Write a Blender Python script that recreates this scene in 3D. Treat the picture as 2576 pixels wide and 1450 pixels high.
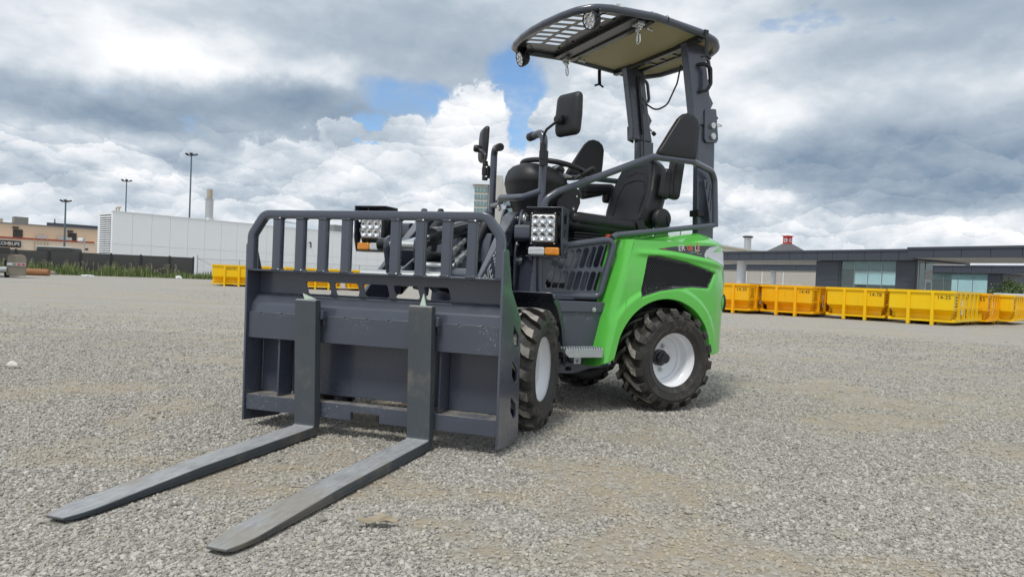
import bpy, bmesh, math, random
import numpy as np
from mathutils import Vector, Matrix, noise as mnoise

random.seed(7)
np.random.seed(7)
R_ = math.radians
scene = bpy.context.scene
for o in list(bpy.data.objects):
    bpy.data.objects.remove(o)
COL = scene.collection

# ------------------------------------------------------------------ camera
CAMH = 0.7028
cam_d = bpy.data.cameras.new('camera')
cam = bpy.data.objects.new('camera', cam_d)
COL.objects.link(cam)
cam_d.sensor_width = 36.0
cam_d.lens = 36.0 * 1732.34 / 2575.0
cam_d.clip_start = 0.05
cam_d.clip_end = 6000.0
_p, _r = R_(-0.8219), R_(2.3094)
_fw = Vector((0, math.cos(_p), math.sin(_p)))
_rt = Vector((1, 0, 0))
_up = _rt.cross(_fw)
_r2 = _rt * math.cos(_r) + _up * math.sin(_r)
_u2 = _up * math.cos(_r) - _rt * math.sin(_r)
cam.matrix_world = Matrix(((_r2.x, _u2.x, -_fw.x, 0), (_r2.y, _u2.y, -_fw.y, 0), (_r2.z, _u2.z, -_fw.z, CAMH), (0, 0, 0, 1)))
scene.camera = cam

# ------------------------------------------------------------------ node helpers
class NT:
    def __init__(self, tree):
        self.t = tree
        self.n = tree.nodes
        self.l = tree.links
    def node(self, typ, ins=None, **props):
        nd = self.n.new(typ)
        for k, v in props.items():
            setattr(nd, k, v)
        if ins:
            for k, v in ins.items():
                s = nd.inputs[k]
                if isinstance(v, bpy.types.NodeSocket):
                    self.l.new(v, s)
                else:
                    s.default_value = v
        return nd
    def math(self, op, a, b=None, c=None, clamp=False):
        nd = self.n.new('ShaderNodeMath'); nd.operation = op; nd.use_clamp = clamp
        for i, v in enumerate((a, b, c)):
            if v is None: continue
            if isinstance(v, bpy.types.NodeSocket): self.l.new(v, nd.inputs[i])
            else: nd.inputs[i].default_value = v
        return nd.outputs[0]
    def vmath(self, op, a, b=None, scale=None):
        nd = self.n.new('ShaderNodeVectorMath'); nd.operation = op
        for i, v in enumerate((a, b)):
            if v is None: continue
            if isinstance(v, bpy.types.NodeSocket): self.l.new(v, nd.inputs[i])
            else: nd.inputs[i].default_value = v
        if scale is not None:
            if isinstance(scale, bpy.types.NodeSocket): self.l.new(scale, nd.inputs['Scale'])
            else: nd.inputs['Scale'].default_value = scale
        return nd.outputs['Value'] if op in ('LENGTH', 'DOT_PRODUCT', 'DISTANCE') else nd.outputs['Vector']
    def ramp(self, v, a, b, lo=0.0, hi=1.0, smooth=True):
        nd = self.n.new('ShaderNodeMapRange')
        nd.interpolation_type = 'SMOOTHSTEP' if smooth else 'LINEAR'
        self.l.new(v, nd.inputs['Value'])
        for k, x in (('From Min', a), ('From Max', b), ('To Min', lo), ('To Max', hi)):
            nd.inputs[k].default_value = x
        return nd.outputs['Result']
    def noise(self, vec, scale, detail=4, rough=0.55, dist=0.0, color=False):
        nd = self.node('ShaderNodeTexNoise', {'Scale': scale, 'Detail': detail, 'Roughness': rough, 'Distortion': dist})
        if vec is not None: self.l.new(vec, nd.inputs['Vector'])
        return nd.outputs['Color' if color else 'Fac']
    def mix(self, f, a, b):
        nd = self.n.new('ShaderNodeMix'); nd.data_type = 'RGBA'
        for s, v in ((nd.inputs['Factor'], f), (nd.inputs[6], a), (nd.inputs[7], b)):
            if isinstance(v, bpy.types.NodeSocket): self.l.new(v, s)
            else: s.default_value = (*v, 1) if isinstance(v, (tuple, list)) and len(v) == 3 else v
        return nd.outputs[2]

# ------------------------------------------------------------------ world: daylight sky with broken cloud
SUN_EL, SUN_AZ = 60.0, 208.0          # azimuth measured clockwise from +Y (behind the camera, to the left)
world = bpy.data.worlds.new('World')
scene.world = world
world.use_nodes = True
wt = NT(world.node_tree)
wt.n.clear()
def build_sky():
    t = wt
    d = t.node('ShaderNodeTexCoord').outputs['Generated']
    d = t.vmath('NORMALIZE', d)
    sky = t.node('ShaderNodeTexSky', sky_type='NISHITA', sun_disc=False, sun_elevation=R_(SUN_EL), sun_rotation=R_(SUN_AZ),
                 altitude=100.0, air_density=1.0, dust_density=0.6, ozone_density=2.0)
    sep = t.node('ShaderNodeSeparateXYZ', {'Vector': d})
    q = t.vmath('MULTIPLY', d, (1.0, 1.0, 2.0))          # cloud banks are wider than tall
    # domain warps for billowing outlines
    w1 = t.vmath('SUBTRACT', t.noise(q, 4.0, 3, 0.5, color=True), (0.5, 0.5, 0.5))
    w2 = t.vmath('SUBTRACT', t.noise(d, 24.0, 5, 0.62, color=True), (0.5, 0.5, 0.5))
    dw = t.vmath('ADD', d, t.vmath('ADD', t.vmath('SCALE', w1, scale=0.075), t.vmath('SCALE', w2, scale=0.028)))
    dwf = t.vmath('ADD', d, t.vmath('ADD', t.vmath('SCALE', w1, scale=0.045), t.vmath('SCALE', w2, scale=0.060)))
    def blob(px, py, sx, sy, rot=0.0, vec=dw, inner=0.1, outer=1.35):
        # elliptical region of the sky: centre direction and angular half-sizes
        c = Vector((px, 1.0, py)).normalized()
        v = t.vmath('SUBTRACT', vec, tuple(c))
        if rot:
            v = t.node('ShaderNodeVectorRotate', {'Vector': v, 'Axis': tuple(c), 'Angle': rot}, rotation_type='AXIS_ANGLE').outputs[0]
        v = t.vmath('MULTIPLY', v, (1.0 / sx, 1.0 / max(sx, sy), 1.0 / sy))
        return t.ramp(t.vmath('LENGTH', v), outer, inner)
    nl = t.noise(t.vmath('ADD', q, (3.1, 1.7, 0.4)), 2.6, 4, 0.5)
    nm = t.noise(t.vmath('ADD', q, (0.3, 6.2, 2.0)), 7.0, 5, 0.55)
    # relief of the heaped cloud, lit from above
    puff = lambda off: t.noise(t.vmath('ADD', q, off), 9.0, 5, 0.56)
    rel = t.math('SUBTRACT', puff((0.0, 0.0, 0.0)), puff((-0.008, 0.0, 0.034)))
    def heap(vec, scale):
        # rounded heaps: how high a point sits within its own puff of cloud (bright tops, grey bases)
        v = t.node('ShaderNodeTexVoronoi', {'Vector': vec, 'Scale': scale, 'Randomness': 1.0})
        up = t.node('ShaderNodeSeparateXYZ', {'Vector': t.vmath('SUBTRACT', vec, v.outputs['Position'])}).outputs['Z']
        return t.math('SUBTRACT', t.math('MULTIPLY', up, scale), t.math('MULTIPLY', v.outputs['Distance'], 0.35))
    qw = t.vmath('ADD', q, t.vmath('ADD', t.vmath('SCALE', w1, scale=0.08), t.vmath('SCALE', w2, scale=0.055)))
    h1 = heap(qw, 8.0); h2 = heap(qw, 21.0)
    hp = t.math('ADD', t.math('MULTIPLY', h1, 0.65), t.math('MULTIPLY', h2, 0.42))
    def acc(lst):
        s = None
        for a, b in lst:
            v = t.math('MULTIPLY', a, b)
            s = v if s is None else t.math('ADD', s, v)
        return s
    bl = [(blob(-0.58, 0.305, 0.17, 0.060, 0.05), 0.25), (blob(-0.42, 0.288, 0.14, 0.034, 0.12), 0.12), (blob(-0.27, 0.284, 0.08, 0.020, 0.2), 0.22),
          (blob(-0.20, 0.355, 0.24, 0.065, 0.05), -0.31), (blob(-0.06, 0.310, 0.14, 0.050), -0.24), (blob(-0.74, 0.33, 0.08, 0.05), -0.14),
          (blob(-0.68, 0.237, 0.20, 0.042), -0.42), (blob(-0.44, 0.230, 0.24, 0.046, 0.03), -0.46), (blob(-0.22, 0.242, 0.17, 0.046, 0.03), -0.46), (blob(-0.33, 0.255, 0.14, 0.022, 0.0), -0.14),
          (blob(-0.60, 0.145, 0.22, 0.030), 0.10), (blob(-0.46, 0.155, 0.06, 0.030), -0.20), (blob(-0.66, 0.105, 0.12, 0.014), -0.18), (blob(-0.40, 0.115, 0.10, 0.012), -0.12), (blob(-0.22, 0.108, 0.12, 0.010), -0.16),
          (blob(0.62, 0.405, 0.28, 0.065), -0.46), (blob(0.42, 0.360, 0.10, 0.026), 0.16), (blob(0.35, 0.256, 0.07, 0.032), 0.22), (blob(0.72, 0.30, 0.12, 0.05), -0.06),
          (blob(0.50, 0.235, 0.20, 0.045), -0.28), (blob(0.45, 0.185, 0.20, 0.040), -0.42), (blob(0.68, 0.180, 0.26, 0.065), -0.56), (blob(0.60, 0.135, 0.16, 0.024), -0.28),
          (blob(0.38, 0.118, 0.09, 0.024), 0.18), (blob(0.66, 0.092, 0.2, 0.018), 0.16), (blob(0.25, 0.33, 0.14, 0.10), 0.12)]
    dark = acc([x for x in bl if x[1] < 0]); light = acc([x for x in bl if x[1] > 0])
    dark = t.math('MULTIPLY', dark, t.math('ADD', -0.08, t.math('ADD', nl, t.math('MULTIPLY', nm, 0.75))))
    b = t.math('ADD', t.math('ADD', dark, light), 0.665)
    b = t.math('ADD', b, t.math('MULTIPLY', t.math('SUBTRACT', nl, 0.5), 0.50))
    b = t.math('ADD', b, t.math('MULTIPLY', t.math('SUBTRACT', nm, 0.5), 0.42))
    low = t.ramp(sep.outputs['Z'], 0.24, 0.12)
    b = t.math('ADD', b, t.math('MULTIPLY', rel, t.math('ADD', 0.50, t.math('MULTIPLY', low, 0.7))))
    b = t.math('ADD', b, t.math('MULTIPLY', t.math('ADD', t.math('MULTIPLY', hp, 0.30), 0.07), low))
    cum = None
    for a in ((-0.075, 0.205, 0.064, 0.066), (-0.060, 0.255, 0.038, 0.034), (-0.160, 0.192, 0.036, 0.036), (-0.252, 0.205, 0.036, 0.016), (-0.205, 0.192, 0.022, 0.014), (-0.30, 0.168, 0.10, 0.030), (-0.20, 0.148, 0.10, 0.028), (-0.04, 0.150, 0.075, 0.050), (0.10, 0.165, 0.10, 0.055), (0.05, 0.235, 0.035, 0.03), (0.15, 0.25, 0.10, 0.06)):
        v = blob(*a, vec=dwf, inner=0.86, outer=1.02)
        cum = v if cum is None else t.math('MAXIMUM', cum, v)
    tow = blob(-0.073, 0.215, 0.075, 0.085, vec=dwf, inner=0.5, outer=1.1)
    cb = t.math('ADD', t.math('ADD', t.math('ADD', 0.71, t.math('MULTIPLY', tow, 0.20)), t.math('MULTIPLY', hp, 0.24)), t.math('ADD', t.math('MULTIPLY', rel, 0.9), t.math('MULTIPLY', t.math('SUBTRACT', nm, 0.5), 0.35)))
    gap = None
    for a in ((-0.140, 0.243, 0.085, 0.032, -0.25), (-0.205, 0.200, 0.045, 0.034, 0.0), (-0.010, 0.285, 0.045, 0.050, 0.0), (0.0, 0.205, 0.04, 0.045, 0.0), (0.075, 0.225, 0.04, 0.03, 0.0)):
        v = blob(*a, vec=dw, inner=0.70, outer=1.15)
        gap = v if gap is None else t.math('MAXIMUM', gap, v)
    wisps = t.ramp(t.noise(t.vmath('MULTIPLY', d, (1.0, 1.0, 2.0)), 11.0, 5, 0.6), 0.45, 0.72)
    thin = t.math('MULTIPLY', t.math('MULTIPLY', t.ramp(nm, 0.37, 0.30), 0.4), t.ramp(sep.outputs['Z'], 0.12, 0.2))
    blue = t.math('MAXIMUM', t.math('MULTIPLY', gap, t.math('SUBTRACT', 1.0, t.math('MULTIPLY', wisps, 0.5))), thin)
    blue = t.math('MULTIPLY', blue, t.math('SUBTRACT', 1.0, cum))
    bb = t.node('ShaderNodeMix', {'Factor': cum, 'A': b, 'B': cb}).outputs[0]
    bb = t.math('MAXIMUM', t.math('MINIMUM', bb, 0.98), 0.0)
    ramp = t.node('ShaderNodeValToRGB', {'Fac': bb})
    e = ramp.color_ramp.elements
    e[0].position = 0.0; e[0].color = (0.21, 0.285, 0.38, 1)
    x = e.new(0.24); x.color = (0.285, 0.365, 0.465, 1)
    e[1].position = 0.98; e[1].color = (0.95, 0.96, 0.975, 1)
    x = e.new(0.42); x.color = (0.395, 0.465, 0.545, 1)
    x = e.new(0.60); x.color = (0.53, 0.595, 0.66, 1)
    x = e.new(0.76); x.color = (0.72, 0.755, 0.80, 1)
    haze = t.ramp(sep.outputs['Z'], 0.09, 0.0, 0.0, 0.35)
    cl = t.mix(haze, ramp.outputs['Color'], (0.60, 0.68, 0.76))
    cl10 = t.vmath('SCALE', cl, scale=8.4)
    skyc = t.vmath('MULTIPLY', sky.outputs['Color'], SKYMUL)
    col = t.mix(blue, cl10, skyc)
    bg = t.node('ShaderNodeBackground', {'Color': col, 'Strength': 0.1})
    t.node('ShaderNodeOutputWorld', {'Surface': bg.outputs[0]})
SKYMUL = (0.95, 1.10, 1.20)
build_sky()

# ------------------------------------------------------------------ sun behind thin cloud
sun_d = bpy.data.lights.new('sun', 'SUN')
sun_d.energy = 1.5
sun_d.angle = R_(10)
sun_d.color = (1.0, 0.96, 0.89)
sun = bpy.data.objects.new('sun', sun_d)
COL.objects.link(sun)
_a, _e = R_(SUN_AZ), R_(SUN_EL)
_sd = Vector((math.sin(_a) * math.cos(_e), math.cos(_a) * math.cos(_e), math.sin(_e)))
sun.rotation_euler = _sd.to_track_quat('Z', 'Y').to_euler()
sun.location = (0, 0, 30)

scene.view_settings.view_transform = 'Standard'
scene.view_settings.look = 'None'
scene.view_settings.exposure = 0.40
scene.view_settings.gamma = 1.0
scene.view_settings.use_curve_mapping = False
scene.render.engine = 'CYCLES'
scene.cycles.max_bounces = 6
scene.cycles.diffuse_bounces = 3
scene.cycles.glossy_bounces = 4
scene.cycles.transmission_bounces = 6
scene.cycles.caustics_reflective = False
scene.cycles.caustics_refractive = False
scene.cycles.use_denoising = True

# ------------------------------------------------------------------ materials
MATS = {}
def principled(name):
    m = bpy.data.materials.new(name)
    m.use_nodes = True
    t = NT(m.node_tree)
    b = m.node_tree.nodes['Principled BSDF']
    MATS[name] = m
    return m, t, b
def mat(name, col, rough=0.5, metal=0.0, coat=0.0, var=0.08, vscale=6.0, bump=0.0, bscale=60.0, dust=0.0, spec=0.5, rvar=0.12, scratch=0.0):
    m, t, b = principled(name)
    tc = t.node('ShaderNodeTexCoord').outputs['Object']
    n = t.noise(tc, vscale, 5, 0.6)
    c = t.mix(n, tuple(x * (1 - var) for x in col), tuple(min(1, x * (1 + var)) for x in col))
    if scratch:
        v = t.vmath('MULTIPLY', tc, (30.0, 30.0, 30.0))
        s1 = t.noise(t.vmath('MULTIPLY', tc, (9.0, 9.0, 4.0)), 22.0, 6, 0.75, 0.3)
        s2 = t.noise(tc, 4.0, 3, 0.6)
        f = t.math('MULTIPLY', t.ramp(s1, 0.585, 0.63), t.ramp(s2, 0.50, 0.60))
        c = t.mix(t.math('MULTIPLY', f, scratch), c, (0.42, 0.45, 0.48))
    if dust:
        g = t.node('ShaderNodeNewGeometry')
        nz = t.node('ShaderNodeSeparateXYZ', {'Vector': g.outputs['Normal']}).outputs['Z']
        f = t.math('MULTIPLY', t.ramp(nz, 0.55, 0.98), t.ramp(t.noise(tc, 11.0, 6, 0.65), 0.30, 0.62))
        c = t.mix(t.math('MULTIPLY', f, dust), c, (0.36, 0.33, 0.28))
        r = t.math('ADD', rough - rvar / 2, t.math('MULTIPLY', t.noise(tc, vscale * 2.3, 5, 0.6), rvar))
        r = t.math('ADD', r, t.math('MULTIPLY', f, 0.4 * dust), clamp=True)
    else:
        r = t.math('ADD', rough - rvar / 2, t.math('MULTIPLY', t.noise(tc, vscale * 2.3, 5, 0.6), rvar), clamp=True)
    t.l.new(c, b.inputs['Base Color'])
    t.l.new(r, b.inputs['Roughness'])
    b.inputs['Metallic'].default_value = metal
    b.inputs['Coat Weight'].default_value = coat
    b.inputs['Coat Roughness'].default_value = 0.12
    b.inputs['Specular IOR Level'].default_value = spec
    if bump:
        bn = t.node('ShaderNodeBump', {'Strength': bump, 'Distance': 0.01, 'Height': t.noise(tc, bscale, 6, 0.62)})
        t.l.new(bn.outputs[0], b.inputs['Normal'])
    return m
mat('grey_paint', (0.066, 0.077, 0.106), 0.28, coat=0.5, var=0.16, vscale=3.0, bump=0.035, bscale=45, dust=0.22, scratch=0.0)
mat('grey_paint_worn', (0.070, 0.080, 0.108), 0.36, coat=0.25, var=0.20, vscale=4.0, bump=0.05, bscale=40, dust=0.8, scratch=0.85)
def green_shell():
    m, t, b = principled('green_shell')
    tc = t.node('ShaderNodeTexCoord').outputs['Object']
    c = t.mix(t.noise(tc, 2.0, 5, 0.6), (0.105, 0.54, 0.060), (0.125, 0.60, 0.078))
    film = t.math('MULTIPLY', t.ramp(t.noise(tc, 3.1, 7, 0.68), 0.45, 0.75), t.ramp(t.noise(tc, 26.0, 6, 0.7), 0.38, 0.70))
    c = t.mix(t.math('MULTIPLY', film, 0.20), c, (0.40, 0.42, 0.33))
    sc = t.math('MULTIPLY', t.ramp(t.noise(t.vmath('MULTIPLY', tc, (5.0, 5.0, 22.0)), 4.0, 7, 0.75, 0.6), 0.63, 0.68), t.ramp(t.noise(tc, 4.5, 3, 0.6), 0.52, 0.62))
    c = t.mix(t.math('MULTIPLY', sc, 0.35), c, (0.55, 0.68, 0.45))
    t.l.new(c, b.inputs['Base Color'])
    t.l.new(t.math('ADD', 0.17, t.math('ADD', t.math('MULTIPLY', film, 0.25), t.math('MULTIPLY', sc, 0.2))), b.inputs['Roughness'])
    b.inputs['Coat Weight'].default_value = 0.6; b.inputs['Coat Roughness'].default_value = 0.08
    bn = t.node('ShaderNodeBump', {'Strength': 0.03, 'Distance': 0.01, 'Height': t.noise(tc, 9.0, 3, 0.5)})
    t.l.new(bn.outputs[0], b.inputs['Normal'])
green_shell()
mat('black_steel', (0.012, 0.013, 0.016), 0.28, coat=0.3, var=0.2, bump=0.03)
mat('black_plastic', (0.014, 0.015, 0.017), 0.46, var=0.2, bump=0.10, bscale=220)
mat('black_leather', (0.012, 0.013, 0.015), 0.42, var=0.15, bump=0.16, bscale=160)
mat('zinc', (0.62, 0.64, 0.63), 0.32, metal=0.9, var=0.12, vscale=40, bump=0.05)
mat('chrome', (0.75, 0.76, 0.78), 0.12, metal=1.0, var=0.05)
mat('galvanised', (0.50, 0.53, 0.54), 0.42, metal=0.75, var=0.18, vscale=26, bump=0.06, dust=0.3)
mat('rim_silver', (0.86, 0.875, 0.90), 0.35, metal=0.0, coat=0.4, var=0.05, vscale=5, dust=0.0)
mat('tan_panel', (0.42, 0.36, 0.22), 0.62, var=0.06, vscale=3, bump=0.04, bscale=300)
mat('canopy_black', (0.050, 0.052, 0.056), 0.30, coat=0.25, var=0.12, bump=0.04)
mat('lens_clear', (0.92, 0.94, 0.96), 0.18, metal=0.08, var=0.15, vscale=70, bump=0.25, bscale=90)
mat('lens_amber', (0.88, 0.33, 0.015), 0.14, coat=0.8, var=0.2, vscale=50, bump=0.2, bscale=120)
mat('lens_red', (0.55, 0.02, 0.015), 0.15, coat=0.7, var=0.1)
mat('lens_white', (0.70, 0.72, 0.74), 0.14, coat=0.8, var=0.15, vscale=50, bump=0.2, bscale=120)
mat('decal_dark', (0.045, 0.043, 0.047), 0.35, coat=0.3, var=0.1)
mat('decal_white', (0.78, 0.79, 0.80), 0.4, var=0.04)
mat('decal_orange', (0.80, 0.20, 0.08), 0.4, var=0.05)
mat('decal_teal', (0.20, 0.60, 0.45), 0.4, var=0.05)
mat('silver_plastic', (0.60, 0.62, 0.65), 0.32, metal=0.2, coat=0.3, var=0.04)
mat('red_plastic', (0.55, 0.06, 0.02), 0.4, var=0.1)
mat('pin_green', (0.55, 0.66, 0.55), 0.5, var=0.1)
def rubber():
    m, t, b = principled('rubber')
    tc = t.node('ShaderNodeTexCoord').outputs['Object']
    n = t.ramp(t.noise(tc, 5.0, 6, 0.65), 0.42, 0.68)
    n2 = t.ramp(t.noise(tc, 33.0, 5, 0.7), 0.40, 0.66)
    c = t.mix(t.math('ADD', 0.06, t.math('MULTIPLY', t.math('MULTIPLY', n, n2), 0.75)), (0.019, 0.018, 0.018), (0.15, 0.132, 0.110))
    t.l.new(c, b.inputs['Base Color'])
    t.l.new(t.math('ADD', 0.50, t.math('MULTIPLY', n, 0.35)), b.inputs['Roughness'])
    bn = t.node('ShaderNodeBump', {'Strength': 0.22, 'Distance': 0.006, 'Height': t.noise(tc, 90.0, 5, 0.6)})
    t.l.new(bn.outputs[0], b.inputs['Normal'])
rubber()
mat('rubber_text', (0.040, 0.039, 0.038), 0.55, var=0.2)
mat('piping_red', (0.12, 0.02, 0.012), 0.6, var=0.1)
def tread():
    # the worn running faces of the lugs: pale dust and mud on rubber
    m, t, b = principled('tread_mud')
    tc = t.node('ShaderNodeTexCoord').outputs['Object']
    n = t.ramp(t.noise(tc, 7.0, 5, 0.65), 0.36, 0.60)
    n2 = t.noise(tc, 45.0, 5, 0.7)
    c = t.mix(n, (0.035, 0.032, 0.030), t.mix(n2, (0.22, 0.20, 0.17), (0.52, 0.49, 0.44)))
    t.l.new(c, b.inputs['Base Color'])
    b.inputs['Roughness'].default_value = 0.85
    bn = t.node('ShaderNodeBump', {'Strength': 0.35, 'Distance': 0.006, 'Height': n2})
    t.l.new(bn.outputs[0], b.inputs['Normal'])
tread()
def fork_steel():
    m, t, b = principled('fork_steel')
    tc = t.node('ShaderNodeTexCoord').outputs['Object']
    g = t.node('ShaderNodeNewGeometry')
    nz = t.node('ShaderNodeSeparateXYZ', {'Vector': g.outputs['Normal']}).outputs['Z']
    up = t.ramp(nz, 0.5, 0.95)
    st = t.noise(t.vmath('MULTIPLY', tc, (4.0, 22.0, 8.0)), 4.0, 8, 0.70, 0.9)
    pt = t.noise(tc, 6.0, 6, 0.66)
    base = t.mix(pt, (0.058, 0.070, 0.082), (0.095, 0.108, 0.120))
    worn = t.mix(t.ramp(st, 0.25, 0.75), (0.24, 0.26, 0.285), (0.46, 0.46, 0.455))
    sp = t.ramp(t.noise(tc, 75.0, 4, 0.7), 0.66, 0.72)
    c = t.mix(t.math('MULTIPLY', up, t.ramp(pt, 0.22, 0.50, 0.6, 1.0)), base, worn)
    c = t.mix(t.math('MULTIPLY', sp, 0.5), c, (0.40, 0.40, 0.37))
    dirt = t.ramp(t.noise(t.vmath('ADD', tc, (4.0, 1.0, 2.0)), 3.2, 5, 0.6), 0.50, 0.66)
    c = t.mix(t.math('MULTIPLY', dirt, 0.55), c, (0.27, 0.235, 0.175))
    t.l.new(c, b.inputs['Base Color'])
    b.inputs['Metallic'].default_value = 0.15
    t.l.new(t.math('ADD', 0.58, t.math('MULTIPLY', st, 0.25)), b.inputs['Roughness'])
    bn = t.node('ShaderNodeBump', {'Strength': 0.12, 'Distance': 0.004, 'Height': t.math('ADD', st, t.noise(tc, 120.0, 4, 0.6))})
    t.l.new(bn.outputs[0], b.inputs['Normal'])
fork_steel()

# ------------------------------------------------------------------ mesh helpers
class MB:
    def __init__(self, M=None):
        self.v = []; self.f = []; self.M = M
    def add(self, vs, fs):
        o = len(self.v)
        self.v.extend([Vector(p) for p in vs])
        self.f.extend([[i + o for i in f] for f in fs])
        return self
    def box(self, c, s, rot=None):
        hx, hy, hz = s[0] / 2, s[1] / 2, s[2] / 2
        P = [Vector((x, y, z)) for x in (-hx, hx) for y in (-hy, hy) for z in (-hz, hz)]
        if rot is not None:
            P = [rot @ p for p in P]
        P = [p + Vector(c) for p in P]
        return self.add(P, [(0, 1, 3, 2), (4, 6, 7, 5), (0, 4, 5, 1), (2, 3, 7, 6), (0, 2, 6, 4), (1, 5, 7, 3)])
    def box2(self, a, b):
        return self.box([(x + y) / 2 for x, y in zip(a, b)], [abs(y - x) for x, y in zip(a, b)])
    def prism(self, poly, axis, a0, a1):
        # poly in the two remaining axes, order (x,z) for axis y, (y,z) for axis x, (x,y) for axis z
        def P(p, a):
            return {'x': (a, p[0], p[1]), 'y': (p[0], a, p[1]), 'z': (p[0], p[1], a)}[axis]
        n = len(poly)
        vs = [P(p, a0) for p in poly] + [P(p, a1) for p in poly]
        fs = [list(range(n))[::-1], list(range(n, 2 * n))] + [[i, (i + 1) % n, n + (i + 1) % n, n + i] for i in range(n)]
        return self.add(vs, fs)
    def plate(self, outer, holes, axis, a0, a1):
        # extruded outline with holes
        bm = bmesh.new()
        es = []
        for loop in [outer] + list(holes):
            vs = [bm.verts.new((p[0], p[1], 0)) for p in loop]
            es += [bm.edges.new((vs[i], vs[(i + 1) % len(vs)])) for i in range(len(vs))]
        bmesh.ops.triangle_fill(bm, use_beauty=True, use_dissolve=False, edges=es)
        bm.verts.index_update()
        V = [(v.co.x, v.co.y) for v in bm.verts]
        Fc = [[v.index for v in f.verts] for f in bm.faces]
        bm.free()
        def P(p, a):
            return {'x': (a, p[0], p[1]), 'y': (p[0], a, p[1]), 'z': (p[0], p[1], a)}[axis]
        n = len(V)
        self_v = [P(p, a0) for p in V] + [P(p, a1) for p in V]
        fs = [f[::-1] for f in Fc] + [[i + n for i in f] for f in Fc]
        k = 0
        for loop in [outer] + list(holes):
            m = len(loop)
            fs += [[k + i, k + (i + 1) % m, n + k + (i + 1) % m, n + k + i] for i in range(m)]
            k += m
        return self.add(self_v, fs)
    def tube(self, pts, r, seg=12, fillet=0.0, closed=False, sq=None, cap=True, up=(0, 0, 1), fn=5):
        pts = [Vector(p) for p in pts]
        if fillet:
            pts = fillet_path(pts, fillet, closed, fn)
        n = len(pts)
        if sq:                     # rounded rectangular section (half-sizes)
            a, b = sq
            c = min(a, b) * 0.35
            sec = []
            for (sx, sy, q) in ((1, 1, 0), (-1, 1, 1), (-1, -1, 2), (1, -1, 3)):
                for j in range(3):
                    an = math.pi / 2 * q + math.pi / 4 * j
                    sec.append((sx * (a - c) + c * math.cos(an), sy * (b - c) + c * math.sin(an)))
        else:
            sec = [(r * math.cos(2 * math.pi * i / seg), r * math.sin(2 * math.pi * i / seg)) for i in range(seg)]
        m = len(sec)
        U = Vector(up)
        rings = []
        prev = None
        for i, p in enumerate(pts):
            if closed:
                tg = (pts[(i + 1) % n] - pts[i - 1]).normalized()
            else:
                tg = (pts[min(i + 1, n - 1)] - pts[max(i - 1, 0)]).normalized()
            if prev is None:
                s = tg.cross(U)
                if s.length < 1e-3: s = tg.cross(Vector((1, 0, 0)))
                s.normalize()
            else:
                s = prev - tg * prev.dot(tg)
                s.normalize()
            prev = s
            w = s.cross(tg)
            k = r if not hasattr(r, '__len__') else 1
            rings.append([p + s * a + w * b for a, b in sec])
        vs = [q for rg in rings for q in rg]
        fs = []
        for i in range(n if closed else n - 1):
            for j in range(m):
                a, b = i * m, ((i + 1) % n) * m
                fs.append([a + j, b + j, b + (j + 1) % m, a + (j + 1) % m])
        if not closed and cap:
            fs.append(list(range(m)))
            fs.append([(n - 1) * m + j for j in range(m)][::-1])
        return self.add(vs, fs)
    def cyl(self, p0, p1, r, seg=16, r1=None):
        p0, p1 = Vector(p0), Vector(p1)
        r1 = r if r1 is None else r1
        t = (p1 - p0).normalized()
        s = t.cross(Vector((0, 0, 1)))
        if s.length < 1e-3: s = t.cross(Vector((1, 0, 0)))
        s.normalize(); w = s.cross(t)
        cs = [(math.cos(2 * math.pi * i / seg), math.sin(2 * math.pi * i / seg)) for i in range(seg)]
        vs = [p0 + (s * a + w * b) * r for a, b in cs] + [p1 + (s * a + w * b) * r1 for a, b in cs]
        fs = [[i, i + seg, (i + 1) % seg + seg, (i + 1) % seg] for i in range(seg)]
        fs += [list(range(seg)), list(range(seg, 2 * seg))[::-1]]
        return self.add(vs, fs)
    def lathe(self, prof, o, ax, seg=32, close=False):
        # prof: (radius, height along ax)
        o, t = Vector(o), Vector(ax).normalized()
        s = t.cross(Vector((0, 0, 1)))
        if s.length < 1e-3: s = t.cross(Vector((1, 0, 0)))
        s.normalize(); w = s.cross(t)
        vs = []; n = len(prof)
        for i in range(seg):
            a = 2 * math.pi * i / seg
            dr = s * math.cos(a) + w * math.sin(a)
            vs += [o + dr * r + t * h for r, h in prof]
        fs = []
        for i in range(seg):
            a, b = i * n, ((i + 1) % seg) * n
            for j in range(n - 1 if not close else n):
                k = (j + 1) % n
                fs.append([a + j, a + k, b + k, b + j])
        return self.add(vs, fs)
    def rbox(self, c, s, r=0.02, rot=None, e=2.6, n=10):
        # soft cushion: superellipsoid-like block
        vs = []; fs = []
        A = [-1 + 2 * i / n for i in range(n + 1)]
        idx = {}
        def key(p): return tuple(round(q, 5) for q in p)
        faces = []
        for ax in range(3):
            for sg in (-1, 1):
                for i in range(n):
                    for j in range(n):
                        q = []
                        for (u, v) in ((A[i], A[j]), (A[i + 1], A[j]), (A[i + 1], A[j + 1]), (A[i], A[j + 1])):
                            p = [0, 0, 0]; p[ax] = sg; p[(ax + 1) % 3] = u; p[(ax + 2) % 3] = v
                            q.append(key(p))
                        faces.append(q if sg > 0 else q[::-1])
        out = []
        for q in faces:
            row = []
            for p in q:
                if p not in idx:
                    idx[p] = len(vs)
                    P = Vector((p[0] * s[0] / 2, p[1] * s[1] / 2, p[2] * s[2] / 2))
                    inn = Vector([max(-s[k] / 2 + r, min(s[k] / 2 - r, P[k])) for k in range(3)])
                    d = P - inn
                    if d.length > 1e-9:
                        P = inn + d.normalized() * r
                    vs.append(P)
                row.append(idx[p])
            out.append(row)
        if rot is not None: vs = [rot @ p for p in vs]
        vs = [p + Vector(c) for p in vs]
        return self.add(vs, out)
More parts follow.
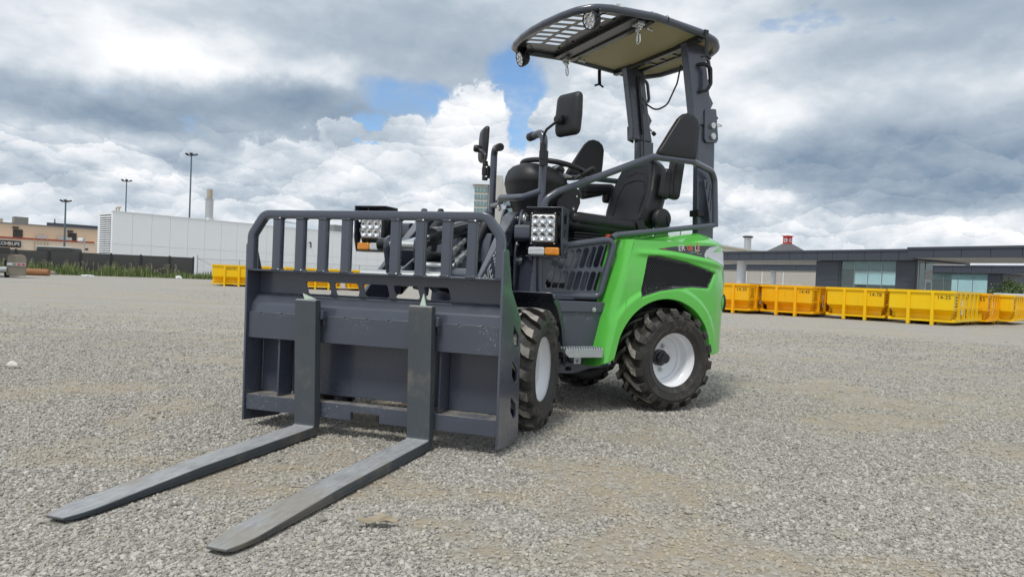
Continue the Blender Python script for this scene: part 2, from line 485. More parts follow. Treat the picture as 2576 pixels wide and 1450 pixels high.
    def bolt(self, p, ax, r=0.009, h=0.007, seg=6, washer=True):
        p, t = Vector(p), Vector(ax).normalized()
        if washer: self.cyl(p - t * 0.002, p + t * 0.002, r * 1.45, 14)
        self.cyl(p, p + t * h, r, seg)
        return self.cyl(p + t * h, p + t * (h + 0.005), r * 0.55, 10)
    def mesh(self, name, M=None, smooth=35, fixn=True):
        me = bpy.data.meshes.new(name)
        T = M if M is not None else self.M
        vs = [T @ p for p in self.v] if T is not None else self.v
        me.from_pydata([tuple(p) for p in vs], [], self.f)
        if fixn:
            bm = bmesh.new(); bm.from_mesh(me)
            bmesh.ops.remove_doubles(bm, verts=bm.verts, dist=1e-5)
            bmesh.ops.recalc_face_normals(bm, faces=bm.faces)
            bm.to_mesh(me); bm.free()
        if smooth:
            me.polygons.foreach_set('use_smooth', [True] * len(me.polygons))
            me.set_sharp_from_angle(angle=R_(smooth))
        me.update()
        return me
    def build(self, name, material, parent=None, M=None, bevel=0.0, seg=2, smooth=35, fixn=True):
        o = bpy.data.objects.new(name, self.mesh(name, M, smooth, fixn))
        COL.objects.link(o)
        setmat(o, material)
        if parent is not None: o.parent = parent
        if bevel:
            b = o.modifiers.new('bevel', 'BEVEL')
            b.width = bevel; b.segments = seg; b.limit_method = 'ANGLE'; b.angle_limit = R_(38)
            b.harden_normals = False
        return o
def setmat(o, material):
    for m in (material if isinstance(material, (list, tuple)) else [material]):
        o.data.materials.append(MATS[m])
def fillet_path(pts, R, closed=False, fn=5):
    n = len(pts); out = []
    for i in range(n):
        if not closed and (i == 0 or i == n - 1):
            out.append(pts[i]); continue
        a, p, b = pts[i - 1], pts[i], pts[(i + 1) % n]
        d1, d2 = (a - p), (b - p)
        l1, l2 = d1.length, d2.length
        d1.normalize(); d2.normalize()
        ang = d1.angle(d2, math.pi)
        if ang > math.pi - 0.05:
            out.append(p); continue
        cut = min(R / math.tan(ang / 2), 0.48 * l1, 0.48 * l2)
        q0, q1 = p + d1 * cut, p + d2 * cut
        for k in range(fn + 1):
            u = k / fn
            out.append(q0 * (1 - u) ** 2 + p * 2 * u * (1 - u) + q1 * u ** 2)
    return out
def thing(name, label, cat, loc=(0, 0, 0), rotz=0.0, group=None):
    o = bpy.data.objects.new(name, None)
    COL.objects.link(o)
    o.empty_display_size = 0.3
    o.location = loc; o.rotation_euler = (0, 0, rotz)
    return tag(o, label, cat, group)
def tag(o, label, cat, group=None):
    o['label'] = label; o['category'] = cat
    if group: o['group'] = group
    return o
def struct(o, kind='structure'):
    o['kind'] = kind
    return o
def text_mb(s, size, depth=0.0, align='CENTER', sx=1.0):
    # letters as flat or extruded polygons in the local x-y plane
    c = bpy.data.curves.new('lettering', 'FONT')
    c.body = s; c.size = size; c.extrude = depth; c.align_x = align; c.align_y = 'CENTER'; c.resolution_u = 3
    o = bpy.data.objects.new('lettering', c)
    me = bpy.data.meshes.new_from_object(o)
    mb = MB()
    mb.add([Vector((v.co.x * sx, v.co.y, v.co.z)) for v in me.vertices], [list(p.vertices) for p in me.polygons])
    bpy.data.objects.remove(o); bpy.data.curves.remove(c); bpy.data.meshes.remove(me)
    return mb
def frame(o, ux, uy):
    # matrix with local x -> ux, local y -> uy at origin o
    ux, uy = Vector(ux).normalized(), Vector(uy)
    uy = (uy - ux * uy.dot(ux)).normalized()
    uz = ux.cross(uy)
    return Matrix(((ux.x, uy.x, uz.x, o[0]), (ux.y, uy.y, uz.y, o[1]), (ux.z, uy.z, uz.z, o[2]), (0, 0, 0, 1)))
def stadium(c, l, w, ang, n=6):
    # slot outline centred at c, length l, width w, long axis at angle ang
    ca, sa = math.cos(ang), math.sin(ang)
    pts = []
    h = l / 2 - w / 2
    for i in range(n + 1):
        a = -math.pi / 2 + math.pi * i / n
        pts.append((h + w / 2 * math.cos(a), w / 2 * math.sin(a)))
    for i in range(n + 1):
        a = math.pi / 2 + math.pi * i / n
        pts.append((-h + w / 2 * math.cos(a), w / 2 * math.sin(a)))
    return [(c[0] + x * ca - y * sa, c[1] + x * sa + y * ca) for x, y in pts]
def rpoly(poly, r, n=4):
    P = [Vector((p[0], p[1], 0)) for p in poly]
    return [(p.x, p.y) for p in fillet_path(P, r, True, n)]
def ground_h(x, y):
    # the yard falls very gently away from the machine
    d = math.hypot(x, y - 2.0)
    return -0.42 * (1 - math.exp(-max(0.0, d - 4.5) / 14.0)) if d > 4.5 else 0.0
# ------------------------------------------------------------------ ground
def ground_material():
    m, t, b = principled('gravel_yard')
    g = t.node('ShaderNodeNewGeometry').outputs['Position']
    patch = t.ramp(t.noise(g, 0.9, 6, 0.62, 0.4), 0.44, 0.66)
    patch2 = t.ramp(t.noise(t.vmath('ADD', g, (7, 3, 0)), 0.22, 5, 0.6), 0.40, 0.68)
    vor = t.node('ShaderNodeTexVoronoi', {'Vector': g, 'Scale': 70.0, 'Randomness': 1.0})
    vc = t.node('ShaderNodeSeparateColor', {'Color': vor.outputs['Color']})
    big = t.node('ShaderNodeTexVoronoi', {'Vector': g, 'Scale': 24.0, 'Randomness': 1.0})
    bc = t.node('ShaderNodeSeparateColor', {'Color': big.outputs['Color']})
    stone = t.mix(vc.outputs[0], (0.235, 0.222, 0.198), (0.57, 0.546, 0.495))
    stone = t.mix(t.math('MULTIPLY', bc.outputs[1], 0.35), stone, (0.36, 0.335, 0.29))
    fine = t.noise(g, 160.0, 5, 0.7)
    dirt = t.mix(fine, (0.31, 0.255, 0.175), (0.51, 0.435, 0.32))
    bare = t.node('ShaderNodeAttribute', attribute_name='bare').outputs['Fac']
    f = t.math('MAXIMUM', t.math('MULTIPLY', t.math('MULTIPLY', patch, patch2), 0.6), bare)
    thin = t.ramp(t.noise(g, 7.0, 8, 0.78), 0.42, 0.60)
    f = t.math('MULTIPLY', f, t.math('ADD', 0.15, t.math('MULTIPLY', thin, 0.85)))
    c = t.mix(f, stone, dirt)
    track = t.noise(t.vmath('MULTIPLY', g, (0.10, 0.9, 1.0)), 0.9, 5, 0.6, 0.6)
    c = t.mix(t.ramp(track, 0.48, 0.68, 0.0, 0.30), c, (0.47, 0.45, 0.405))
    c = t.mix(t.ramp(t.noise(t.vmath('MULTIPLY', g, (1.0, 2.2, 1.0)), 1.7, 7, 0.72), 0.46, 0.66, 0.0, 0.32), c, (0.30, 0.28, 0.25))
    c = t.mix(t.ramp(t.noise(t.vmath('ADD', t.vmath('MULTIPLY', g, (0.2, 0.6, 1.0)), (31, 9, 0)), 0.6, 5, 0.65, 0.5), 0.52, 0.74, 0.0, 0.40), c, (0.26, 0.25, 0.235))
    t.l.new(c, b.inputs['Base Color'])
    b.inputs['Roughness'].default_value = 0.93
    b.inputs['Specular IOR Level'].default_value = 0.25
    h = t.math('ADD', t.math('MULTIPLY', t.math('SUBTRACT', 1.0, vor.outputs['Distance']), t.math('SUBTRACT', 1.0, t.math('MULTIPLY', f, 0.8))), t.math('MULTIPLY', fine, 0.5))
    h2 = t.math('ADD', h, t.math('MULTIPLY', t.noise(g, 14.0, 6, 0.7), 1.6))
    bn = t.node('ShaderNodeBump', {'Strength': 0.75, 'Distance': 0.012, 'Height': h2})
    t.l.new(bn.outputs[0], b.inputs['Normal'])
ground_material()
def stone_material():
    m, t, b = principled('stone')
    a = t.node('ShaderNodeAttribute', attribute_name='tone', attribute_type='INSTANCER').outputs['Fac']
    w = t.node('ShaderNodeAttribute', attribute_name='warm', attribute_type='INSTANCER').outputs['Fac']
    tc = t.node('ShaderNodeTexCoord').outputs['Object']
    c = t.mix(a, (0.195, 0.185, 0.166), (0.66, 0.632, 0.575))
    c = t.mix(w, c, (0.50, 0.44, 0.34))
    c = t.mix(t.math('MULTIPLY', t.ramp(t.noise(tc, 1.6, 5, 0.7), 0.35, 0.75), 0.30), c, (0.52, 0.51, 0.48))
    t.l.new(c, b.inputs['Base Color'])
    b.inputs['Roughness'].default_value = 0.88
    b.inputs['Specular IOR Level'].default_value = 0.3
    bn = t.node('ShaderNodeBump', {'Strength': 0.35, 'Distance': 0.15, 'Height': t.noise(tc, 3.0, 5, 0.65)})
    t.l.new(bn.outputs[0], b.inputs['Normal'])
stone_material()
def bareness(x, y):
    return mnoise.fractal(Vector((x * 1.1, y * 1.5, 5.0)), 0.6, 2.0, 5)
def build_ground():
    # one sheet to the horizon, finer near the machine, with a slow fall and slight unevenness
    rad = [0.0] + list(np.linspace(0.08, 12.0, 150)) + list(np.geomspace(12.6, 2500.0, 60))
    seg = 192
    vs = [(0, 2.0, 0)]; fs = []
    for i, r in enumerate(rad[1:]):
        for k in range(seg):
            a = 2 * math.pi * k / seg
            x, y = r * math.cos(a), 2.0 + r * math.sin(a)
            bump = 0.010 * mnoise.noise(Vector((x * 0.55, y * 0.55, 3.3))) + (0.05 * mnoise.noise(Vector((x * 0.08, y * 0.08, 1.0))) if r > 7 else 0.0) * min(1, (r - 7) / 10)
            vs.append((x, y, ground_h(x, y) + bump * (1.0 if r > 3.5 else 0.35) - 0.004))
    for k in range(seg):
        fs.append([0, 1 + k, 1 + (k + 1) % seg])
    for i in range(len(rad) - 2):
        a, b = 1 + i * seg, 1 + (i + 1) * seg
        fs += [[a + k, b + k, b + (k + 1) % seg, a + (k + 1) % seg] for k in range(seg)]
    m = MB(); m.add(vs, fs)
    o = m.build('ground', 'gravel_yard', smooth=60, fixn=False)
    at = o.data.attributes.new('bare', 'FLOAT', 'POINT')
    at.data.foreach_set('value', np.array([min(1.0, max(0.0, 2.6 * (bareness(v[0], v[1]) + 0.05))) if math.hypot(v[0], v[1]) < 30 else 0.0 for v in vs], dtype=np.float32))
    struct(o)
    return o
GROUND = build_ground()

def stone_variants(k):
    out = []
    for i in range(k):
        bm = bmesh.new()
        bmesh.ops.create_icosphere(bm, subdivisions=2 if i < 5 else 1, radius=1.0)
        sd = Vector((i * 3.7, i * 1.3, i * 9.1))
        planes = [(Vector((random.gauss(0, 1), random.gauss(0, 1), random.gauss(0, 1))).normalized(), random.uniform(0.55, 0.85)) for _ in range(9)]
        for v in bm.verts:
            d = v.co.normalized()
            r = 1.0 + 0.22 * mnoise.noise(d * 1.6 + sd)
            for n, h in planes:
                q = d.dot(n)
                if q > 0.05: r = min(r, h / q)
            v.co = Vector((d.x * r * 1.12, d.y * r * 0.92, d.z * r * 0.66))
        me = bpy.data.meshes.new('stone_chip')
        bm.to_mesh(me); bm.free()
        me.materials.append(MATS['stone'])
        out.append(me)
    return out
def gravel():
    rng = np.random.default_rng(11)
    # candidate positions: denser close to the camera's end of the yard, thinning with distance
    P = []
    def region(n, y0, y1, spread):
        y = y0 + (y1 - y0) * rng.random(n)
        x = (rng.random(n) * 2 - 1) * (0.9 + spread * y)
        return np.stack([x, y], 1)
    sets = [(region(120000, 1.25, 2.6, 0.80), 0.0036, 0.0086), (region(120000, 2.6, 4.4, 0.80), 0.0040, 0.0092), (region(80000, 4.4, 8.0, 0.80), 0.0050, 0.0108), (region(30000, 8.0, 15.0, 0.82), 0.0075, 0.016), (region(26000, 13.0, 30.0, 0.85), 0.010, 0.022)]
    xs = []; sc = []
    for p, a, b in sets:
        s = a + (b - a) * rng.random(len(p)) ** 2.2
        xs.append(p); sc.append(s)
    p = np.concatenate(xs); s = np.concatenate(sc)
    big = rng.random(len(p)) < 0.02
    s = np.where(big, s * rng.uniform(1.3, 1.9, len(p)), s)
    far_keep = rng.random(len(p)) < np.where(p[:, 1] > 14, np.clip(1.3 - p[:, 1] / 26.0, 0.05, 1), 1.0)
    p = p[far_keep]; s = s[far_keep]
    # bare, sandy patches hold fewer stones
    f = np.array([bareness(q[0], q[1]) for q in p])
    g2 = np.array([mnoise.noise(Vector((q[0] * 5.0, q[1] * 5.0, 1.0))) for q in p])
    g3 = np.array([mnoise.noise(Vector((q[0] * 15.0, q[1] * 15.0, 4.0))) for q in p])
    # two faint wheel lanes where the stone is pressed down
    lane = np.zeros(len(p))
    for off in (0.0, 1.25):
        cx = 2.2 + off + 0.10 * p[:, 1] + 0.35 * np.sin(p[:, 1] * 0.35)
        lane = np.maximum(lane, np.exp(-((p[:, 0] - cx) / 0.16) ** 2))
        cy = 5.6 + off * 1.1 - 0.16 * p[:, 0] + 0.2 * np.sin(p[:, 0] * 0.6)
        lane = np.maximum(lane, 0.9 * np.exp(-((p[:, 1] - cy) / 0.16) ** 2) * (p[:, 0] < 0.3))
    f = f + 0.26 * lane
    keep = rng.random(len(p)) < np.clip(1.0 - 2.4 * np.clip(f + 0.34 * g2 + 0.22 * g3 - 0.10, 0, 1), 0.20, 1.0)
    # keep stones out from under the fork blades
    a = R_(-107.886); ca, sa = math.cos(a), math.sin(a)
    lx = (p[:, 0] + 0.4295) * ca + (p[:, 1] - 3.4217) * sa
    ly = -(p[:, 0] + 0.4295) * sa + (p[:, 1] - 3.4217) * ca
    for yy in (-0.2581, 0.2743):
        keep &= ~((lx > 0.55) & (lx < 1.745) & (np.abs(ly - yy) < 0.052 + s * 0.6))
    p = p[keep]; s = s[keep]; f = f[keep]
    z = np.array([ground_h(q[0], q[1]) + (0.010 * mnoise.noise(Vector((q[0] * 0.55, q[1] * 0.55, 3.3))) * (1.0 if math.hypot(q[0], q[1] - 2) > 3.5 else 0.35)) for q in p]) - 0.004 + s * rng.uniform(0.05, 0.42, len(p))
    n = len(p)
    me = bpy.data.meshes.new('gravel')
    me.vertices.add(n)
    me.vertices.foreach_set('co', np.stack([p[:, 0], p[:, 1], z], 1).astype(np.float32).ravel())
    def attr(name, typ, data, dom='POINT'):
        at = me.attributes.new(name, typ, dom)
        at.data.foreach_set('vector' if typ == 'FLOAT_VECTOR' else 'value', data.ravel())
    rot = np.stack([rng.normal(0, 0.35, n), rng.normal(0, 0.35, n), rng.random(n) * 6.283], 1).astype(np.float32)
    attr('rot', 'FLOAT_VECTOR', rot)
    attr('size', 'FLOAT', s.astype(np.float32))
    attr('pick', 'INT', rng.integers(0, 8, n).astype(np.int32))
    attr('tone', 'FLOAT', np.clip(rng.normal(0.48, 0.27, n), 0.02, 1).astype(np.float32))
    attr('warm', 'FLOAT', np.clip(rng.normal(0.10, 0.16, n) + np.clip(f - 0.03, 0, 1) * 1.2, 0, 0.8).astype(np.float32))
    o = bpy.data.objects.new('gravel', me)
    COL.objects.link(o)
    tag(o, 'loose pale grey crushed stone covering the yard', 'gravel')
    struct(o, 'stuff')
    coll = bpy.data.collections.new('stone_chips')
    for q in stone_variants(8):
        so = bpy.data.objects.new('stone_chip', q); coll.objects.link(so)
    ng = bpy.data.node_groups.new('scatter', 'GeometryNodeTree')
    ng.interface.new_socket('Geometry', in_out='INPUT', socket_type='NodeSocketGeometry')
    ng.interface.new_socket('Geometry', in_out='OUTPUT', socket_type='NodeSocketGeometry')
    N = ng.nodes; Lk = ng.links
    gi = N.new('NodeGroupInput'); go = N.new('NodeGroupOutput')
    m2p = N.new('GeometryNodeMeshToPoints')
    iop = N.new('GeometryNodeInstanceOnPoints'); iop.inputs['Pick Instance'].default_value = True
    ci = N.new('GeometryNodeCollectionInfo'); ci.inputs['Collection'].default_value = coll; ci.inputs['Separate Children'].default_value = True; ci.inputs['Reset Children'].default_value = True
    def na(name, typ):
        a = N.new('GeometryNodeInputNamedAttribute'); a.data_type = typ; a.inputs['Name'].default_value = name
        return a.outputs['Attribute']
    Lk.new(gi.outputs[0], m2p.inputs[0]); Lk.new(m2p.outputs[0], iop.inputs['Points'])
    Lk.new(ci.outputs[0], iop.inputs['Instance'])
    Lk.new(na('pick', 'INT'), iop.inputs['Instance Index'])
    Lk.new(na('rot', 'FLOAT_VECTOR'), iop.inputs['Rotation'])
    Lk.new(na('size', 'FLOAT'), iop.inputs['Scale'])
    Lk.new(iop.outputs[0], go.inputs[0])
    md = o.modifiers.new('scatter', 'NODES'); md.node_group = ng
gravel()
# ------------------------------------------------------------------ the wheel loader (front frame = root; rear frame articulated)
LO = thing('wheel_loader', 'green and dark grey compact wheel loader with canopy and pallet forks', 'wheel loader', (-0.4295, 3.4217, 0.0), R_(-107.886))
MF = Matrix.Identity(4)
MR = Matrix.Translation((-1.24802, 0.71252, 0)) @ Matrix.Rotation(R_(-44.3723), 4, 'Z')
RT = 0.285

def wheel(M, yc, side, zinc_hub=False, spin=0.0):
    o = Vector((0, yc, RT)); ax = Vector((0, side, 0))
    # rim
    m = MB(M)
    m.lathe([(0.150, -0.088), (0.172, -0.090), (0.172, -0.084), (0.158, -0.078), (0.150, -0.06), (0.140, -0.055), (0.140, 0.02), (0.152, 0.045), (0.155, 0.062), (0.160, 0.078), (0.166, 0.084), (0.172, 0.086), (0.1715, 0.0905), (0.166, 0.0915), (0.159, 0.086), (0.153, 0.068), (0.150, 0.050), (0.139, 0.034), (0.136, -0.012), (0.126, -0.020), (0.122, -0.034), (0.110, -0.040), (0.085, -0.043), (0.08, -0.046), (0.03, -0.046), (0.03, -0.055), (0.115, -0.052), (0.130, -0.03), (0.132, -0.055)], o, ax, 56)
    w = m.build('wheel', 'rim_silver', LO, smooth=28)
    # tyre carcass
    t = MB(M)
    t.lathe([(0.150, -0.088), (0.166, -0.092), (0.176, -0.100), (0.200, -0.106), (0.225, -0.107), (0.243, -0.101), (0.254, -0.085), (0.259, -0.045), (0.261, 0.0), (0.259, 0.045), (0.254, 0.085), (0.243, 0.101), (0.238, 0.1045), (0.225, 0.107), (0.222, 0.1085), (0.219, 0.107), (0.200, 0.106), (0.186, 0.103), (0.184, 0.105), (0.181, 0.102), (0.176, 0.100), (0.166, 0.092), (0.150, 0.088)], o, ax, 72)
    t.build('tyre', 'rubber', w, smooth=40)
    for txt, a_mid, rr in (('23X8.50-12', 1.75 if side > 0 else 1.39, 0.2045), ('SPORTRUNNER', -0.35 if side > 0 else 3.5, 0.2045)):
        tt = MB(M)
        g = text_mb(txt, 0.024, 0.0011, 'CENTER', 1.0)
        o0 = 0
        for p in g.v:
            a = a_mid + side * p.x / rr
            r = rr + p.y
            tt.v.append(Vector((r * math.cos(a), yc + side * (0.1063 + p.z), RT + r * math.sin(a))))
        tt.f += [[i + o0 for i in f] for f in g.f]
        tt.build('sidewall_lettering', 'rubber_text', w, smooth=0)
    lg = MB(M); tp = MB(M)
    N = 18
    out = [(-0.008, 0.2845), (0.030, 0.2855), (0.066, 0.2845), (0.094, 0.2785), (0.108, 0.262), (0.1115, 0.240)]
    inn = [(-0.008, 0.255), (0.030, 0.255), (0.066, 0.253), (0.082, 0.248), (0.094, 0.243), (0.100, 0.233)]
    for sd in (-1, 1):
        for k in range(N):
            a0 = 2 * math.pi * (k + (0.5 if sd > 0 else 0.0)) / N + spin + random.uniform(-0.006, 0.006)
            rows = []
            for q, ((wo, ro), (wi, ri)) in enumerate(zip(out, inn)):
                wd = max(wo, 0)
                ac = a0 - 3.6 * min(wd, 0.075) - (0.4 * max(0, wd - 0.075))
                ho = (0.0135 + 0.0075 * min(1, wd / 0.09)) / 0.27
                hi = ho * 1.18
                row = []
                for (ww, rr, hh) in ((wi, ri, -hi), (wo, ro, -ho), (wo, ro, ho), (wi, ri, hi)):
                    a = ac + hh
                    row.append((rr * math.cos(a), yc + sd * ww, RT + rr * math.sin(a)))
                rows.append(row)
            vs = [p for r in rows for p in r]
            fs = []; ft = []
            for i in range(len(rows) - 1):
                b = i * 4
                for j in (0, 2):
                    fs.append([b + j, b + j + 1, b + 5 + j, b + 4 + j])
                (ft if i < 3 else fs).append([b + 1, b + 2, b + 6, b + 5])
            fs.append([0, 1, 2, 3]); fs.append([len(vs) - 4 + j for j in range(4)][::-1])
            lg.add(vs, fs + ft)
    lo = lg.build('tread_lugs', ['rubber', 'tread_mud'], w, smooth=20)
    me = lo.data
    C = M @ o
    for p in me.polygons:
        c = p.center
        rel = c - C
        axw = (M.to_3x3() @ Vector((0, 1, 0)))
        rad = rel - axw * rel.dot(axw)
        if p.normal.dot(rad.normalized()) > 0.85: p.material_index = 1
    # hub and studs
    h = MB(M)
    h.lathe([(0.0, 0.020), (0.027, 0.020), (0.030, 0.014), (0.030, 0.004), (0.036, 0.001), (0.036, -0.02), (0.046, -0.022), (0.048, -0.05)], o, ax, 28)
    h.build('hub', 'black_steel', w, smooth=30)
    for k in range(5):
        a = 2 * math.pi * k / 5 + 0.5 + spin
        p = o + Vector((0.072 * math.cos(a), 0, 0.072 * math.sin(a))) + ax * -0.046
        s = MB(M); s.bolt(p, ax, 0.0115, 0.016)
        s.build('wheel_nut', 'zinc', w)
    a = 0.25 + spin
    p = o + Vector((0.118 * math.cos(a), 0, 0.118 * math.sin(a))) + ax * -0.03
    s = MB(M); s.tube([p + Vector((0, 0, 0.018)), p + ax * 0.03 + Vector((0.006, 0, 0.012)), p + ax * 0.03 + Vector((0.006, 0, -0.012)), p + Vector((0, 0, -0.018))], 0.004, 8, 0.01)
    s.build('valve_guard', 'rim_silver', w)
    return w
YC = 0.531
wheel(MF, YC, 1, spin=0.10)
wheel(MF, -YC, -1, spin=0.35)
wheel(MR, YC, 1, spin=0.22)
wheel(MR, -0.335, -1, spin=0.0)

# ---- fork carriage
def carriage():
    XB = 0.565
    m = MB(MF)
    # back plate with five windows, lip, bent sill and panels
    wins = []
    for a, b in ((-0.351, -0.217), (-0.207, -0.075), (-0.065, 0.068), (0.081, 0.210), (0.222, 0.351)):
        wins.append(rpoly([(a, 0.6535), (b - 0.016, 0.6535), (b, 0.6), (a + 0.016, 0.6)], 0.012))
    m.plate([(-0.592, 0.594), (0.592, 0.594), (0.592, 0.693), (-0.592, 0.693)], wins, 'x', 0.488, 0.496)
    m.prism([(0.488, 0.6925), (0.581, 0.6925), (0.581, 0.7005), (0.488, 0.7005)], 'y', -0.593, 0.593)
    car = m.build('fork_carriage', 'grey_paint', LO, bevel=0.0015)
    m = MB(MF)
    # bent sill (formed sheet)
    prof = [Vector((0.482, 0, 0.597)), Vector((0.512, 0, 0.588)), Vector((0.548, 0, 0.548)), Vector((0.556, 0, 0.50)), Vector((0.55, 0, 0.40))]
    prof = fillet_path(prof, 0.03, False, 6)
    rows = [[(p.x, y, p.z) for p in prof] for y in (-0.592, 0.592)]
    n = len(prof)
    m.add(rows[0] + rows[1], [[i, i + 1, n + i + 1, n + i] for i in range(n - 1)])
    m.build('sill_sheet', 'grey_paint', car, fixn=False)
    # weld seam
    m = MB(MF)
    y = -0.575; pts = []
    while y < 0.58:
        pts.append((0.498 + random.uniform(-0.0008, 0.0008), y, 0.594 + random.uniform(-0.0012, 0.0012))); y += 0.012
    m.tube(pts, 0.0035, 6)
    for s in (-1, 1):
        z = 0.15; q = []
        while z < 0.39:
            q.append((0.462, s * 0.588, z)); z += 0.012
        m.tube([(a[0], a[1] + random.uniform(-.001, .001), a[2]) for a in q], 0.004, 6)
    m.build('weld_seam', 'grey_paint', car)
    # upper crossbar with locating notches
    no = []
    out = [(-0.592, 0.396), (0.592, 0.396), (0.592, 0.5105)]
    for c in (0.526, 0.421, 0.316, 0.211, 0.107, 0.004, -0.101, -0.206, -0.312, -0.417, -0.523):
        out += [(c + 0.010, 0.5105), (c + 0.009, 0.503), (c - 0.009, 0.503), (c - 0.010, 0.5105)]
    out += [(-0.592, 0.5105)]
    m = MB(MF); m.plate(out, [], 'x', 0.545, XB)
    m.build('crossbar', 'grey_paint_worn', car, bevel=0.0012)
    m = MB(MF)
    m.plate([(-0.592, 0.077), (-0.060, 0.077), (-0.060, 0.112), (0.075, 0.112), (0.075, 0.077), (0.592, 0.077), (0.592, 0.143), (-0.592, 0.143)], [], 'x', 0.545, XB)
    m.box2((0.455, -0.592, 0.129), (0.5445, -0.345, 0.1425))
    m.box2((0.505, -0.345, 0.129), (0.5445, 0.345, 0.1425))
    m.box2((0.455, 0.345, 0.129), (0.5445, 0.592, 0.1425))
    m.build('crossbar', 'grey_paint_worn', car, bevel=0.0012)
    # back panels and ribs
    for (a, b, z0) in ((-0.592, -0.4415, 0.1435), (-0.4325, 0.3315, 0.154), (0.3405, 0.592, 0.1435)):
        m = MB(MF); m.box2((0.452, a, z0), (0.460, b, 0.41)); m.build('back_panel', 'grey_paint', car, bevel=0.002)
    for y in (-0.437, 0.336):
        m = MB(MF); m.box2((0.452, y - 0.004, 0.1435), (0.552, y + 0.004, 0.41)); m.build('rib', 'grey_paint', car, bevel=0.001)
    for y in (-0.205, 0.19):
        m = MB(MF); m.box2((0.40, y - 0.006, 0.12), (0.4515, y + 0.006, 0.58)); m.build('coupler_hook', 'grey_paint', car, bevel=0.002)
    # side plates with three slots
    for s in (-1, 1):
        o = [(0.575, 0.029), (0.585, 0.805), (0.579, 0.814), (0.530, 0.816), (0.522, 0.808), (0.47, 0.66), (0.33, 0.533), (0.322, 0.44), (0.304, 0.012), (0.33, 0.008)]
        holes = [rpoly([(0.426, z + 0.060), (0.352, z + 0.012), (0.350, z - 0.042), (0.385, z - 0.040), (0.424, z - 0.005)], 0.012) for z in (0.455, 0.309, 0.160)]
        m = MB(MF); m.plate(o, holes, 'y', s * 0.593, s * 0.603)
        m.build('side_plate', 'grey_paint', car, bevel=0.0015)
    # load guard
    m = MB(MF)
    path = [(XB, -0.583, 0.70), (XB, -0.583, 0.852), (XB, -0.520, 0.942), (XB, 0.520, 0.942), (XB, 0.583, 0.860), (XB, 0.583, 0.70)]
    m.tube(path, 0.02, 12, 0.05, sq=(0.018, 0.019), up=(1, 0, 0))
    m.build('guard_rail', 'grey_paint', car, smooth=50)
    for y in (-0.450, -0.334, -0.222, -0.108, 0.123, 0.237, 0.353, 0.463):
        m = MB(MF); m.tube([(XB, y, 0.7005), (XB, y, 0.926)], 0.02, 12, sq=(0.0205, 0.0165), up=(1, 0, 0))
        for z, k in ((0.702, 1), (0.924, -1)):
            ring = []
            for i in range(20):
                a = 2 * math.pi * i / 20
                ring.append((XB + 0.018 * max(-1, min(1, 1.3 * math.sin(a))), y + 0.022 * max(-1, min(1, 1.3 * math.cos(a))), z + random.uniform(-0.001, 0.001)))
            m.tube(ring, 0.0036, 6, closed=True)
        m.build('guard_bar', 'grey_paint', car, smooth=50)
    # forks
    for y in (-0.2581, 0.2743):
        hw = 0.0505
        top = []
        # side profile: shank (leaning slightly forward) and blade tapering to the tip
        pr = [Vector((0.590, 0, 0.572)), Vector((0.563, 0, 0.06)), Vector((0.572, 0, 0.003)), Vector((0.70, 0, 0.001)), Vector((1.715, 0, 0.001)), Vector((1.738, 0, 0.006)), Vector((1.736, 0, 0.0135)), Vector((1.25, 0, 0.034)), Vector((0.606, 0, 0.042)), Vector((0.632, 0, 0.576)), Vector((0.622, 0, 0.580)), Vector((0.600, 0, 0.580))]
        P = fillet_path(pr, 0.004, True, 1)
        # larger radii at the heel
        P = []
        base = fillet_path([pr[0], pr[1], pr[2], pr[3], pr[4]], 0.035, False, 6)[:-1]
        P = base + [pr[4], pr[5], pr[6], pr[7]] + fillet_path([pr[7], pr[8], pr[9]], 0.012, False, 5)[1:-1] + [pr[9], pr[10], pr[11]]
        m = MB(MF)
        n = len(P)
        def half(x):
            if x > 1.62:
                u = (x - 1.62) / 0.118
                return hw - (hw - 0.030) * u ** 2.2
            return hw
        # extra stations along the blade for the rounded tip
        Q = []
        for i in range(n):
            a, b = P[i], P[(i + 1) % n]
            Q.append(a)
            if abs(b.x - a.x) > 0.3:
                for k in range(1, 10):
                    u = k / 10 if b.x < a.x else k / 10
                    Q.append(a.lerp(b, u))
                xs = [1.62, 1.65, 1.68, 1.70]
                for xx in xs:
                    if min(a.x, b.x) < xx < max(a.x, b.x):
                        Q.append(a.lerp(b, (xx - a.x) / (b.x - a.x)))
        # keep order along each segment
        QQ = []
        for i in range(n):
            a, b = P[i], P[(i + 1) % n]
            us = [0.0]
            if abs(b.x - a.x) > 0.3:
                us += [k / 10 for k in range(1, 10)]
                us += [(xx - a.x) / (b.x - a.x) for xx in (1.62, 1.65, 1.68, 1.70) if min(a.x, b.x) < xx < max(a.x, b.x)]
            for u in sorted(us): QQ.append(a.lerp(b, u))
        n = len(QQ)
        vs = [(p.x, y - half(p.x), p.z) for p in QQ] + [(p.x, y + half(p.x), p.z) for p in QQ]
        m.add(vs, [[i, (i + 1) % n, n + (i + 1) % n, n + i] for i in range(n)] + [list(range(n)), list(range(n, 2 * n))[::-1]])
        fk = m.build('fork', 'fork_steel', car, bevel=0.0028)
        m = MB(MF)
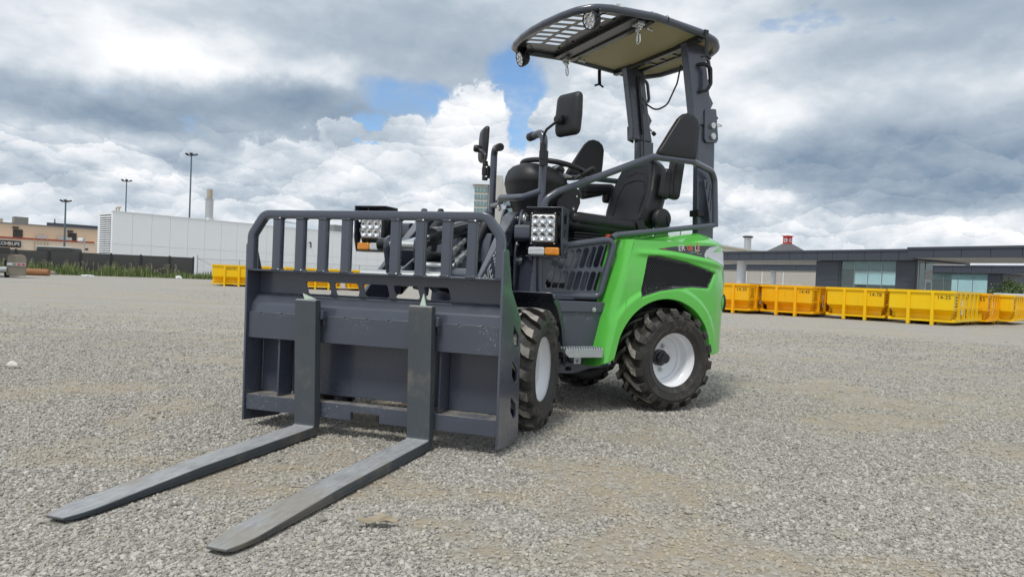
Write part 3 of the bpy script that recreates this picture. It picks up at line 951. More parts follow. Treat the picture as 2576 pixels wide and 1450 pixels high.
        if y < 0: m.add([(0.60, y - 0.02, 0.580), (0.60, y + 0.035, 0.582), (0.60, y - 0.03, 0.604), (0.606, y - 0.02, 0.580), (0.606, y + 0.035, 0.582), (0.606, y - 0.03, 0.604)], [(0, 1, 2), (3, 5, 4), (0, 3, 4, 1), (1, 4, 5, 2), (2, 5, 3, 0)])
        else: m.add([(0.60, y - 0.012, 0.580), (0.60, y + 0.014, 0.580), (0.60, y + 0.002, 0.628), (0.608, y - 0.012, 0.580), (0.608, y + 0.014, 0.580), (0.608, y + 0.002, 0.628)], [(0, 1, 2), (3, 5, 4), (0, 3, 4, 1), (1, 4, 5, 2), (2, 5, 3, 0)])
        m.build('latch_tab', 'pin_green', car)
        m = MB(MF); m.box2((0.5655, y + hw + 0.001, 0.498), (0.598, y + hw + 0.016, 0.535)); m.box2((0.5655, y + hw + 0.001, 0.47), (0.575, y + hw + 0.010, 0.498))
        m.build('fork_hook', 'grey_paint', car, bevel=0.002)
carriage()

# ---- front frame: tower, arms, tilt linkage
def front_frame():
    m = MB(MF)
    m.box2((-0.75, -0.24, 0.24), (0.10, 0.24, 0.52))
    m.prism([(-0.74, 0.50), (-0.40, 0.50), (-0.46, 0.84), (-0.50, 0.95), (-0.70, 0.95)], 'y', -0.16, 0.16)
    m.cyl((0, -0.42, RT), (0, 0.42, RT), 0.055, 16)
    m.box2((0.10, -0.20, 0.20), (0.24, 0.20, 0.44))
    ch = m.build('front_chassis', 'grey_paint', LO, bevel=0.006)
    ear = [(-0.47, 0.66), (-0.50, 0.62), (-0.68, 0.60), (-0.71, 0.80), (-0.69, 1.0), (-0.665, 1.065), (-0.62, 1.098), (-0.575, 1.094), (-0.545, 1.06), (-0.505, 0.95), (-0.472, 0.85)]
    for s in (-1, 1):
        for y in (0.195, 0.301):
            m = MB(MF); m.prism(rpoly(ear, 0.02, 3), 'y', s * y, s * (y + 0.012))
            m.build('ear_plate', 'grey_paint', ch, bevel=0.002)
        m = MB(MF); m.cyl((-0.613, s * 0.19, 1.035), (-0.613, s * 0.328, 1.035), 0.030, 20); m.cyl((-0.613, s * 0.3135, 1.035), (-0.613, s * 0.322, 1.035), 0.046, 20)
        m.bolt((-0.613, s * 0.322, 1.062), (0, s, 0), 0.008); m.bolt((-0.613, s * 0.322, 1.008), (0, s, 0), 0.008)
        m.build('pivot_pin', 'zinc', ch)
        for x, z in ((-0.50, 0.965), (-0.49, 0.89), (-0.56, 0.745)):
            m = MB(MF); m.bolt((x, s * 0.313, z), (0, s, 0), 0.008); m.build('bolt', 'zinc', ch)
        m = MB(MF); m.cyl((-0.56, s * 0.30, 0.805), (-0.56, s * 0.335, 0.805), 0.033, 18); m.build('cylinder_pin', 'zinc', ch)
        # lift arm: box section, deeper towards the front
        arm = [(-0.66, 1.03), (-0.63, 1.07), (-0.58, 1.078), (-0.52, 1.06), (0.0, 0.705), (0.16, 0.575), (0.36, 0.42), (0.44, 0.34), (0.44, 0.22), (0.36, 0.20), (0.20, 0.34), (-0.266, 0.70), (-0.487, 0.937), (-0.62, 0.985)]
        m = MB(MF); m.prism(arm, 'y', s * 0.222, s * 0.288)
        m.v = [Vector((p.x, s * (0.222 + 0.045 * max(0, min(1, (p.x + 0.52) / 0.52))), p.z)) if abs(p.y) < 0.25 else p for p in m.v]
        a = m.build('lift_arm', 'grey_paint', LO, bevel=0.005)
        if s > 0:
            # white lettering with a tyre-track mark on the arm's flank
            ux = Vector((0.52, 0, -0.355)).normalized()      # letters run down the arm, read from the near side
            up = Vector((0.355, 0, 0.52)).normalized()
            m = text_mb('EVE', 0.105, 0.0006, 'RIGHT', 0.9)
            M2 = frame(Vector((-0.165, 0.2886, 0.742)), -ux, up)
            m2 = MB(); m2.v = [M2 @ p for p in m.v]; m2.f = m.f
            # letters must read from the +y side: mirror axis handled by frame (x axis points up-arm)
            m2.build('lettering', 'decal_white', a, M=MF, smooth=0)
            k = MB(MF)
            c = Vector((-0.20, 0.2886, 0.765))
            for side in (-1, 1):
                for q in range(7):
                    b = c + (-ux) * (0.03 + side * 0.019) + up * (-0.058 + q * 0.0185)
                    u1 = (-ux * side * 0.9 + up * 0.35).normalized(); u2 = Vector((0, 1, 0)).cross(u1)
                    w, h = 0.015, 0.0058
                    P = [b - u1 * w - u2 * h, b + u1 * w - u2 * h * 0.8, b + u1 * w + u2 * h * 0.8, b - u1 * w + u2 * h]
                    k.add([p for p in P] + [p + Vector((0, 0.0008, 0)) for p in P], [(0, 1, 2, 3), (7, 6, 5, 4), (0, 4, 5, 1), (1, 5, 6, 2), (2, 6, 7, 3), (3, 7, 4, 0)])
            k.build('tyre_track_mark', 'decal_white', a, smooth=0)
    # cross tubes between the arms
    for (x, z, r) in ((-0.09, 0.70, 0.045), (0.36, 0.32, 0.04)):
        m = MB(MF); m.cyl((x, -0.221, z), (x, 0.221, z), r, 20); m.build('cross_tube', 'grey_paint', LO)
    # lift cylinders
    for s in (-1, 1):
        m = MB(MF); m.cyl((-0.56, s * 0.25, 0.805), (-0.2, s * 0.25, 0.62), 0.03, 16); m.cyl((-0.2, s * 0.25, 0.62), (0.02, s * 0.25, 0.51), 0.017, 12)
        m.build('lift_cylinder', 'black_steel', LO)
    # tilt cylinder
    A, B, C, D = Vector((-0.53, -0.005, 0.985)), Vector((-0.10, -0.005, 0.903)), Vector((0.03, -0.005, 0.878)), Vector((0.25, -0.005, 0.836))
    m = MB(MF)
    m.cyl(A, B, 0.042, 24); m.cyl(B - (A - B).normalized() * -0.02, B + (B - A).normalized() * 0.045, 0.0475, 24)
    m.cyl(A + (A - B).normalized() * 0.012, A, 0.048, 24)
    t = m.build('tilt_cylinder', 'black_steel', LO, smooth=40)
    m = MB(MF); m.cyl(B, D, 0.021, 18); m.build('piston_rod', 'chrome', t)
    for (x, z, a, b) in ((-0.55, 0.99, -0.07, 0.085), (0.25, 0.835, -0.085, 0.095)):
        m = MB(MF); m.cyl((x, a, z), (x, b, z), 0.0235, 18); m.build('clevis_pin', 'zinc', t)
    for s in (-1, 1):
        m = MB(MF); y0 = 0.05 * s + (0.012 if s > 0 else -0.012)
        m.prism(rpoly([(-0.60, 0.92), (-0.52, 0.92), (-0.505, 0.99), (-0.52, 1.035), (-0.58, 1.04), (-0.60, 1.0)], 0.025, 4), 'y', y0, y0 + s * 0.012)
        m.build('cylinder_bracket', 'grey_paint', t, bevel=0.002)
        # rocker plates
        y0 = 0.068 * s
        m = MB(MF)
        m.prism(rpoly([(0.25, 0.882), (0.292, 0.862), (0.298, 0.82), (0.26, 0.70), (0.22, 0.62), (0.14, 0.60), (0.13, 0.65), (0.175, 0.72), (0.205, 0.83), (0.218, 0.868)], 0.02, 4), 'y', y0, y0 + s * 0.014)
        m.build('rocker_plate', 'grey_paint', LO, bevel=0.003)
        # lower link bars
        m = MB(MF)
        y1 = 0.098 * s
        m.prism(stadium((0.02, 0.705), 0.30, 0.075, R_(-24), 8), 'y', y1, y1 + s * 0.012)
        m.build('link_bar', 'grey_paint', LO, bevel=0.003)
    m = MB(MF); m.cyl((-0.08, -0.11, 0.75), (-0.08, 0.122, 0.75), 0.020, 16); m.cyl((0.10, -0.11, 0.665), (0.10, 0.122, 0.665), 0.020, 16); m.cyl((0.235, -0.22, 0.69), (0.235, 0.22, 0.69), 0.03, 16)
    m.build('link_pin', 'zinc', LO)
    m = MB(MF); m.cyl((0.255, -0.125, 0.838), (0.255, -0.0855, 0.838), 0.03, 20); m.build('pin_tube', 'black_steel', LO)
    # quick couplings on a bracket, with sleeved hoses
    m = MB(MF); m.box2((-0.36, -0.03, 0.735), (-0.16, 0.16, 0.745)); m.box2((-0.36, 0.148, 0.66), (-0.16, 0.158, 0.79))
    m.build('coupling_bracket', 'black_steel', LO, bevel=0.002)
    for k, (y, z) in enumerate(((0.105, 0.80), (0.055, 0.835))):
        a, b = Vector((-0.10, y, z - 0.045)), Vector((-0.40, y - 0.02, z + 0.065))
        dd = (b - a)
        m = MB(MF)
        for (u0, u1, r, sg) in ((0.0, 0.16, 0.020, 16), (0.16, 0.24, 0.024, 6), (0.24, 0.42, 0.021, 16), (0.42, 0.5, 0.017, 16), (0.5, 0.58, 0.023, 6), (0.58, 0.8, 0.015, 14), (0.8, 0.86, 0.02, 6), (0.86, 1.0, 0.016, 14)):
            m.cyl(a + dd * u0, a + dd * u1, r, sg)
        m.build('hose_coupling', 'zinc', LO, smooth=25)
    hs = [([(-0.40, 0.085, 0.86), (-0.48, 0.08, 0.90), (-0.52, 0.12, 1.02), (-0.60, 0.10, 1.06), (-0.75, 0.05, 1.0), (-0.9, 0.0, 0.8)], 0.030),
          ([(-0.40, 0.035, 0.895), (-0.50, 0.04, 0.86), (-0.62, 0.05, 0.80), (-0.78, 0.02, 0.70)], 0.022),
          ([(-0.05, -0.10, 0.74), (-0.20, -0.08, 0.80), (-0.35, -0.09, 0.80), (-0.50, -0.1, 0.72), (-0.70, -0.08, 0.62)], 0.030),
          ([(-0.22, -0.12, 0.87), (-0.34, -0.11, 0.97), (-0.48, -0.11, 1.02), (-0.66, -0.09, 0.98), (-0.8, -0.05, 0.85)], 0.028),
          ([(0.0, 0.03, 0.66), (-0.2, 0.05, 0.63), (-0.45, 0.06, 0.60), (-0.7, 0.05, 0.55)], 0.02)]
    for pts, r in hs:
        m = MB(MF); m.tube(pts, r, 12, 0.09, fn=6); m.build('hydraulic_hose', 'black_plastic', LO)
front_frame()

# ---- front fenders
for s in (1, -1):
    prof = fillet_path([Vector(p) for p in ((-0.165, 0, 0.642), (-0.22, 0, 0.636), (-0.31, 0, 0.588), (-0.417, 0, 0.486), (-0.47, 0, 0.36), (-0.515, 0, 0.275))], 0.06, False, 4)
    if s < 0: prof = [p for p in prof if p.x < -0.30]
    m = MB(MF); n = len(prof); vs = []
    for y, dz in ((0.36, 0.0), (0.598 if s > 0 else 0.535, 0.0), (0.613 if s > 0 else 0.55, -0.006), (0.616 if s > 0 else 0.553, -0.03)):
        for i, p in enumerate(prof):
            k = prof[min(i + 1, n - 1)] - prof[max(i - 1, 0)]
            nn = Vector((-k.z, 0, k.x)).normalized()
            if nn.z < 0 or nn.x > 0.3: nn = -nn
            q = p + (Vector((0.055, 0, dz)) if dz < -0.02 and i > 3 else Vector((0, 0, dz)))
            vs.append((q.x, s * y, q.z))
    fs = []
    for a in range(3):
        fs += [[a * n + i, a * n + i + 1, (a + 1) * n + i + 1, (a + 1) * n + i] for i in range(n - 1)]
    m.add(vs, fs)
    o = m.build('front_fender', 'grey_paint', LO, smooth=40)
    sd = o.modifiers.new('thick', 'SOLIDIFY'); sd.thickness = 0.006; sd.offset = -1

# ---- head lamps on brackets
def head_lamp(s):
    yc = s * 0.502
    m = MB(MF)
    m.rbox((-0.365, yc, 0.970), (0.075, 0.158, 0.172), 0.022)
    lamp = m.build('head_lamp', 'black_plastic', LO, smooth=50)
    m = MB(MF); m.rbox((-0.332, yc, 0.970), (0.014, 0.126, 0.140), 0.006); m.build('lens', 'lens_clear', lamp, smooth=50)
    for i in range(3):
        for j in range(3):
            c = Vector((-0.3245, yc + (j - 1) * 0.0405, 0.970 + (i - 1) * 0.0445))
            m = MB(MF)
            m.lathe([(0.0, -0.002), (0.006, -0.001), (0.0095, 0.004), (0.0165, 0.0075), (0.0195, 0.008), (0.0205, 0.005), (0.0205, -0.002)], c, (1, 0, 0), 18)
            m.build('reflector_cup', 'chrome', lamp, smooth=60)
    for dy in (-0.062, 0.062):
        for dz in (-0.078, 0.078):
            m = MB(MF); m.cyl((-0.3285, yc + dy, 0.970 + dz), (-0.3265, yc + dy, 0.970 + dz), 0.004, 10); m.build('screw', 'zinc', lamp)
    # bent bracket: hood, outer side with cut-outs, back and floor
    m = MB(MF)
    y0, y1 = s * 0.410, s * 0.600
    m.box2((-0.46, min(y0, y1), 1.074), (-0.315, max(y0, y1), 1.080))
    m.box2((-0.46, min(y0, y1), 0.822), (-0.335, max(y0, y1), 0.828))
    m.box2((-0.466, min(y0, y1), 0.822), (-0.460, max(y0, y1), 1.080))
    br = m.build('lamp_bracket', 'grey_paint', lamp, bevel=0.002)
    out = [(-0.46, 0.822), (-0.345, 0.822), (-0.318, 0.90), (-0.315, 1.08), (-0.46, 1.08)]
    holes = [rpoly([(-0.43, 1.0), (-0.36, 0.99), (-0.345, 1.04), (-0.40, 1.055), (-0.43, 1.04)], 0.012), rpoly([(-0.41, 0.93), (-0.375, 0.93), (-0.375, 0.965), (-0.41, 0.965)], 0.01), stadium((-0.395, 0.87), 0.045, 0.03, R_(80))]
    m = MB(MF); m.plate(out, holes, 'y', s * 0.600, s * 0.606); m.build('bracket_side', 'grey_paint', lamp, bevel=0.0015)
    m = MB(MF)
    m.prism(rpoly([(-0.53, 0.905), (-0.45, 0.905), (-0.42, 0.92), (-0.42, 0.99), (-0.47, 1.0), (-0.53, 0.955)], 0.015, 3), 'y', s * 0.314, s * 0.41)
    m.build('bracket_foot', 'grey_paint', lamp, bevel=0.003)
    # indicator: clear inner half, amber outer half
    for (a, b, mt, nm) in ((0.424, 0.512, 'lens_white', 'marker_lens'), (0.514, 0.590, 'lens_amber', 'indicator_lens')):
        m = MB(MF); m.rbox((-0.352, s * (a + b) / 2, 0.8515), (0.05, b - a, 0.042), 0.009)
        o = m.build(nm, mt, lamp, smooth=50)
        k = MB(MF)
        for q in range(5):
            z = 0.838 + q * 0.0068
            k.box2((-0.3285, s * (a + 0.008), z), (-0.3255, s * (b - 0.008), z + 0.0022))
        k.build('lens_ribs', mt, lamp)
    m = MB(MF); m.tube([(-0.39, s * 0.43, 0.85), (-0.42, s * 0.39, 0.87), (-0.47, s * 0.37, 0.84), (-0.5, s * 0.34, 0.88), (-0.52, s * 0.33, 0.92)], 0.005, 8, 0.02); m.build('lamp_cable', 'black_plastic', lamp)
for s in (1, -1): head_lamp(s)

# ------------------------------------------------------------------ rear frame
def rear_chassis():
    m = MB(MR)
    m.box2((-0.5, -0.215, 0.26), (0.80, 0.30, 0.60))
    m.box2((0.55, -0.42, 0.56), (0.86, 0.42, 0.60))
    m.cyl((0, -0.25, RT), (0, 0.42, RT), 0.055, 16)
    m.box2((0.80, -0.12, 0.28), (1.02, 0.12, 0.34)); m.box2((0.80, -0.12, 0.50), (1.02, 0.12, 0.56))
    m.cyl((1.01, 0, 0.22), (1.01, 0, 0.62), 0.05, 18)
    ch = m.build('rear_chassis', 'grey_paint', LO, bevel=0.006)
    for s in (1, -1):
        # side rail under the step, battery box above it
        m = MB(MR); m.plate(rpoly([(0.30, 0.32), (0.70, 0.32), (0.72, 0.21), (0.56, 0.203), (0.45, 0.228), (0.30, 0.235)], 0.01, 2), [stadium((0.588, 0.23), 0.042, 0.022, 0)], 'y', s * 0.44, s * 0.452)
        m.build('side_rail', 'grey_paint', ch, bevel=0.002)
        m = MB(MR); m.prism([(0.40, 0.30), (0.66, 0.30), (0.70, 0.54), (0.40, 0.54)], 'y', s * 0.30, s * 0.497)
        b = m.build('side_box', 'grey_paint_worn', LO, bevel=0.004)
        m = MB(MR); m.prism([(0.38, 0.538), (0.705, 0.538), (0.71, 0.597), (0.38, 0.594)], 'y', s * 0.30, s * 0.506)
        m.build('box_lid', 'grey_paint', b, bevel=0.004)
        m = MB(MR); m.bolt((0.475, s * 0.507, 0.553), (0, s, 0), 0.0085); m.build('bolt', 'zinc', b)
        # serrated step
        m = MB(MR)
        m.plate([(0.47, 0.305), (0.68, 0.308), (0.705, 0.33), (0.705, 0.352), (0.47, 0.350)], [], 'y', s * 0.594, s * 0.600)
        m.box2((0.4705, s * 0.5, 0.340), (0.475, s * 0.5938, 0.350))
        m.box2((0.70, s * 0.5, 0.332), (0.7048, s * 0.5938, 0.352))
        st = m.build('step', 'galvanised', LO, bevel=0.001)
        m = MB(MR); x = 0.476
        teeth = []
        for row in range(4):
            y = s * (0.515 + row * 0.026)
            x = 0.476
            while x < 0.695:
                m.add([(x, y - 0.010, 0.346), (x + 0.008, y - 0.010, 0.346), (x + 0.008, y + 0.010, 0.346), (x, y + 0.010, 0.346), (x + 0.001, y - 0.007, 0.358), (x + 0.007, y - 0.007, 0.358), (x + 0.007, y + 0.007, 0.358), (x + 0.001, y + 0.007, 0.358)],
                      [(0, 1, 2, 3), (4, 5, 6, 7), (0, 1, 5, 4), (1, 2, 6, 5), (2, 3, 7, 6), (3, 0, 4, 7)])
                x += 0.0155
        m.box2((0.476, s * 0.503, 0.3435), (0.699, s * 0.5935, 0.3475))
        m.build('tread_teeth', 'galvanised', st)
        m = MB(MR); m.box2((0.545, s * 0.50, 0.262), (0.59, s * 0.506, 0.338)); m.box2((0.545, s * 0.453, 0.262), (0.59, s * 0.4995, 0.268)); m.bolt((0.567, s * 0.507, 0.276), (0, s, 0), 0.007)
        m.build('step_bracket', 'galvanised', st, bevel=0.001)
    # platform and front wall below the console
    m = MB(MR); m.box2((0.20, -0.44, 0.602), (0.80, 0.44, 0.615)); m.build('floor_plate', 'grey_paint', LO, bevel=0.002)
    m = MB(MR); m.prism([(0.72, 0.616), (0.80, 0.616), (0.76, 1.02), (0.70, 1.02)], 'y', -0.36, 0.36); m.build('dash_wall', 'grey_paint', LO, bevel=0.004)
    m = MB(MR); m.box2((0.52, 0.20, 0.66), (0.60, 0.27, 0.69)); m.cyl((0.60, 0.235, 0.675), (0.70, 0.235, 0.76), 0.012, 10); m.build('pedal', 'black_plastic', LO, bevel=0.003)
    # seat box
    m = MB(MR); m.prism([(-0.30, 0.616), (0.42, 0.616), (0.36, 0.94), (-0.30, 0.94)], 'y', -0.30, 0.30); m.build('seat_box', 'grey_paint', LO, bevel=0.008)
rear_chassis()

# ---- green rear bodywork: a lofted shell with wheel arches, fender brow and grille openings
PL = [(0.0, 0.585), (-0.12, 0.585), (-0.24, 0.578), (-0.36, 0.555), (-0.46, 0.508), (-0.54, 0.43), (-0.595, 0.31), (-0.62, 0.16), (-0.627, 0.0)]
def xf(z): return 0.300 + (0.940 - z) * 0.252
GR = [(0.172, 0.857), (0.096, 0.861), (-0.10, 0.836), (-0.348, 0.783), (-0.283, 0.690), (-0.15, 0.693), (-0.024, 0.683), (0.10, 0.665), (0.228, 0.628), (0.205, 0.73)]
def poly_sd(p, poly):
    # signed distance to a polygon (negative inside)
    d = 1e9; inside = False
    n = len(poly)
    for i in range(n):
        ax, ay = poly[i]; bx, by = poly[(i + 1) % n]
        ex, ey = bx - ax, by - ay
        wx, wy = p[0] - ax, p[1] - ay
        t = max(0, min(1, (wx * ex + wy * ey) / (ex * ex + ey * ey)))
        d = min(d, math.hypot(wx - ex * t, wy - ey * t))
        if (ay > p[1]) != (by > p[1]) and p[0] < (bx - ax) * (p[1] - ay) / (by - ay) + ax: inside = not inside
    return -d if inside else d
def sstep(a, b, x):
    t = max(0.0, min(1.0, (x - a) / (b - a)))
    return t * t * (3 - 2 * t)
ACX, ACZ, ARX, ARZ = 0.045, 0.285, 0.345, 0.337
GRB = (min(p[0] for p in GR) - 0.03, max(p[0] for p in GR) + 0.03, min(p[1] for p in GR) - 0.03, max(p[1] for p in GR) + 0.03)
def relief(x, z):
    rho = math.hypot((x - ACX) / ARX, (z - ACZ) / ARZ)
    d = 0.016 * (1 - sstep(1.17, 1.25, rho))
    # shoulder rib above the grille sweeping to the rear
    zr = 0.892 - 0.22 * (x - 0.05) ** 2 - 0.12 * max(0, -x) 
    zr = 0.880 + 0.10 * min(0, x) - 0.02
    d += 0.010 * math.exp(-((z - (zr + 0.012)) / 0.016) ** 2) * sstep(0.30, 0.18, x) * sstep(-0.52, -0.38, x)
    if GRB[0] < x < GRB[1] and GRB[2] < z < GRB[3]:
        d -= 0.020 * (1 - sstep(-0.006, 0.006, poly_sd((x, z), GR)))
    d -= 0.022 * sstep(0.66, 0.40, z) * sstep(-0.25, -0.5, x) * 0.4
    return d
# dense samples of the plan curve (side and rear), parameterised by length
_pl = fillet_path([Vector((p[0], p[1], 0)) for p in PL], 0.25, False, 8)
PLX = np.array([p.x for p in _pl]); PLY = np.array([p.y for p in _pl])
def side_y(x):
    return float(np.interp(-x, -PLX, PLY)) if x < 0 else 0.585
def zbot(x):
    a = abs((x - ACX) / ARX)
    if a < 1: return max(0.30 if x < 0 else 0.275, ACZ + ARZ * math.sqrt(1 - a * a))
    return 0.305 if x < 0 else 0.245 + max(0.0, min(1.0, (0.50 - x) / 0.11)) * 0.05
def ztop(x): return 0.942 + 0.012 * sstep(0.3, -0.3, x)
def shell(s):
    cols = []
    xs0 = list(np.linspace(0.0, 1.0, 150))
    # column list: (kind, value): front return, front corner, side, rear
    for k in range(5): cols.append(('f', k / 5))
    for u in xs0: cols.append(('s', u))
    n_r = 46
    acc = np.concatenate([[0], np.cumsum(np.hypot(np.diff(PLX), np.diff(PLY)))])
    for k in range(1, 111): cols.append(('r', k / 110 * acc[-1]))
    rows = 78
    V = []
    for kind, u in cols:
        def P(z):
            fx = xf(z)
            if kind == 'f':
                # leg's front face and rounded corner
                a = [(fx + 0.022, 0.40), (fx + 0.020, 0.47), (fx + 0.012, 0.535), (fx + 0.002, 0.567), (fx - 0.014, 0.581)]
                q = a[int(round(u * 5))]
                return q[0], q[1], (0.5, 0.5)
            if kind == 's':
                x0 = fx - 0.028
                x = x0 * (1 - u)
                return x, 0.585, (0, 1)
            x = float(np.interp(u, acc, PLX)); y = float(np.interp(u, acc, PLY))
            e = 0.01
            x1 = float(np.interp(min(u + e, acc[-1]), acc, PLX)); y1 = float(np.interp(min(u + e, acc[-1]), acc, PLY))
            x2 = float(np.interp(max(u - e, 0), acc, PLX)); y2 = float(np.interp(max(u - e, 0), acc, PLY))
            tx, ty = x1 - x2, y1 - y2
            l = math.hypot(tx, ty)
            return x, y, (ty / l, -tx / l)
        lo, hi = 0.20, 0.75
        for _ in range(24):
            mid = (lo + hi) / 2
            if mid < zbot(P(mid)[0]): lo = mid
            else: hi = mid
        zb = hi
        col = []
        x, y, nn = P(zb)
        zt = ztop(P(0.94)[0])
        d0 = relief(x, zb) if kind != 'f' else 0
        col.append((x - nn[0] * 0.05, y - nn[1] * 0.05, zb + 0.004))
        col.append((x - nn[0] * 0.006 + nn[0] * d0, y - nn[1] * 0.006 + nn[1] * d0, zb))
        for j in range(rows + 1):
            t = j / rows
            z = zb + 0.004 + (zt - zb - 0.004) * t
            x, y, nn = P(z)
            d = relief(x, z) if kind != 'f' else (0.016 * (1 - sstep(1.17, 1.25, math.hypot((x - ACX) / ARX, (z - ACZ) / ARZ))) * u)
            tuck = 0.02 * sstep(0.70, 0.95, z)          # tumblehome
            col.append((x + nn[0] * (d - tuck), y + nn[1] * (d - tuck), z))
        x, y, nn = P(zt)
        for ins, dz in ((0.028, 0.010), (0.06, 0.028), (0.10, 0.050), (0.125, 0.061), (0.15, 0.067), (0.20, 0.072), (0.30, 0.078)):
            rise = 1.0 if kind != 'f' else 0.9
            xx, yy = x - nn[0] * ins, max(0.0, y - nn[1] * ins)
            if kind == 'f': xx, yy = x - ins * 0.5, max(0.18, y - ins)
            col.append((xx, yy, zt + dz * rise - 0.115 * max(0.0, xx + 0.32) * min(1, ins / 0.12)))
        V.append(col)
    n = len(V[0])
    m = MB(MR)
    vs = [(p[0], s * p[1], p[2]) for c in V for p in c]
    fs = [[i * n + j, i * n + j + 1, (i + 1) * n + j + 1, (i + 1) * n + j] for i in range(len(V) - 1) for j in range(n - 1)]
    m.add(vs, fs)
    return m
def body():
    m = shell(1)
    k = shell(-1)
    m.add(k.v, k.f)
    # closing deck between the two halves
    m.box2((-0.50, -0.36, 0.94), (0.10, 0.36, 0.955))
    sh = m.build('body_shell', 'green_shell', LO, smooth=32)
    def on(x, z, off):            # point on the outer skin, lifted by off
        tuck = 0.02 * sstep(0.70, 0.95, z)
        return Vector((x, side_y(x) + relief(x, z) - tuck + off, z))
    def skin_patch(poly, off, s, name, mt, parent, sub=0.02):
        bm = bmesh.new()
        vs = [bm.verts.new((p[0], p[1], 0)) for p in poly]
        f = bm.faces.new(vs)
        bmesh.ops.triangulate(bm, faces=bm.faces)
        for _ in range(4):
            es = [e for e in bm.edges if e.calc_length() > sub]
            if not es: break
            bmesh.ops.subdivide_edges(bm, edges=es, cuts=1)
            bmesh.ops.triangulate(bm, faces=bm.faces)
        bm.verts.index_update()
        q = MB(MR)
        q.add([(lambda P: (P.x, s * P.y, P.z))(on(v.co.x, v.co.y, off)) for v in bm.verts], [[v.index for v in f.verts] for f in bm.faces])
        bm.free()
        return q.build(name, mt, parent, smooth=60)
    for s in (1, -1):
        # perforated grille: hexagonal honeycomb over a dark backing
        inner = GR
        skin_patch(GR, 0.0012, s, 'grille_backing', 'canopy_black', sh, 0.03)
        q = MB(MR)
        pitch = 0.0142; dx, dz = pitch, pitch * 0.866
        iz = 0; z = 0.622
        while z < 0.87:
            x = -0.36 + (dx / 2 if iz % 2 else 0)
            while x < 0.24:
                if poly_sd((x, z), GR) < -0.0045:
                    o_ = []; i_ = []; b_ = []
                    for h in range(6):
                        a = math.pi / 6 + h * math.pi / 3
                        for (lst, r, off) in ((o_, pitch / 1.732, 0.0075), (i_, pitch * 0.40, 0.0075), (b_, pitch * 0.40, 0.0020)):
                            P = on(x, z, 0); lst.append((x + r * math.cos(a), s * (P.y + off), z + r * math.sin(a)))
                    q.add(o_ + i_ + b_, [[h, (h + 1) % 6, 6 + (h + 1) % 6, 6 + h] for h in range(6)] + [[6 + h, 6 + (h + 1) % 6, 12 + (h + 1) % 6, 12 + h] for h in range(6)])
                x += dx
            z += dz; iz += 1
        q.build('grille', 'black_plastic', sh, smooth=0)
        if s > 0:
            dk = skin_patch([(0.105, 0.9005), (0.0, 0.9185), (-0.14, 0.931), (-0.27, 0.9395), (-0.375, 0.944), (-0.30, 0.932), (-0.262, 0.912), (-0.245, 0.888), (-0.248, 0.868), (-0.12, 0.8835), (0.0, 0.8945)], 0.0012, s, 'decal', 'decal_dark', sh)
            def lay(tm, cx, cz, mt, nm, rot=0.0):
                q = MB(MR)
                for p in tm.v:
                    x = cx - (p.x * math.cos(rot) - p.y * math.sin(rot)); z = cz + (p.x * math.sin(rot) + p.y * math.cos(rot))
                    P = on(x, z, 0.0022 + p.z)
                    q.v.append(Vector((P.x, s * P.y, P.z)))
                q.f = tm.f
                return q.build(nm, mt, dk, smooth=0)
            lay(text_mb('ER', 0.046, 0.0, 'LEFT', 1.0), -0.040, 0.911, 'decal_white', 'lettering', 0.08)
            lay(text_mb('08', 0.046, 0.0, 'LEFT', 0.95), -0.106, 0.9155, 'decal_orange', 'lettering', 0.08)
            lay(text_mb('LE', 0.047, 0.0, 'LEFT', 0.9), -0.164, 0.918, 'decal_white', 'lettering', 0.08)
            lay(text_mb('ELECTRIC', 0.013, 0.0, 'LEFT', 1.0), -0.128, 0.893, 'decal_teal', 'lettering', 0.08)
            lay(text_mb('LOADER', 0.010, 0.0, 'LEFT', 1.0), -0.185, 0.886, 'decal_teal', 'lettering', 0.08)
            b = MB(); b.add([(0, -0.03, 0), (0.006, -0.03, 0), (0.008, 0.034, 0), (0.001, 0.034, 0)], [(0, 1, 2, 3)])
            lay(b, -0.186, 0.920, 'decal_orange', 'lettering')
            b = MB(); b.add([(0, 0, 0), (0.045, 0.006, 0), (0.012, 0.001, 0), (0.045, -0.004, 0)], [(0, 1, 2), (0, 2, 3)])
            lay(b, 0.075, 0.903, 'decal_orange', 'lettering')
            # silver insert and its light sweep
            skin_patch([(-0.375, 0.9445), (-0.395, 0.941), (-0.34, 0.930), (-0.285, 0.915), (-0.262, 0.890), (-0.257, 0.868), (-0.247, 0.8675), (-0.2445, 0.888), (-0.2615, 0.9125), (-0.2995, 0.9325)], 0.0016, s, 'silver_trim', 'silver_plastic', sh)
            skin_patch([(-0.268, 0.893), (-0.30, 0.902), (-0.36, 0.907), (-0.45, 0.912), (-0.53, 0.912), (-0.53, 0.822), (-0.47, 0.826), (-0.41, 0.838), (-0.34, 0.856), (-0.28, 0.872)], 0.0016, s, 'silver_insert', 'silver_plastic', sh)
        # tail lamp boss
        c = Vector((-0.462, s * 0.440, 0.608)); ax = Vector((-0.86, s * 0.42, 0.0)).normalized()
        q = MB(MR); q.lathe([(0.090, -0.03), (0.080, 0.0), (0.062, 0.028), (0.055, 0.036), (0.05, 0.038), (0.0, 0.038)], c, ax, 28)
        tl = q.build('lamp_boss', 'green_shell', sh, smooth=45)
        q = MB(MR); q.lathe([(0.049, 0.036), (0.049, 0.046), (0.04, 0.052), (0.0, 0.054)], c, ax, 28); q.build('tail_lamp', 'lens_red', sh, smooth=45)
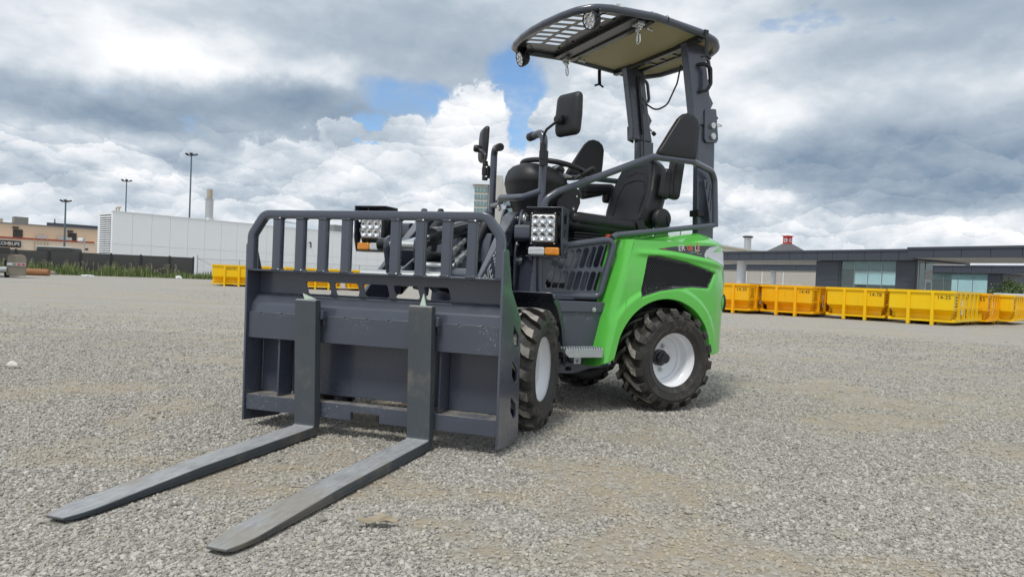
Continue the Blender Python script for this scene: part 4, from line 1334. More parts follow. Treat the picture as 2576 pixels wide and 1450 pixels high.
        q = MB(MR); q.lathe([(0.0495, 0.036), (0.054, 0.037), (0.054, 0.049), (0.0495, 0.049)], c, ax, 28); q.build('lamp_ring', 'black_plastic', sh, smooth=30)
        # inner wheel well
        q = MB(MR); pr = [(ACX + (ARX + 0.012) * math.cos(a), ACZ + (ARZ + 0.012) * math.sin(a)) for a in np.linspace(0.0, math.pi, 24)]
        n = len(pr); q.add([(p[0], s * y, p[1]) for y in (0.30, 0.575) for p in pr], [[i, i + 1, n + i + 1, n + i] for i in range(n - 1)])
        q.build('wheel_well', 'black_plastic', sh)
        q = MB(MR); q.bolt((0.40, s * 0.56, 0.272), (0, s, -0.2), 0.007); q.build('bolt', 'zinc', sh)
    # service hatch outline on the deck
    q = MB(MR)
    q.tube([(0.02, 0.40, 0.9775), (-0.02, 0.455, 0.968), (-0.28, 0.43, 1.000), (-0.31, 0.40, 1.0125)], 0.0022, 6, 0.02); q.build('hatch_gap', 'black_plastic', sh)
    q = MB(MR); q.cyl((0.055, 0.43, 0.995), (0.055, 0.43, 1.018), 0.004, 8); q.cyl((0.055, 0.43, 1.018), (0.055, 0.43, 1.022), 0.009, 8)
    q.cyl((-0.20, 0.40, 1.0), (-0.20, 0.40, 1.024), 0.004, 8); q.build('latch_stud', 'zinc', sh)
    q = MB(MR); q.rbox((0.335, 0.43, 0.955), (0.05, 0.03, 0.03), 0.008); q.build('release_knob', 'red_plastic', sh)
body()
# ---- operator station
def side_guard(s):
    r = 0.0195
    m = MB(MR)
    m.tube([(0.722, s * 0.352, 0.84), (0.722, s * 0.352, 1.135), (0.655, s * 0.368, 1.182), (0.10, s * 0.48, 1.425), (-0.20, s * 0.48, 1.432), (-0.44, s * 0.38, 1.415), (-0.487, s * 0.362, 1.37), (-0.510, s * 0.362, 1.075)], r, 14, 0.07, fn=6)
    g = m.build('side_guard', 'grey_paint', LO, smooth=60)
    def gy(x): return 0.365 + (0.72 - x) / 0.36 * 0.137
    m = MB(MR)
    m.tube([(-0.485, s * 0.372, 1.083), (0.335, s * 0.49, 0.965), (0.37, s * 0.498, 0.948)], 0.0165, 12, 0.05)
    m.build('lower_rail', 'grey_paint', g, smooth=60)
    m = MB(MR)
    fr = [(0.745, 0.868), (0.352, 0.943), (0.425, 0.622), (0.735, 0.617)]
    m.tube([(x, s * gy(x), z) for x, z in fr], 0.019, 12, 0.045, closed=True, fn=5)
    m.build('panel_frame', 'grey_paint', g, smooth=60)
    # slotted infill panel
    slots = []
    for k in range(8):
        u = k / 7
        x = 0.412 + u * 0.262; z = 0.848 - u * 0.040
        slots.append(stadium((x - 0.012, z), 0.132 - 0.035 * u, 0.030, R_(104), 5))
        x2 = 0.438 + u * 0.252
        slots.append(stadium((x2 - 0.004, 0.706 - 0.0 * u), 0.112 - 0.006 * u, 0.030, R_(104), 5))
    m = MB(MR)
    out = [(0.735, 0.866), (0.357, 0.938), (0.428, 0.628), (0.729, 0.622)]
    m.plate(out, slots, 'y', 0.0, 0.004)
    m.v = [Vector((p.x, s * (gy(p.x) + (p.y - 0.002)), p.z)) for p in m.v]
    m.build('slotted_panel', 'grey_paint', g, smooth=0)
    # padded hip guard
    prof = rpoly([(0.088, 1.432), (0.044, 1.498), (-0.033, 1.613), (-0.070, 1.666), (-0.100, 1.692), (-0.138, 1.704), (-0.180, 1.698), (-0.213, 1.675), (-0.228, 1.638), (-0.222, 1.53), (-0.212, 1.436)], 0.02, 3)
    m = MB(MR)
    n = len(prof); cx = sum(p[0] for p in prof) / n; cz = sum(p[1] for p in prof) / n
    rings = []
    for (y, k) in ((-0.019, 0.90), (-0.018, 0.95), (-0.012, 0.985), (0, 1.0), (0.012, 0.985), (0.018, 0.95), (0.0205, 0.90), (0.022, 0.5)):
        rings.append([(cx + (p[0] - cx) * k, s * (0.482 + y), cz + (p[1] - cz) * k) for p in prof])
    vs = [p for q in rings for p in q]
    fs = [[i * n + j, i * n + (j + 1) % n, (i + 1) * n + (j + 1) % n, (i + 1) * n + j] for i in range(len(rings) - 1) for j in range(n)]
    fs += [list(range(n)), list(range((len(rings) - 1) * n, len(rings) * n))[::-1]]
    m.add(vs, fs)
    m.build('side_pad', 'black_leather', g, smooth=60)
    m = MB(MR); m.tube([(p[0], s * 0.4825, p[1]) for p in [(cx + (q[0] - cx) * 1.004, cz + (q[1] - cz) * 1.004) for q in prof][:len(prof) // 2]], 0.0011, 6); m.build('piping', 'piping_red', g)
    # slotted gusset at the hinge
    m = MB(MR)
    m.plate([(-0.40, 1.36), (-0.475, 1.36), (-0.485, 1.10), (-0.468, 1.10)], [stadium((-0.425, 1.325), 0.05, 0.009, R_(95)), stadium((-0.447, 1.28), 0.11, 0.009, R_(95)), stadium((-0.464, 1.24), 0.15, 0.007, R_(93))], 'y', s * 0.358, s * 0.363)
    m.build('hinge_gusset', 'grey_paint', g, smooth=0)
for s in (1, -1): side_guard(s)

def pole(s):
    m = MB(MR)
    m.tube([(0.716, s * 0.310, 0.616), (0.716, s * 0.310, 1.475), (0.722, s * 0.285, 1.508), (0.732, s * 0.215, 1.503)], 0.0215, 16, 0.075, fn=8)
    p = m.build('handle_pole', 'grey_paint', LO, smooth=60)
    a, b = Vector((0.731, s * 0.222, 1.5035)), Vector((0.737, s * 0.178, 1.499))
    m = MB(MR); m.lathe([(0.0, 0.0), (0.0235, 0.0), (0.0242, 0.005), (0.0242, 0.04), (0.021, 0.046), (0.006, 0.046), (0.005, 0.042), (0.0, 0.042)], a, (b - a), 20)
    m.build('end_cap', 'black_plastic', p, smooth=35)
    # mirror clamp and arm
    m = MB(MR); m.box2((0.70, s * 0.333, 1.325), (0.745, s * 0.337, 1.405)); m.box2((0.74, s * 0.335, 1.315), (0.746, s * 0.375, 1.415))
    mb_ = m.build('mirror_mount', 'black_plastic', p, bevel=0.002)
    m = MB(MR); m.cyl((0.75, s * 0.362, 1.315), (0.75, s * 0.362, 1.435), 0.017, 16); m.cyl((0.75, s * 0.362, 1.35), (0.75, s * 0.362, 1.395), 0.020, 16); m.build('mirror_clamp', 'black_plastic', p, smooth=40)
    m = MB(MR); m.bolt((0.748, s * 0.345, 1.395), (1, 0, 0), 0.006); m.bolt((0.748, s * 0.345, 1.335), (1, 0, 0), 0.006); m.build('bolt', 'zinc', p)
    # mirror: moulded back shell facing forward, glass facing the driver
    nrm = Vector((math.cos(R_(14)), s * math.sin(R_(14)), 0.04)).normalized()
    side = Vector((0, 0, 1)).cross(nrm).normalized()
    up = nrm.cross(side)
    C = Vector((0.690, s * 0.515, 1.570))
    m = MB(MR)
    outline = rpoly([(-0.082, -0.112), (0.082, -0.112), (0.088, 0.0), (0.082, 0.112), (-0.082, 0.112), (-0.088, 0.0)], 0.032, 6)
    n = len(outline); rings = []
    for (d, k) in ((-0.012, 0.97), (-0.006, 1.0), (0.004, 1.0), (0.012, 0.965), (0.020, 0.90), (0.026, 0.76), (0.030, 0.55), (0.031, 0.25)):
        rings.append([C + nrm * d + side * p[0] * k + up * p[1] * k for p in outline])
    vs = [p for q in rings for p in q]
    fs = [[i * n + j, i * n + (j + 1) % n, (i + 1) * n + (j + 1) % n, (i + 1) * n + j] for i in range(len(rings) - 1) for j in range(n)]
    fs.append([(len(rings) - 1) * n + j for j in range(n)])
    fs.append(list(range(n))[::-1])
    m.add(vs, fs)
    mi = m.build('mirror', 'black_plastic', LO, smooth=40)
    m = MB(MR); m.add([C - nrm * 0.0125 + side * q[0] * 0.93 + up * q[1] * 0.93 for q in outline], [list(range(n))]); m.build('mirror_glass', 'chrome', mi, smooth=0)
    B = C + nrm * 0.05 + up * -0.035 + side * (s * -0.02)
    m = MB(MR); m.cyl(C + up * -0.035 + side * (s * -0.02) + nrm * 0.02, B, 0.016, 14)
    m.lathe([(0.0, -0.026), (0.018, -0.024), (0.024, -0.010), (0.024, 0.010), (0.018, 0.022), (0.0, 0.025)], B, nrm, 18)
    m.cyl(B, B + side * (s * 0.03) + up * 0.02, 0.010, 10)
    m.build('ball_joint', 'black_plastic', mi, smooth=45)
    m = MB(MR); m.tube([(0.75, s * 0.362, 1.43), (0.75, s * 0.362, 1.475), (0.752, s * 0.395, 1.505), B], 0.0075, 10, 0.04, fn=6); m.build('mirror_arm', 'black_steel', mi, smooth=60)
for s in (1, -1): pole(s)

def console():
    st = [(0.80, 0.60, 0.10, 0.10), (0.98, 0.60, 0.09, 0.09), (1.06, 0.605, 0.095, 0.10), (1.12, 0.60, 0.115, 0.125), (1.17, 0.592, 0.142, 0.15), (1.22, 0.585, 0.165, 0.172), (1.262, 0.582, 0.176, 0.182), (1.266, 0.582, 0.178, 0.184), (1.30, 0.582, 0.174, 0.180), (1.335, 0.588, 0.155, 0.162), (1.36, 0.595, 0.125, 0.132), (1.376, 0.60, 0.085, 0.09), (1.383, 0.602, 0.04, 0.04)]
    m = MB(MR); seg = 36; vs = []
    for z, cx, hx, hy in st:
        for i in range(seg):
            a = 2 * math.pi * i / seg
            ca, sa = math.cos(a), math.sin(a)
            e = 0.82
            vs.append((cx + hx * math.copysign(abs(ca) ** e, ca), hy * math.copysign(abs(sa) ** e, sa), z + 0.05 * (cx + hx * ca - 0.58) * (1 if z > 1.1 else 0)))
    fs = [[i * seg + j, i * seg + (j + 1) % seg, (i + 1) * seg + (j + 1) % seg, (i + 1) * seg + j] for i in range(len(st) - 1) for j in range(seg)]
    fs.append([(len(st) - 1) * seg + j for j in range(seg)])
    m.add(vs, fs)
    c = m.build('console', 'black_plastic', LO, smooth=50)
    m = MB(MR)
    m.prism(rpoly([(0.50, 1.29), (0.42, 1.275), (0.352, 1.245), (0.342, 1.17), (0.372, 1.09), (0.40, 0.94), (0.52, 0.94)], 0.02, 3), 'y', -0.13, 0.13)
    m.build('console_rear', 'black_plastic', c, bevel=0.008, seg=3)
    m = MB(MR); m.cyl((0.375, 0.131, 1.205), (0.375, 0.135, 1.205), 0.006, 10); m.cyl((0.395, 0.131, 1.13), (0.395, 0.135, 1.13), 0.006, 10); m.build('screw', 'zinc', c)
    m = MB(MR); m.cyl((0.395, 0.12, 1.13), (0.395, 0.133, 1.13), 0.016, 14); m.build('socket', 'black_steel', c)
    # display binnacle
    m = MB(MR); m.rbox((0.475, 0.045, 1.335), (0.06, 0.09, 0.10), 0.015, Matrix.Rotation(R_(-25), 3, 'Y')); m.build('binnacle', 'black_plastic', c, smooth=50)
    # steering wheel
    C = Vector((0.468, 0.0, 1.372)); tl = R_(9)
    e1 = Vector((math.cos(tl), 0, math.sin(tl))); e2 = Vector((0, 1, 0)); e3 = e1.cross(e2)
    m = MB(MR)
    m.tube([C + (e1 * math.cos(a) + e2 * math.sin(a)) * 0.188 for a in np.linspace(0, 2 * math.pi, 49)[:-1]], 0.0155, 12, closed=True)
    w = m.build('steering_wheel', 'black_plastic', LO, smooth=60)
    m = MB(MR); m.lathe([(0.0, 0.035), (0.03, 0.033), (0.042, 0.025), (0.042, 0.0), (0.036, -0.02), (0.03, -0.09), (0.0, -0.09)], C - e3 * 0.03, e3, 24); m.build('wheel_hub', 'black_plastic', w, smooth=40)
    for a in (R_(200), R_(80), R_(320)):
        q = C + (e1 * math.cos(a) + e2 * math.sin(a)) * 0.18
        m = MB(MR); m.tube([C - e3 * 0.02, q], 0.01, 8, sq=(0.018, 0.006)); m.build('spoke', 'silver_plastic', w)
    k = C + (e1 * math.cos(R_(170)) + e2 * math.sin(R_(170))) * 0.188
    m = MB(MR); m.lathe([(0.0, 0.055), (0.016, 0.052), (0.022, 0.04), (0.018, 0.025), (0.012, 0.0)], k, e3, 16); m.build('steering_knob', 'black_plastic', w, smooth=50)
    # levers
    for (a, b) in (((0.40, 0.13, 1.30), (0.32, 0.215, 1.365)), ((0.42, -0.12, 1.30), (0.36, -0.2, 1.34))):
        m = MB(MR); m.cyl(a, b, 0.006, 8)
        lv = m.build('lever', 'black_steel', LO)
        a, b = Vector(a), Vector(b)
        m = MB(MR); m.cyl(a.lerp(b, 0.42), b, 0.0165, 14); m.cyl(b, b + (b - a).normalized() * 0.006, 0.012, 14); m.build('lever_grip', 'black_plastic', lv, smooth=40)
    # bars guarding the console
    m = MB(MR); m.tube([(0.722, 0.315, 1.185), (0.775, 0.22, 1.158), (0.79, -0.04, 1.172), (0.765, -0.10, 1.165), (0.745, -0.115, 1.13)], 0.0205, 14, 0.035, fn=6); m.build('console_guard', 'grey_paint', LO, smooth=60)
    m = MB(MR); m.tube([(0.716, -0.31, 1.152), (0.735, -0.20, 1.148), (0.745, -0.13, 1.148)], 0.0185, 14, 0.05); m.tube([(0.742, -0.15, 1.13), (0.68, -0.02, 1.135), (0.60, 0.06, 1.14)], 0.012, 10, 0.03); m.build('console_guard', 'grey_paint', LO, smooth=60)
    m = MB(MR); m.cyl((0.755, -0.085, 1.135), (0.742, -0.135, 1.128), 0.024, 18); m.build('latch_sleeve', 'chrome', LO)
console()

def seat():
    ry = lambda a: Matrix.Rotation(R_(a), 3, 'Y')
    m = MB(MR)
    m.rbox((0.175, 0, 1.030), (0.58, 0.47, 0.105), 0.045, ry(-2.5), n=14)
    m.rbox((0.19, 0.185, 1.055), (0.54, 0.12, 0.085), 0.04, ry(-2.5)); m.rbox((0.19, -0.185, 1.055), (0.54, 0.12, 0.085), 0.04, ry(-2.5))
    s = m.build('seat', 'black_leather', LO, smooth=60)
    # backrest as a shaped, tapering cushion
    m = MB(MR)
    out = []
    prof = [(-0.20, 0.0), (-0.225, 0.10), (-0.225, 0.22), (-0.20, 0.34), (-0.165, 0.42), (-0.12, 0.455), (0.0, 0.465)]
    half = prof + [(-a, b) for a, b in prof[-2::-1]]
    outl = [(p.x, p.y) for p in fillet_path([Vector((a, b, 0)) for a, b in half], 0.05, True, 3)]
    n = len(outl); rings = []
    tilt = R_(16)
    U = Vector((-math.sin(tilt), 0, math.cos(tilt))); N = Vector((math.cos(tilt), 0, math.sin(tilt)))
    O = Vector((-0.095, 0, 1.055))
    cz = 0.23
    for d, k in ((-0.105, 0.62), (-0.100, 0.82), (-0.080, 0.93), (-0.048, 0.985), (-0.03, 1.0), (0.015, 1.0), (0.035, 0.97), (0.045, 0.92), (0.047, 0.84), (0.036, 0.70), (0.030, 0.45), (0.028, 0.15)):
        rings.append([O + U * (cz + (b - cz) * k) + Vector((0, a * k, 0)) + N * d for a, b in outl])
    vs = [p for q in rings for p in q]
    fs = [[i * n + j, i * n + (j + 1) % n, (i + 1) * n + (j + 1) % n, (i + 1) * n + j] for i in range(len(rings) - 1) for j in range(n)]
    fs += [list(range(n)), [(len(rings) - 1) * n + j for j in range(n)][::-1]]
    m.add(vs, fs)
    m.build('backrest', 'black_leather', s, smooth=60)
    sm = MB(MR)
    for pts in ([(-0.13, 0.05), (-0.14, 0.20), (-0.10, 0.30), (0.0, 0.315), (0.10, 0.30), (0.14, 0.20), (0.13, 0.05)], [(-0.12, 0.42), (-0.11, 0.34), (0.0, 0.37), (0.11, 0.34), (0.12, 0.42)], [(-0.12, 0.05), (0.0, 0.065), (0.12, 0.05)]):
        sm.tube([O + U * b + Vector((0, a, 0)) + N * (0.035 if abs(a) > 0.12 else 0.0315) for a, b in pts], 0.0035, 6, 0.03)
    sm.build('seam', 'black_plastic', s)
    # armrests: far one down, near one folded up
    m = MB(MR); m.rbox((-0.045, -0.275, 1.325), (0.27, 0.07, 0.075), 0.026, ry(5)); m.rbox((0.0, -0.275, 1.295), (0.17, 0.06, 0.06), 0.02, ry(14)); m.rbox((-0.15, -0.275, 1.29), (0.10, 0.05, 0.10), 0.02); m.build('armrest', 'black_leather', s, smooth=60)
    m = MB(MR); m.rbox((-0.250, 0.268, 1.355), (0.095, 0.066, 0.25), 0.028, ry(-8)); m.rbox((-0.185, 0.262, 1.32), (0.07, 0.055, 0.19), 0.024, ry(-10)); m.build('armrest', 'black_leather', s, smooth=60)
    m = MB(MR); m.tube([(-0.235, 0.304, 1.44), (-0.212, 0.3045, 1.34), (-0.222, 0.304, 1.26)], 0.002, 6, 0.03); m.build('seam', 'black_plastic', s)
    for y in (0.262, -0.262):
        m = MB(MR); m.lathe([(0.0, 0.026), (0.05, 0.024), (0.062, 0.016), (0.066, 0.0), (0.06, -0.02), (0.0, -0.022)], (-0.165, y, 1.105), (0, 1 if y > 0 else -1, 0), 24); m.rbox((-0.165, y, 1.05), (0.10, 0.036, 0.12), 0.016)
        m.build('recliner_cover', 'black_plastic', s, smooth=50)
        m = MB(MR); m.tube([(-0.185, y + math.copysign(0.026, y), 1.12), (-0.205, y + math.copysign(0.026, y), 1.06)], 0.006, 8); m.build('recliner_lever', 'black_plastic', s)
    # belt webbing and buckle
    m = MB(MR); m.box((-0.02, 0.252, 1.045), (0.055, 0.012, 0.085), ry(18)); m.build('belt_buckle', 'black_plastic', s, bevel=0.004)
    m = MB(MR); m.tube([(-0.02, 0.25, 1.0), (-0.05, 0.268, 0.965), (-0.10, 0.262, 0.95)], 0.01, 8, sq=(0.020, 0.002)); m.build('belt', 'black_plastic', s)
    # suspension bellows
    for k in range(4):
        m = MB(MR); m.rbox((0.155, 0, 0.950 + k * 0.017), (0.56 - 0.012 * (k % 2), 0.43 - 0.012 * (k % 2), 0.020), 0.0095, n=6); m.build('bellows_fold', 'black_plastic', s, smooth=60)
seat()

# ---- roll-over posts
def post(s):
    y0, y1 = s * 0.268, s * 0.328
    m = MB(MR)
    up = [(-0.322, 1.70), (-0.322, 1.785), (-0.244, 2.186), (-0.392, 2.186), (-0.470, 1.80), (-0.495, 1.70)]
    m.prism(up, 'y', y0, y1)
    p = m.build('roof_post', 'grey_paint', LO, bevel=0.007, seg=3)
    m = MB(MR); m.prism([(-0.375, 1.70), (-0.405, 0.96), (-0.540, 0.96), (-0.512, 1.70)], 'y', s * 0.274, s * 0.322); m.build('lower_post', 'grey_paint', p, bevel=0.007, seg=3)
    m = MB(MR); m.prism(rpoly([(-0.408, 1.800), (-0.415, 1.615), (-0.43, 1.595), (-0.515, 1.602), (-0.528, 1.625), (-0.500, 1.812)], 0.012, 3), 'y', s * 0.3285, s * 0.338)
    m.build('hinge_plate', 'grey_paint', p, bevel=0.002)
    m = MB(MR); m.prism([(-0.318, 1.795), (-0.325, 1.70), (-0.375, 1.685), (-0.40, 1.79)], 'y', s * 0.3285, s * 0.334); m.build('hinge_lip', 'grey_paint', p, bevel=0.002)
    m = MB(MR); m.cyl((-0.468, s * 0.336, 1.702), (-0.468, s * 0.356, 1.702), 0.0185, 18); m.tube([(-0.468, s * 0.35, 1.708), (-0.50, s * 0.36, 1.714), (-0.545, s * 0.355, 1.708), (-0.50, s * 0.352, 1.700)], 0.0035, 8, 0.02)
    m.build('locking_pin', 'zinc', p, smooth=40)
    m = MB(MR); m.cyl((-0.476, s * 0.336, 1.638), (-0.476, s * 0.350, 1.638), 0.021, 8); m.cyl((-0.476, s * 0.350, 1.638), (-0.476, s * 0.354, 1.638), 0.015, 18); m.build('hinge_bolt', 'zinc', p, smooth=30)
    m = MB(MR); m.bolt((-0.352, s * 0.329, 1.71), (0, s, 0), 0.007); m.build('bolt', 'zinc', p)
    # gusset and stop rod
    m = MB(MR); m.prism([(-0.43, 1.955), (-0.505, 1.855), (-0.475, 1.795), (-0.44, 1.80)], 'y', s * 0.296, s * 0.303); m.build('gusset', 'grey_paint', p, bevel=0.001)
    m = MB(MR); m.cyl((-0.468, s * 0.30, 1.815), (-0.528, s * 0.30, 1.770), 0.0055, 10); m.build('stop_rod', 'galvanised', p)
    m = MB(MR); m.cyl((-0.520, s * 0.30, 1.776), (-0.540, s * 0.30, 1.761), 0.014, 14); m.build('rubber_stop', 'black_plastic', p)
    # grab handles
    m = MB(MR); m.tube([(-0.345, s * 0.332, 2.062), (-0.368, s * 0.366, 2.062), (-0.405, s * 0.372, 2.04), (-0.412, s * 0.372, 1.945), (-0.392, s * 0.366, 1.905), (-0.362, s * 0.332, 1.898)], 0.012, 12, 0.025, sq=(0.013, 0.009)); m.build('grab_handle', 'black_plastic', p, smooth=50)
    m = MB(MR); m.tube([(-0.375, s * 0.30, 2.135), (-0.452, s * 0.30, 2.118), (-0.476, s * 0.30, 1.99), (-0.415, s * 0.30, 1.955)], 0.0115, 12, 0.035, fn=5); m.build('rear_handle', 'grey_paint', p, smooth=60)
    # cable clamp and gas strut
    m = MB(MR); m.box2((-0.385, s * 0.262, 1.135), (-0.45, s * 0.342, 1.175)); m.build('cable_clamp', 'black_plastic', p, bevel=0.004)
    if s < 0:
        m = MB(MR); m.cyl((-0.34, -0.255, 2.13), (-0.40, -0.255, 1.74), 0.011, 12); m.cyl((-0.40, -0.255, 1.74), (-0.425, -0.255, 1.50), 0.005, 8); m.build('gas_strut', 'black_steel', p)
    else:
        m = MB(MR); m.tube([(-0.548, 0.30, 1.30), (-0.575, 0.30, 1.30), (-0.575, 0.30, 1.17), (-0.548, 0.30, 1.17)], 0.004, 8, 0.006); m.box2((-0.542, 0.29, 1.22), (-0.555, 0.31, 1.26)); m.build('hinge_loop', 'black_steel', p)
        m = MB(MR); m.box2((-0.566, 0.298, 1.18), (-0.571, 0.302, 1.29)); m.build('reflector', 'decal_white', p)
        m = MB(MR); m.cyl((-0.285, 0.262, 2.11), (-0.355, 0.262, 1.86), 0.009, 10); m.build('gas_strut', 'black_steel', p)
for s in (1, -1): post(s)

# ---- canopy
def canopy():
    def zc(x): return 2.222 - 0.05 * ((x - 0.08) / 0.55) ** 2
    half = [(0.650, 0.0), (0.640, 0.13), (0.612, 0.27), (0.575, 0.37), (0.50, 0.437), (0.40, 0.447), (0.10, 0.452), (-0.25, 0.445), (-0.38, 0.425), (-0.46, 0.36), (-0.505, 0.22), (-0.52, 0.0)]
    loop = half + [(x, -y) for x, y in half[-2:0:-1]]
    L = fillet_path([Vector((x, y, zc(x))) for x, y in loop], 0.12, True, 4)
    m = MB(MR); m.tube(L, 0.022, 14, closed=True)
    cf = m.build('canopy_frame', 'grey_paint', LO, smooth=60)
    inner = [(p.x * 0.985, p.y * 0.97) for p in L]
    # front roof sheet with two rows of slots
    def clip(poly, xmin=None, xmax=None):
        out = []
        n = len(poly)
        for i in range(n):
            a, b = poly[i], poly[(i + 1) % n]
            f = lambda p: (p[0] - xmin) if xmin is not None else (xmax - p[0])
            if f(a) >= 0: out.append(a)
            if f(a) * f(b) < 0:
                u = f(a) / (f(a) - f(b)); out.append((a[0] + (b[0] - a[0]) * u, a[1] + (b[1] - a[1]) * u))
        return out
    slots = []
    for k, y in enumerate((0.318, 0.238, 0.158, 0.078, -0.002, -0.082, -0.162, -0.240)):
        bow = 0.045 * (y / 0.32) ** 2
        for (xa, xb) in ((0.466, 0.574), (0.336, 0.440)):
            h = 0.024
            slots.append(rpoly([(xa - bow, y - h), (xb - bow, y - h), (xb - bow, y + h), (xa - bow, y + h)], 0.008, 2))
    m = MB(MR); m.plate(clip(inner, xmin=0.17), slots, 'z', 0.0, 0.003)
    m.v = [Vector((p.x, p.y, zc(p.x) + 0.004 + p.z)) for p in m.v]
    m.build('front_roof_sheet', 'canopy_black', cf, smooth=0)
    m = MB(MR); m.plate(clip(inner, xmax=0.09), [], 'z', 0.0, 0.012); m.v = [Vector((p.x, p.y, zc(p.x) - 0.002 + p.z)) for p in m.v]
    m.build('rear_roof_panel', 'tan_panel', cf, smooth=0)
    m = MB(MR); m.plate(clip(inner, xmax=0.17), [], 'z', 0.0, 0.004); m.v = [Vector((p.x, p.y, zc(p.x) + 0.014 + p.z)) for p in m.v]
    m.build('roof_skin', 'canopy_black', cf, smooth=0)
    for (x0, x1, z0, z1) in ((0.200, 0.236, 2.194, 2.2235), (0.085, 0.125, 2.196, 2.217), (-0.285, -0.250, 2.162, 2.198)):
        m = MB(MR); m.box2((x0, -0.43, z0), (x1, 0.43, z1)); m.build('cross_beam', 'black_steel', cf, bevel=0.004)
    m = MB(MR); m.box2((0.126, -0.43, 2.208), (0.195, 0.43, 2.216)); m.build('beam_web', 'canopy_black', cf)
    m = MB(MR); m.box2((-0.385, -0.30, 2.165), (-0.36, 0.30, 2.20)); m.build('cross_beam', 'canopy_black', cf, bevel=0.004)
    for y in (-0.10, 0.0, 0.12):
        m = MB(MR); m.box2((-0.36, y - 0.008, 2.17), (-0.285, y + 0.008, 2.198)); m.build('beam_spacer', 'canopy_black', cf)
    for s in (1, -1):
        m = MB(MR); m.bolt((0.27, s * 0.15, 2.2195), (0, 0, -1), 0.007); m.bolt((0.28, s * 0.30, 2.2190), (0, 0, -1), 0.007); m.build('bolt', 'black_steel', cf)
        # round work lamps
        c = Vector((0.500, s * 0.400, 2.138)); ax = Vector((0.93, s * 0.12, -0.33)).normalized()
        m = MB(MR); m.lathe([(0.0, -0.045), (0.03, -0.045), (0.045, -0.030), (0.053, -0.004), (0.054, 0.014), (0.052, 0.018), (0.0485, 0.018), (0.047, 0.012)], c, ax, 28)
        wl = m.build('work_lamp', 'black_plastic', LO, smooth=40)
        m = MB(MR); m.lathe([(0.0, 0.011), (0.03, 0.0125), (0.048, 0.011)], c, ax, 28); m.build('lens', 'lens_clear', wl, smooth=60)
        b1 = ax.cross(Vector((0, 0, 1))).normalized(); b2 = b1.cross(ax)
        for q in range(9):
            rr, a = (0.0, 0.0) if q == 8 else (0.033, 2 * math.pi * q / 8)
            p = c + ax * 0.0125 + (b1 * math.cos(a) + b2 * math.sin(a)) * rr
            m = MB(MR); m.lathe([(0.0, 0.0), (0.005, 0.0005), (0.0095, 0.004), (0.0115, 0.0045), (0.0115, 0.0)], p, ax, 14); m.build('reflector_cup', 'chrome', wl, smooth=60)
        m = MB(MR); m.tube([c + b1 * 0.054, c + b1 * 0.058 + Vector((-0.01, 0, 0.045)), Vector((0.49, s * 0.405, 2.194))], 0.01, 8, 0.02, sq=(0.012, 0.003)); m.tube([c - b1 * 0.054, c - b1 * 0.058 + Vector((-0.01, 0, 0.045)), Vector((0.49, s * 0.405, 2.194))], 0.01, 8, 0.02, sq=(0.012, 0.003))
        m.build('lamp_bracket', 'black_steel', wl)
        m = MB(MR); m.tube([c - ax * 0.04, c - ax * 0.07 + Vector((0, 0, 0.02)), Vector((0.40, s * 0.42, 2.20))], 0.004, 6, 0.02); m.build('lamp_cable', 'black_plastic', wl)
        # toggle latches with hanging hooks
        m = MB(MR); m.box((0.165, s * 0.385, 2.188), (0.05, 0.055, 0.024)); m.cyl((0.150, s * 0.40, 2.17), (0.185, s * 0.40, 2.17), 0.009, 10); m.box((0.165, s * 0.385, 2.168), (0.022, 0.022, 0.03)); m.cyl((0.165, s * 0.362, 2.155), (0.165, s * 0.405, 2.155), 0.007, 10)
        tg = m.build('toggle_latch', 'zinc', cf, bevel=0.002)
        m = MB(MR); m.tube([(0.165, s * 0.385, 2.158), (0.163, s * 0.372, 2.125), (0.160, s * 0.368, 2.088), (0.158, s * 0.382, 2.074), (0.158, s * 0.396, 2.088), (0.163, s * 0.397, 2.125), (0.165, s * 0.385, 2.158)], 0.0042, 8, 0.012); m.build('hook', 'chrome', cf, smooth=60)
        m = MB(MR); m.cyl((0.09, s * 0.36, 2.188), (0.05, s * 0.35, 2.186), 0.008, 10); m.bolt((0.05, s * 0.35, 2.186), (-1, 0, 0), 0.009); m.build('bolt', 'zinc', cf)
        # rubber T-latches along the sides
        xT = -0.165 if s < 0 else -0.27
        zo = 0.0 if s < 0 else -0.03
        m = MB(MR); m.tube([(xT, s * 0.468, 2.225), (xT, s * 0.478, 2.19), (xT, s * 0.474, 2.135), (xT - 0.004, s * 0.474, 2.095)], 0.007, 8, 0.02, sq=(0.012, 0.005)); m.tube([(xT + 0.036, s * 0.474, 2.082), (xT, s * 0.474, 2.098), (xT - 0.036, s * 0.474, 2.082)], 0.007, 8, 0.01)
        m.box((xT, s * 0.462, 2.238), (0.03, 0.022, 0.02)); m.v = [Vector((p.x, p.y, p.z + zo)) for p in m.v]; m.build('rubber_latch', 'black_plastic', cf, smooth=50)
    m = MB(MR); m.box((0.36, 0.452, 2.224), (0.028, 0.012, 0.03)); m.cyl((0.36, 0.458, 2.222), (0.34, 0.47, 2.218), 0.006, 10); m.build('tube_clip', 'zinc', cf, bevel=0.002)
    m = MB(MR); m.lathe([(0.023, -0.004), (0.0245, -0.002), (0.0245, 0.002), (0.023, 0.004)], (0.02, 0.4515, 2.2215), (1, 0, 0.01), 18); m.build('tube_joint', 'black_plastic', cf)
    # small beacon mount on the roof
    m = MB(MR); m.prism([(-0.05, 2.238), (0.10, 2.238), (0.06, 2.275), (0.02, 2.285)], 'y', 0.30, 0.315); m.build('beacon_bracket', 'grey_paint', cf)
    m = MB(MR); m.cyl((0.04, 0.29, 2.283), (0.04, 0.345, 2.283), 0.017, 14); m.build('beacon_socket', 'black_plastic', cf, smooth=40)
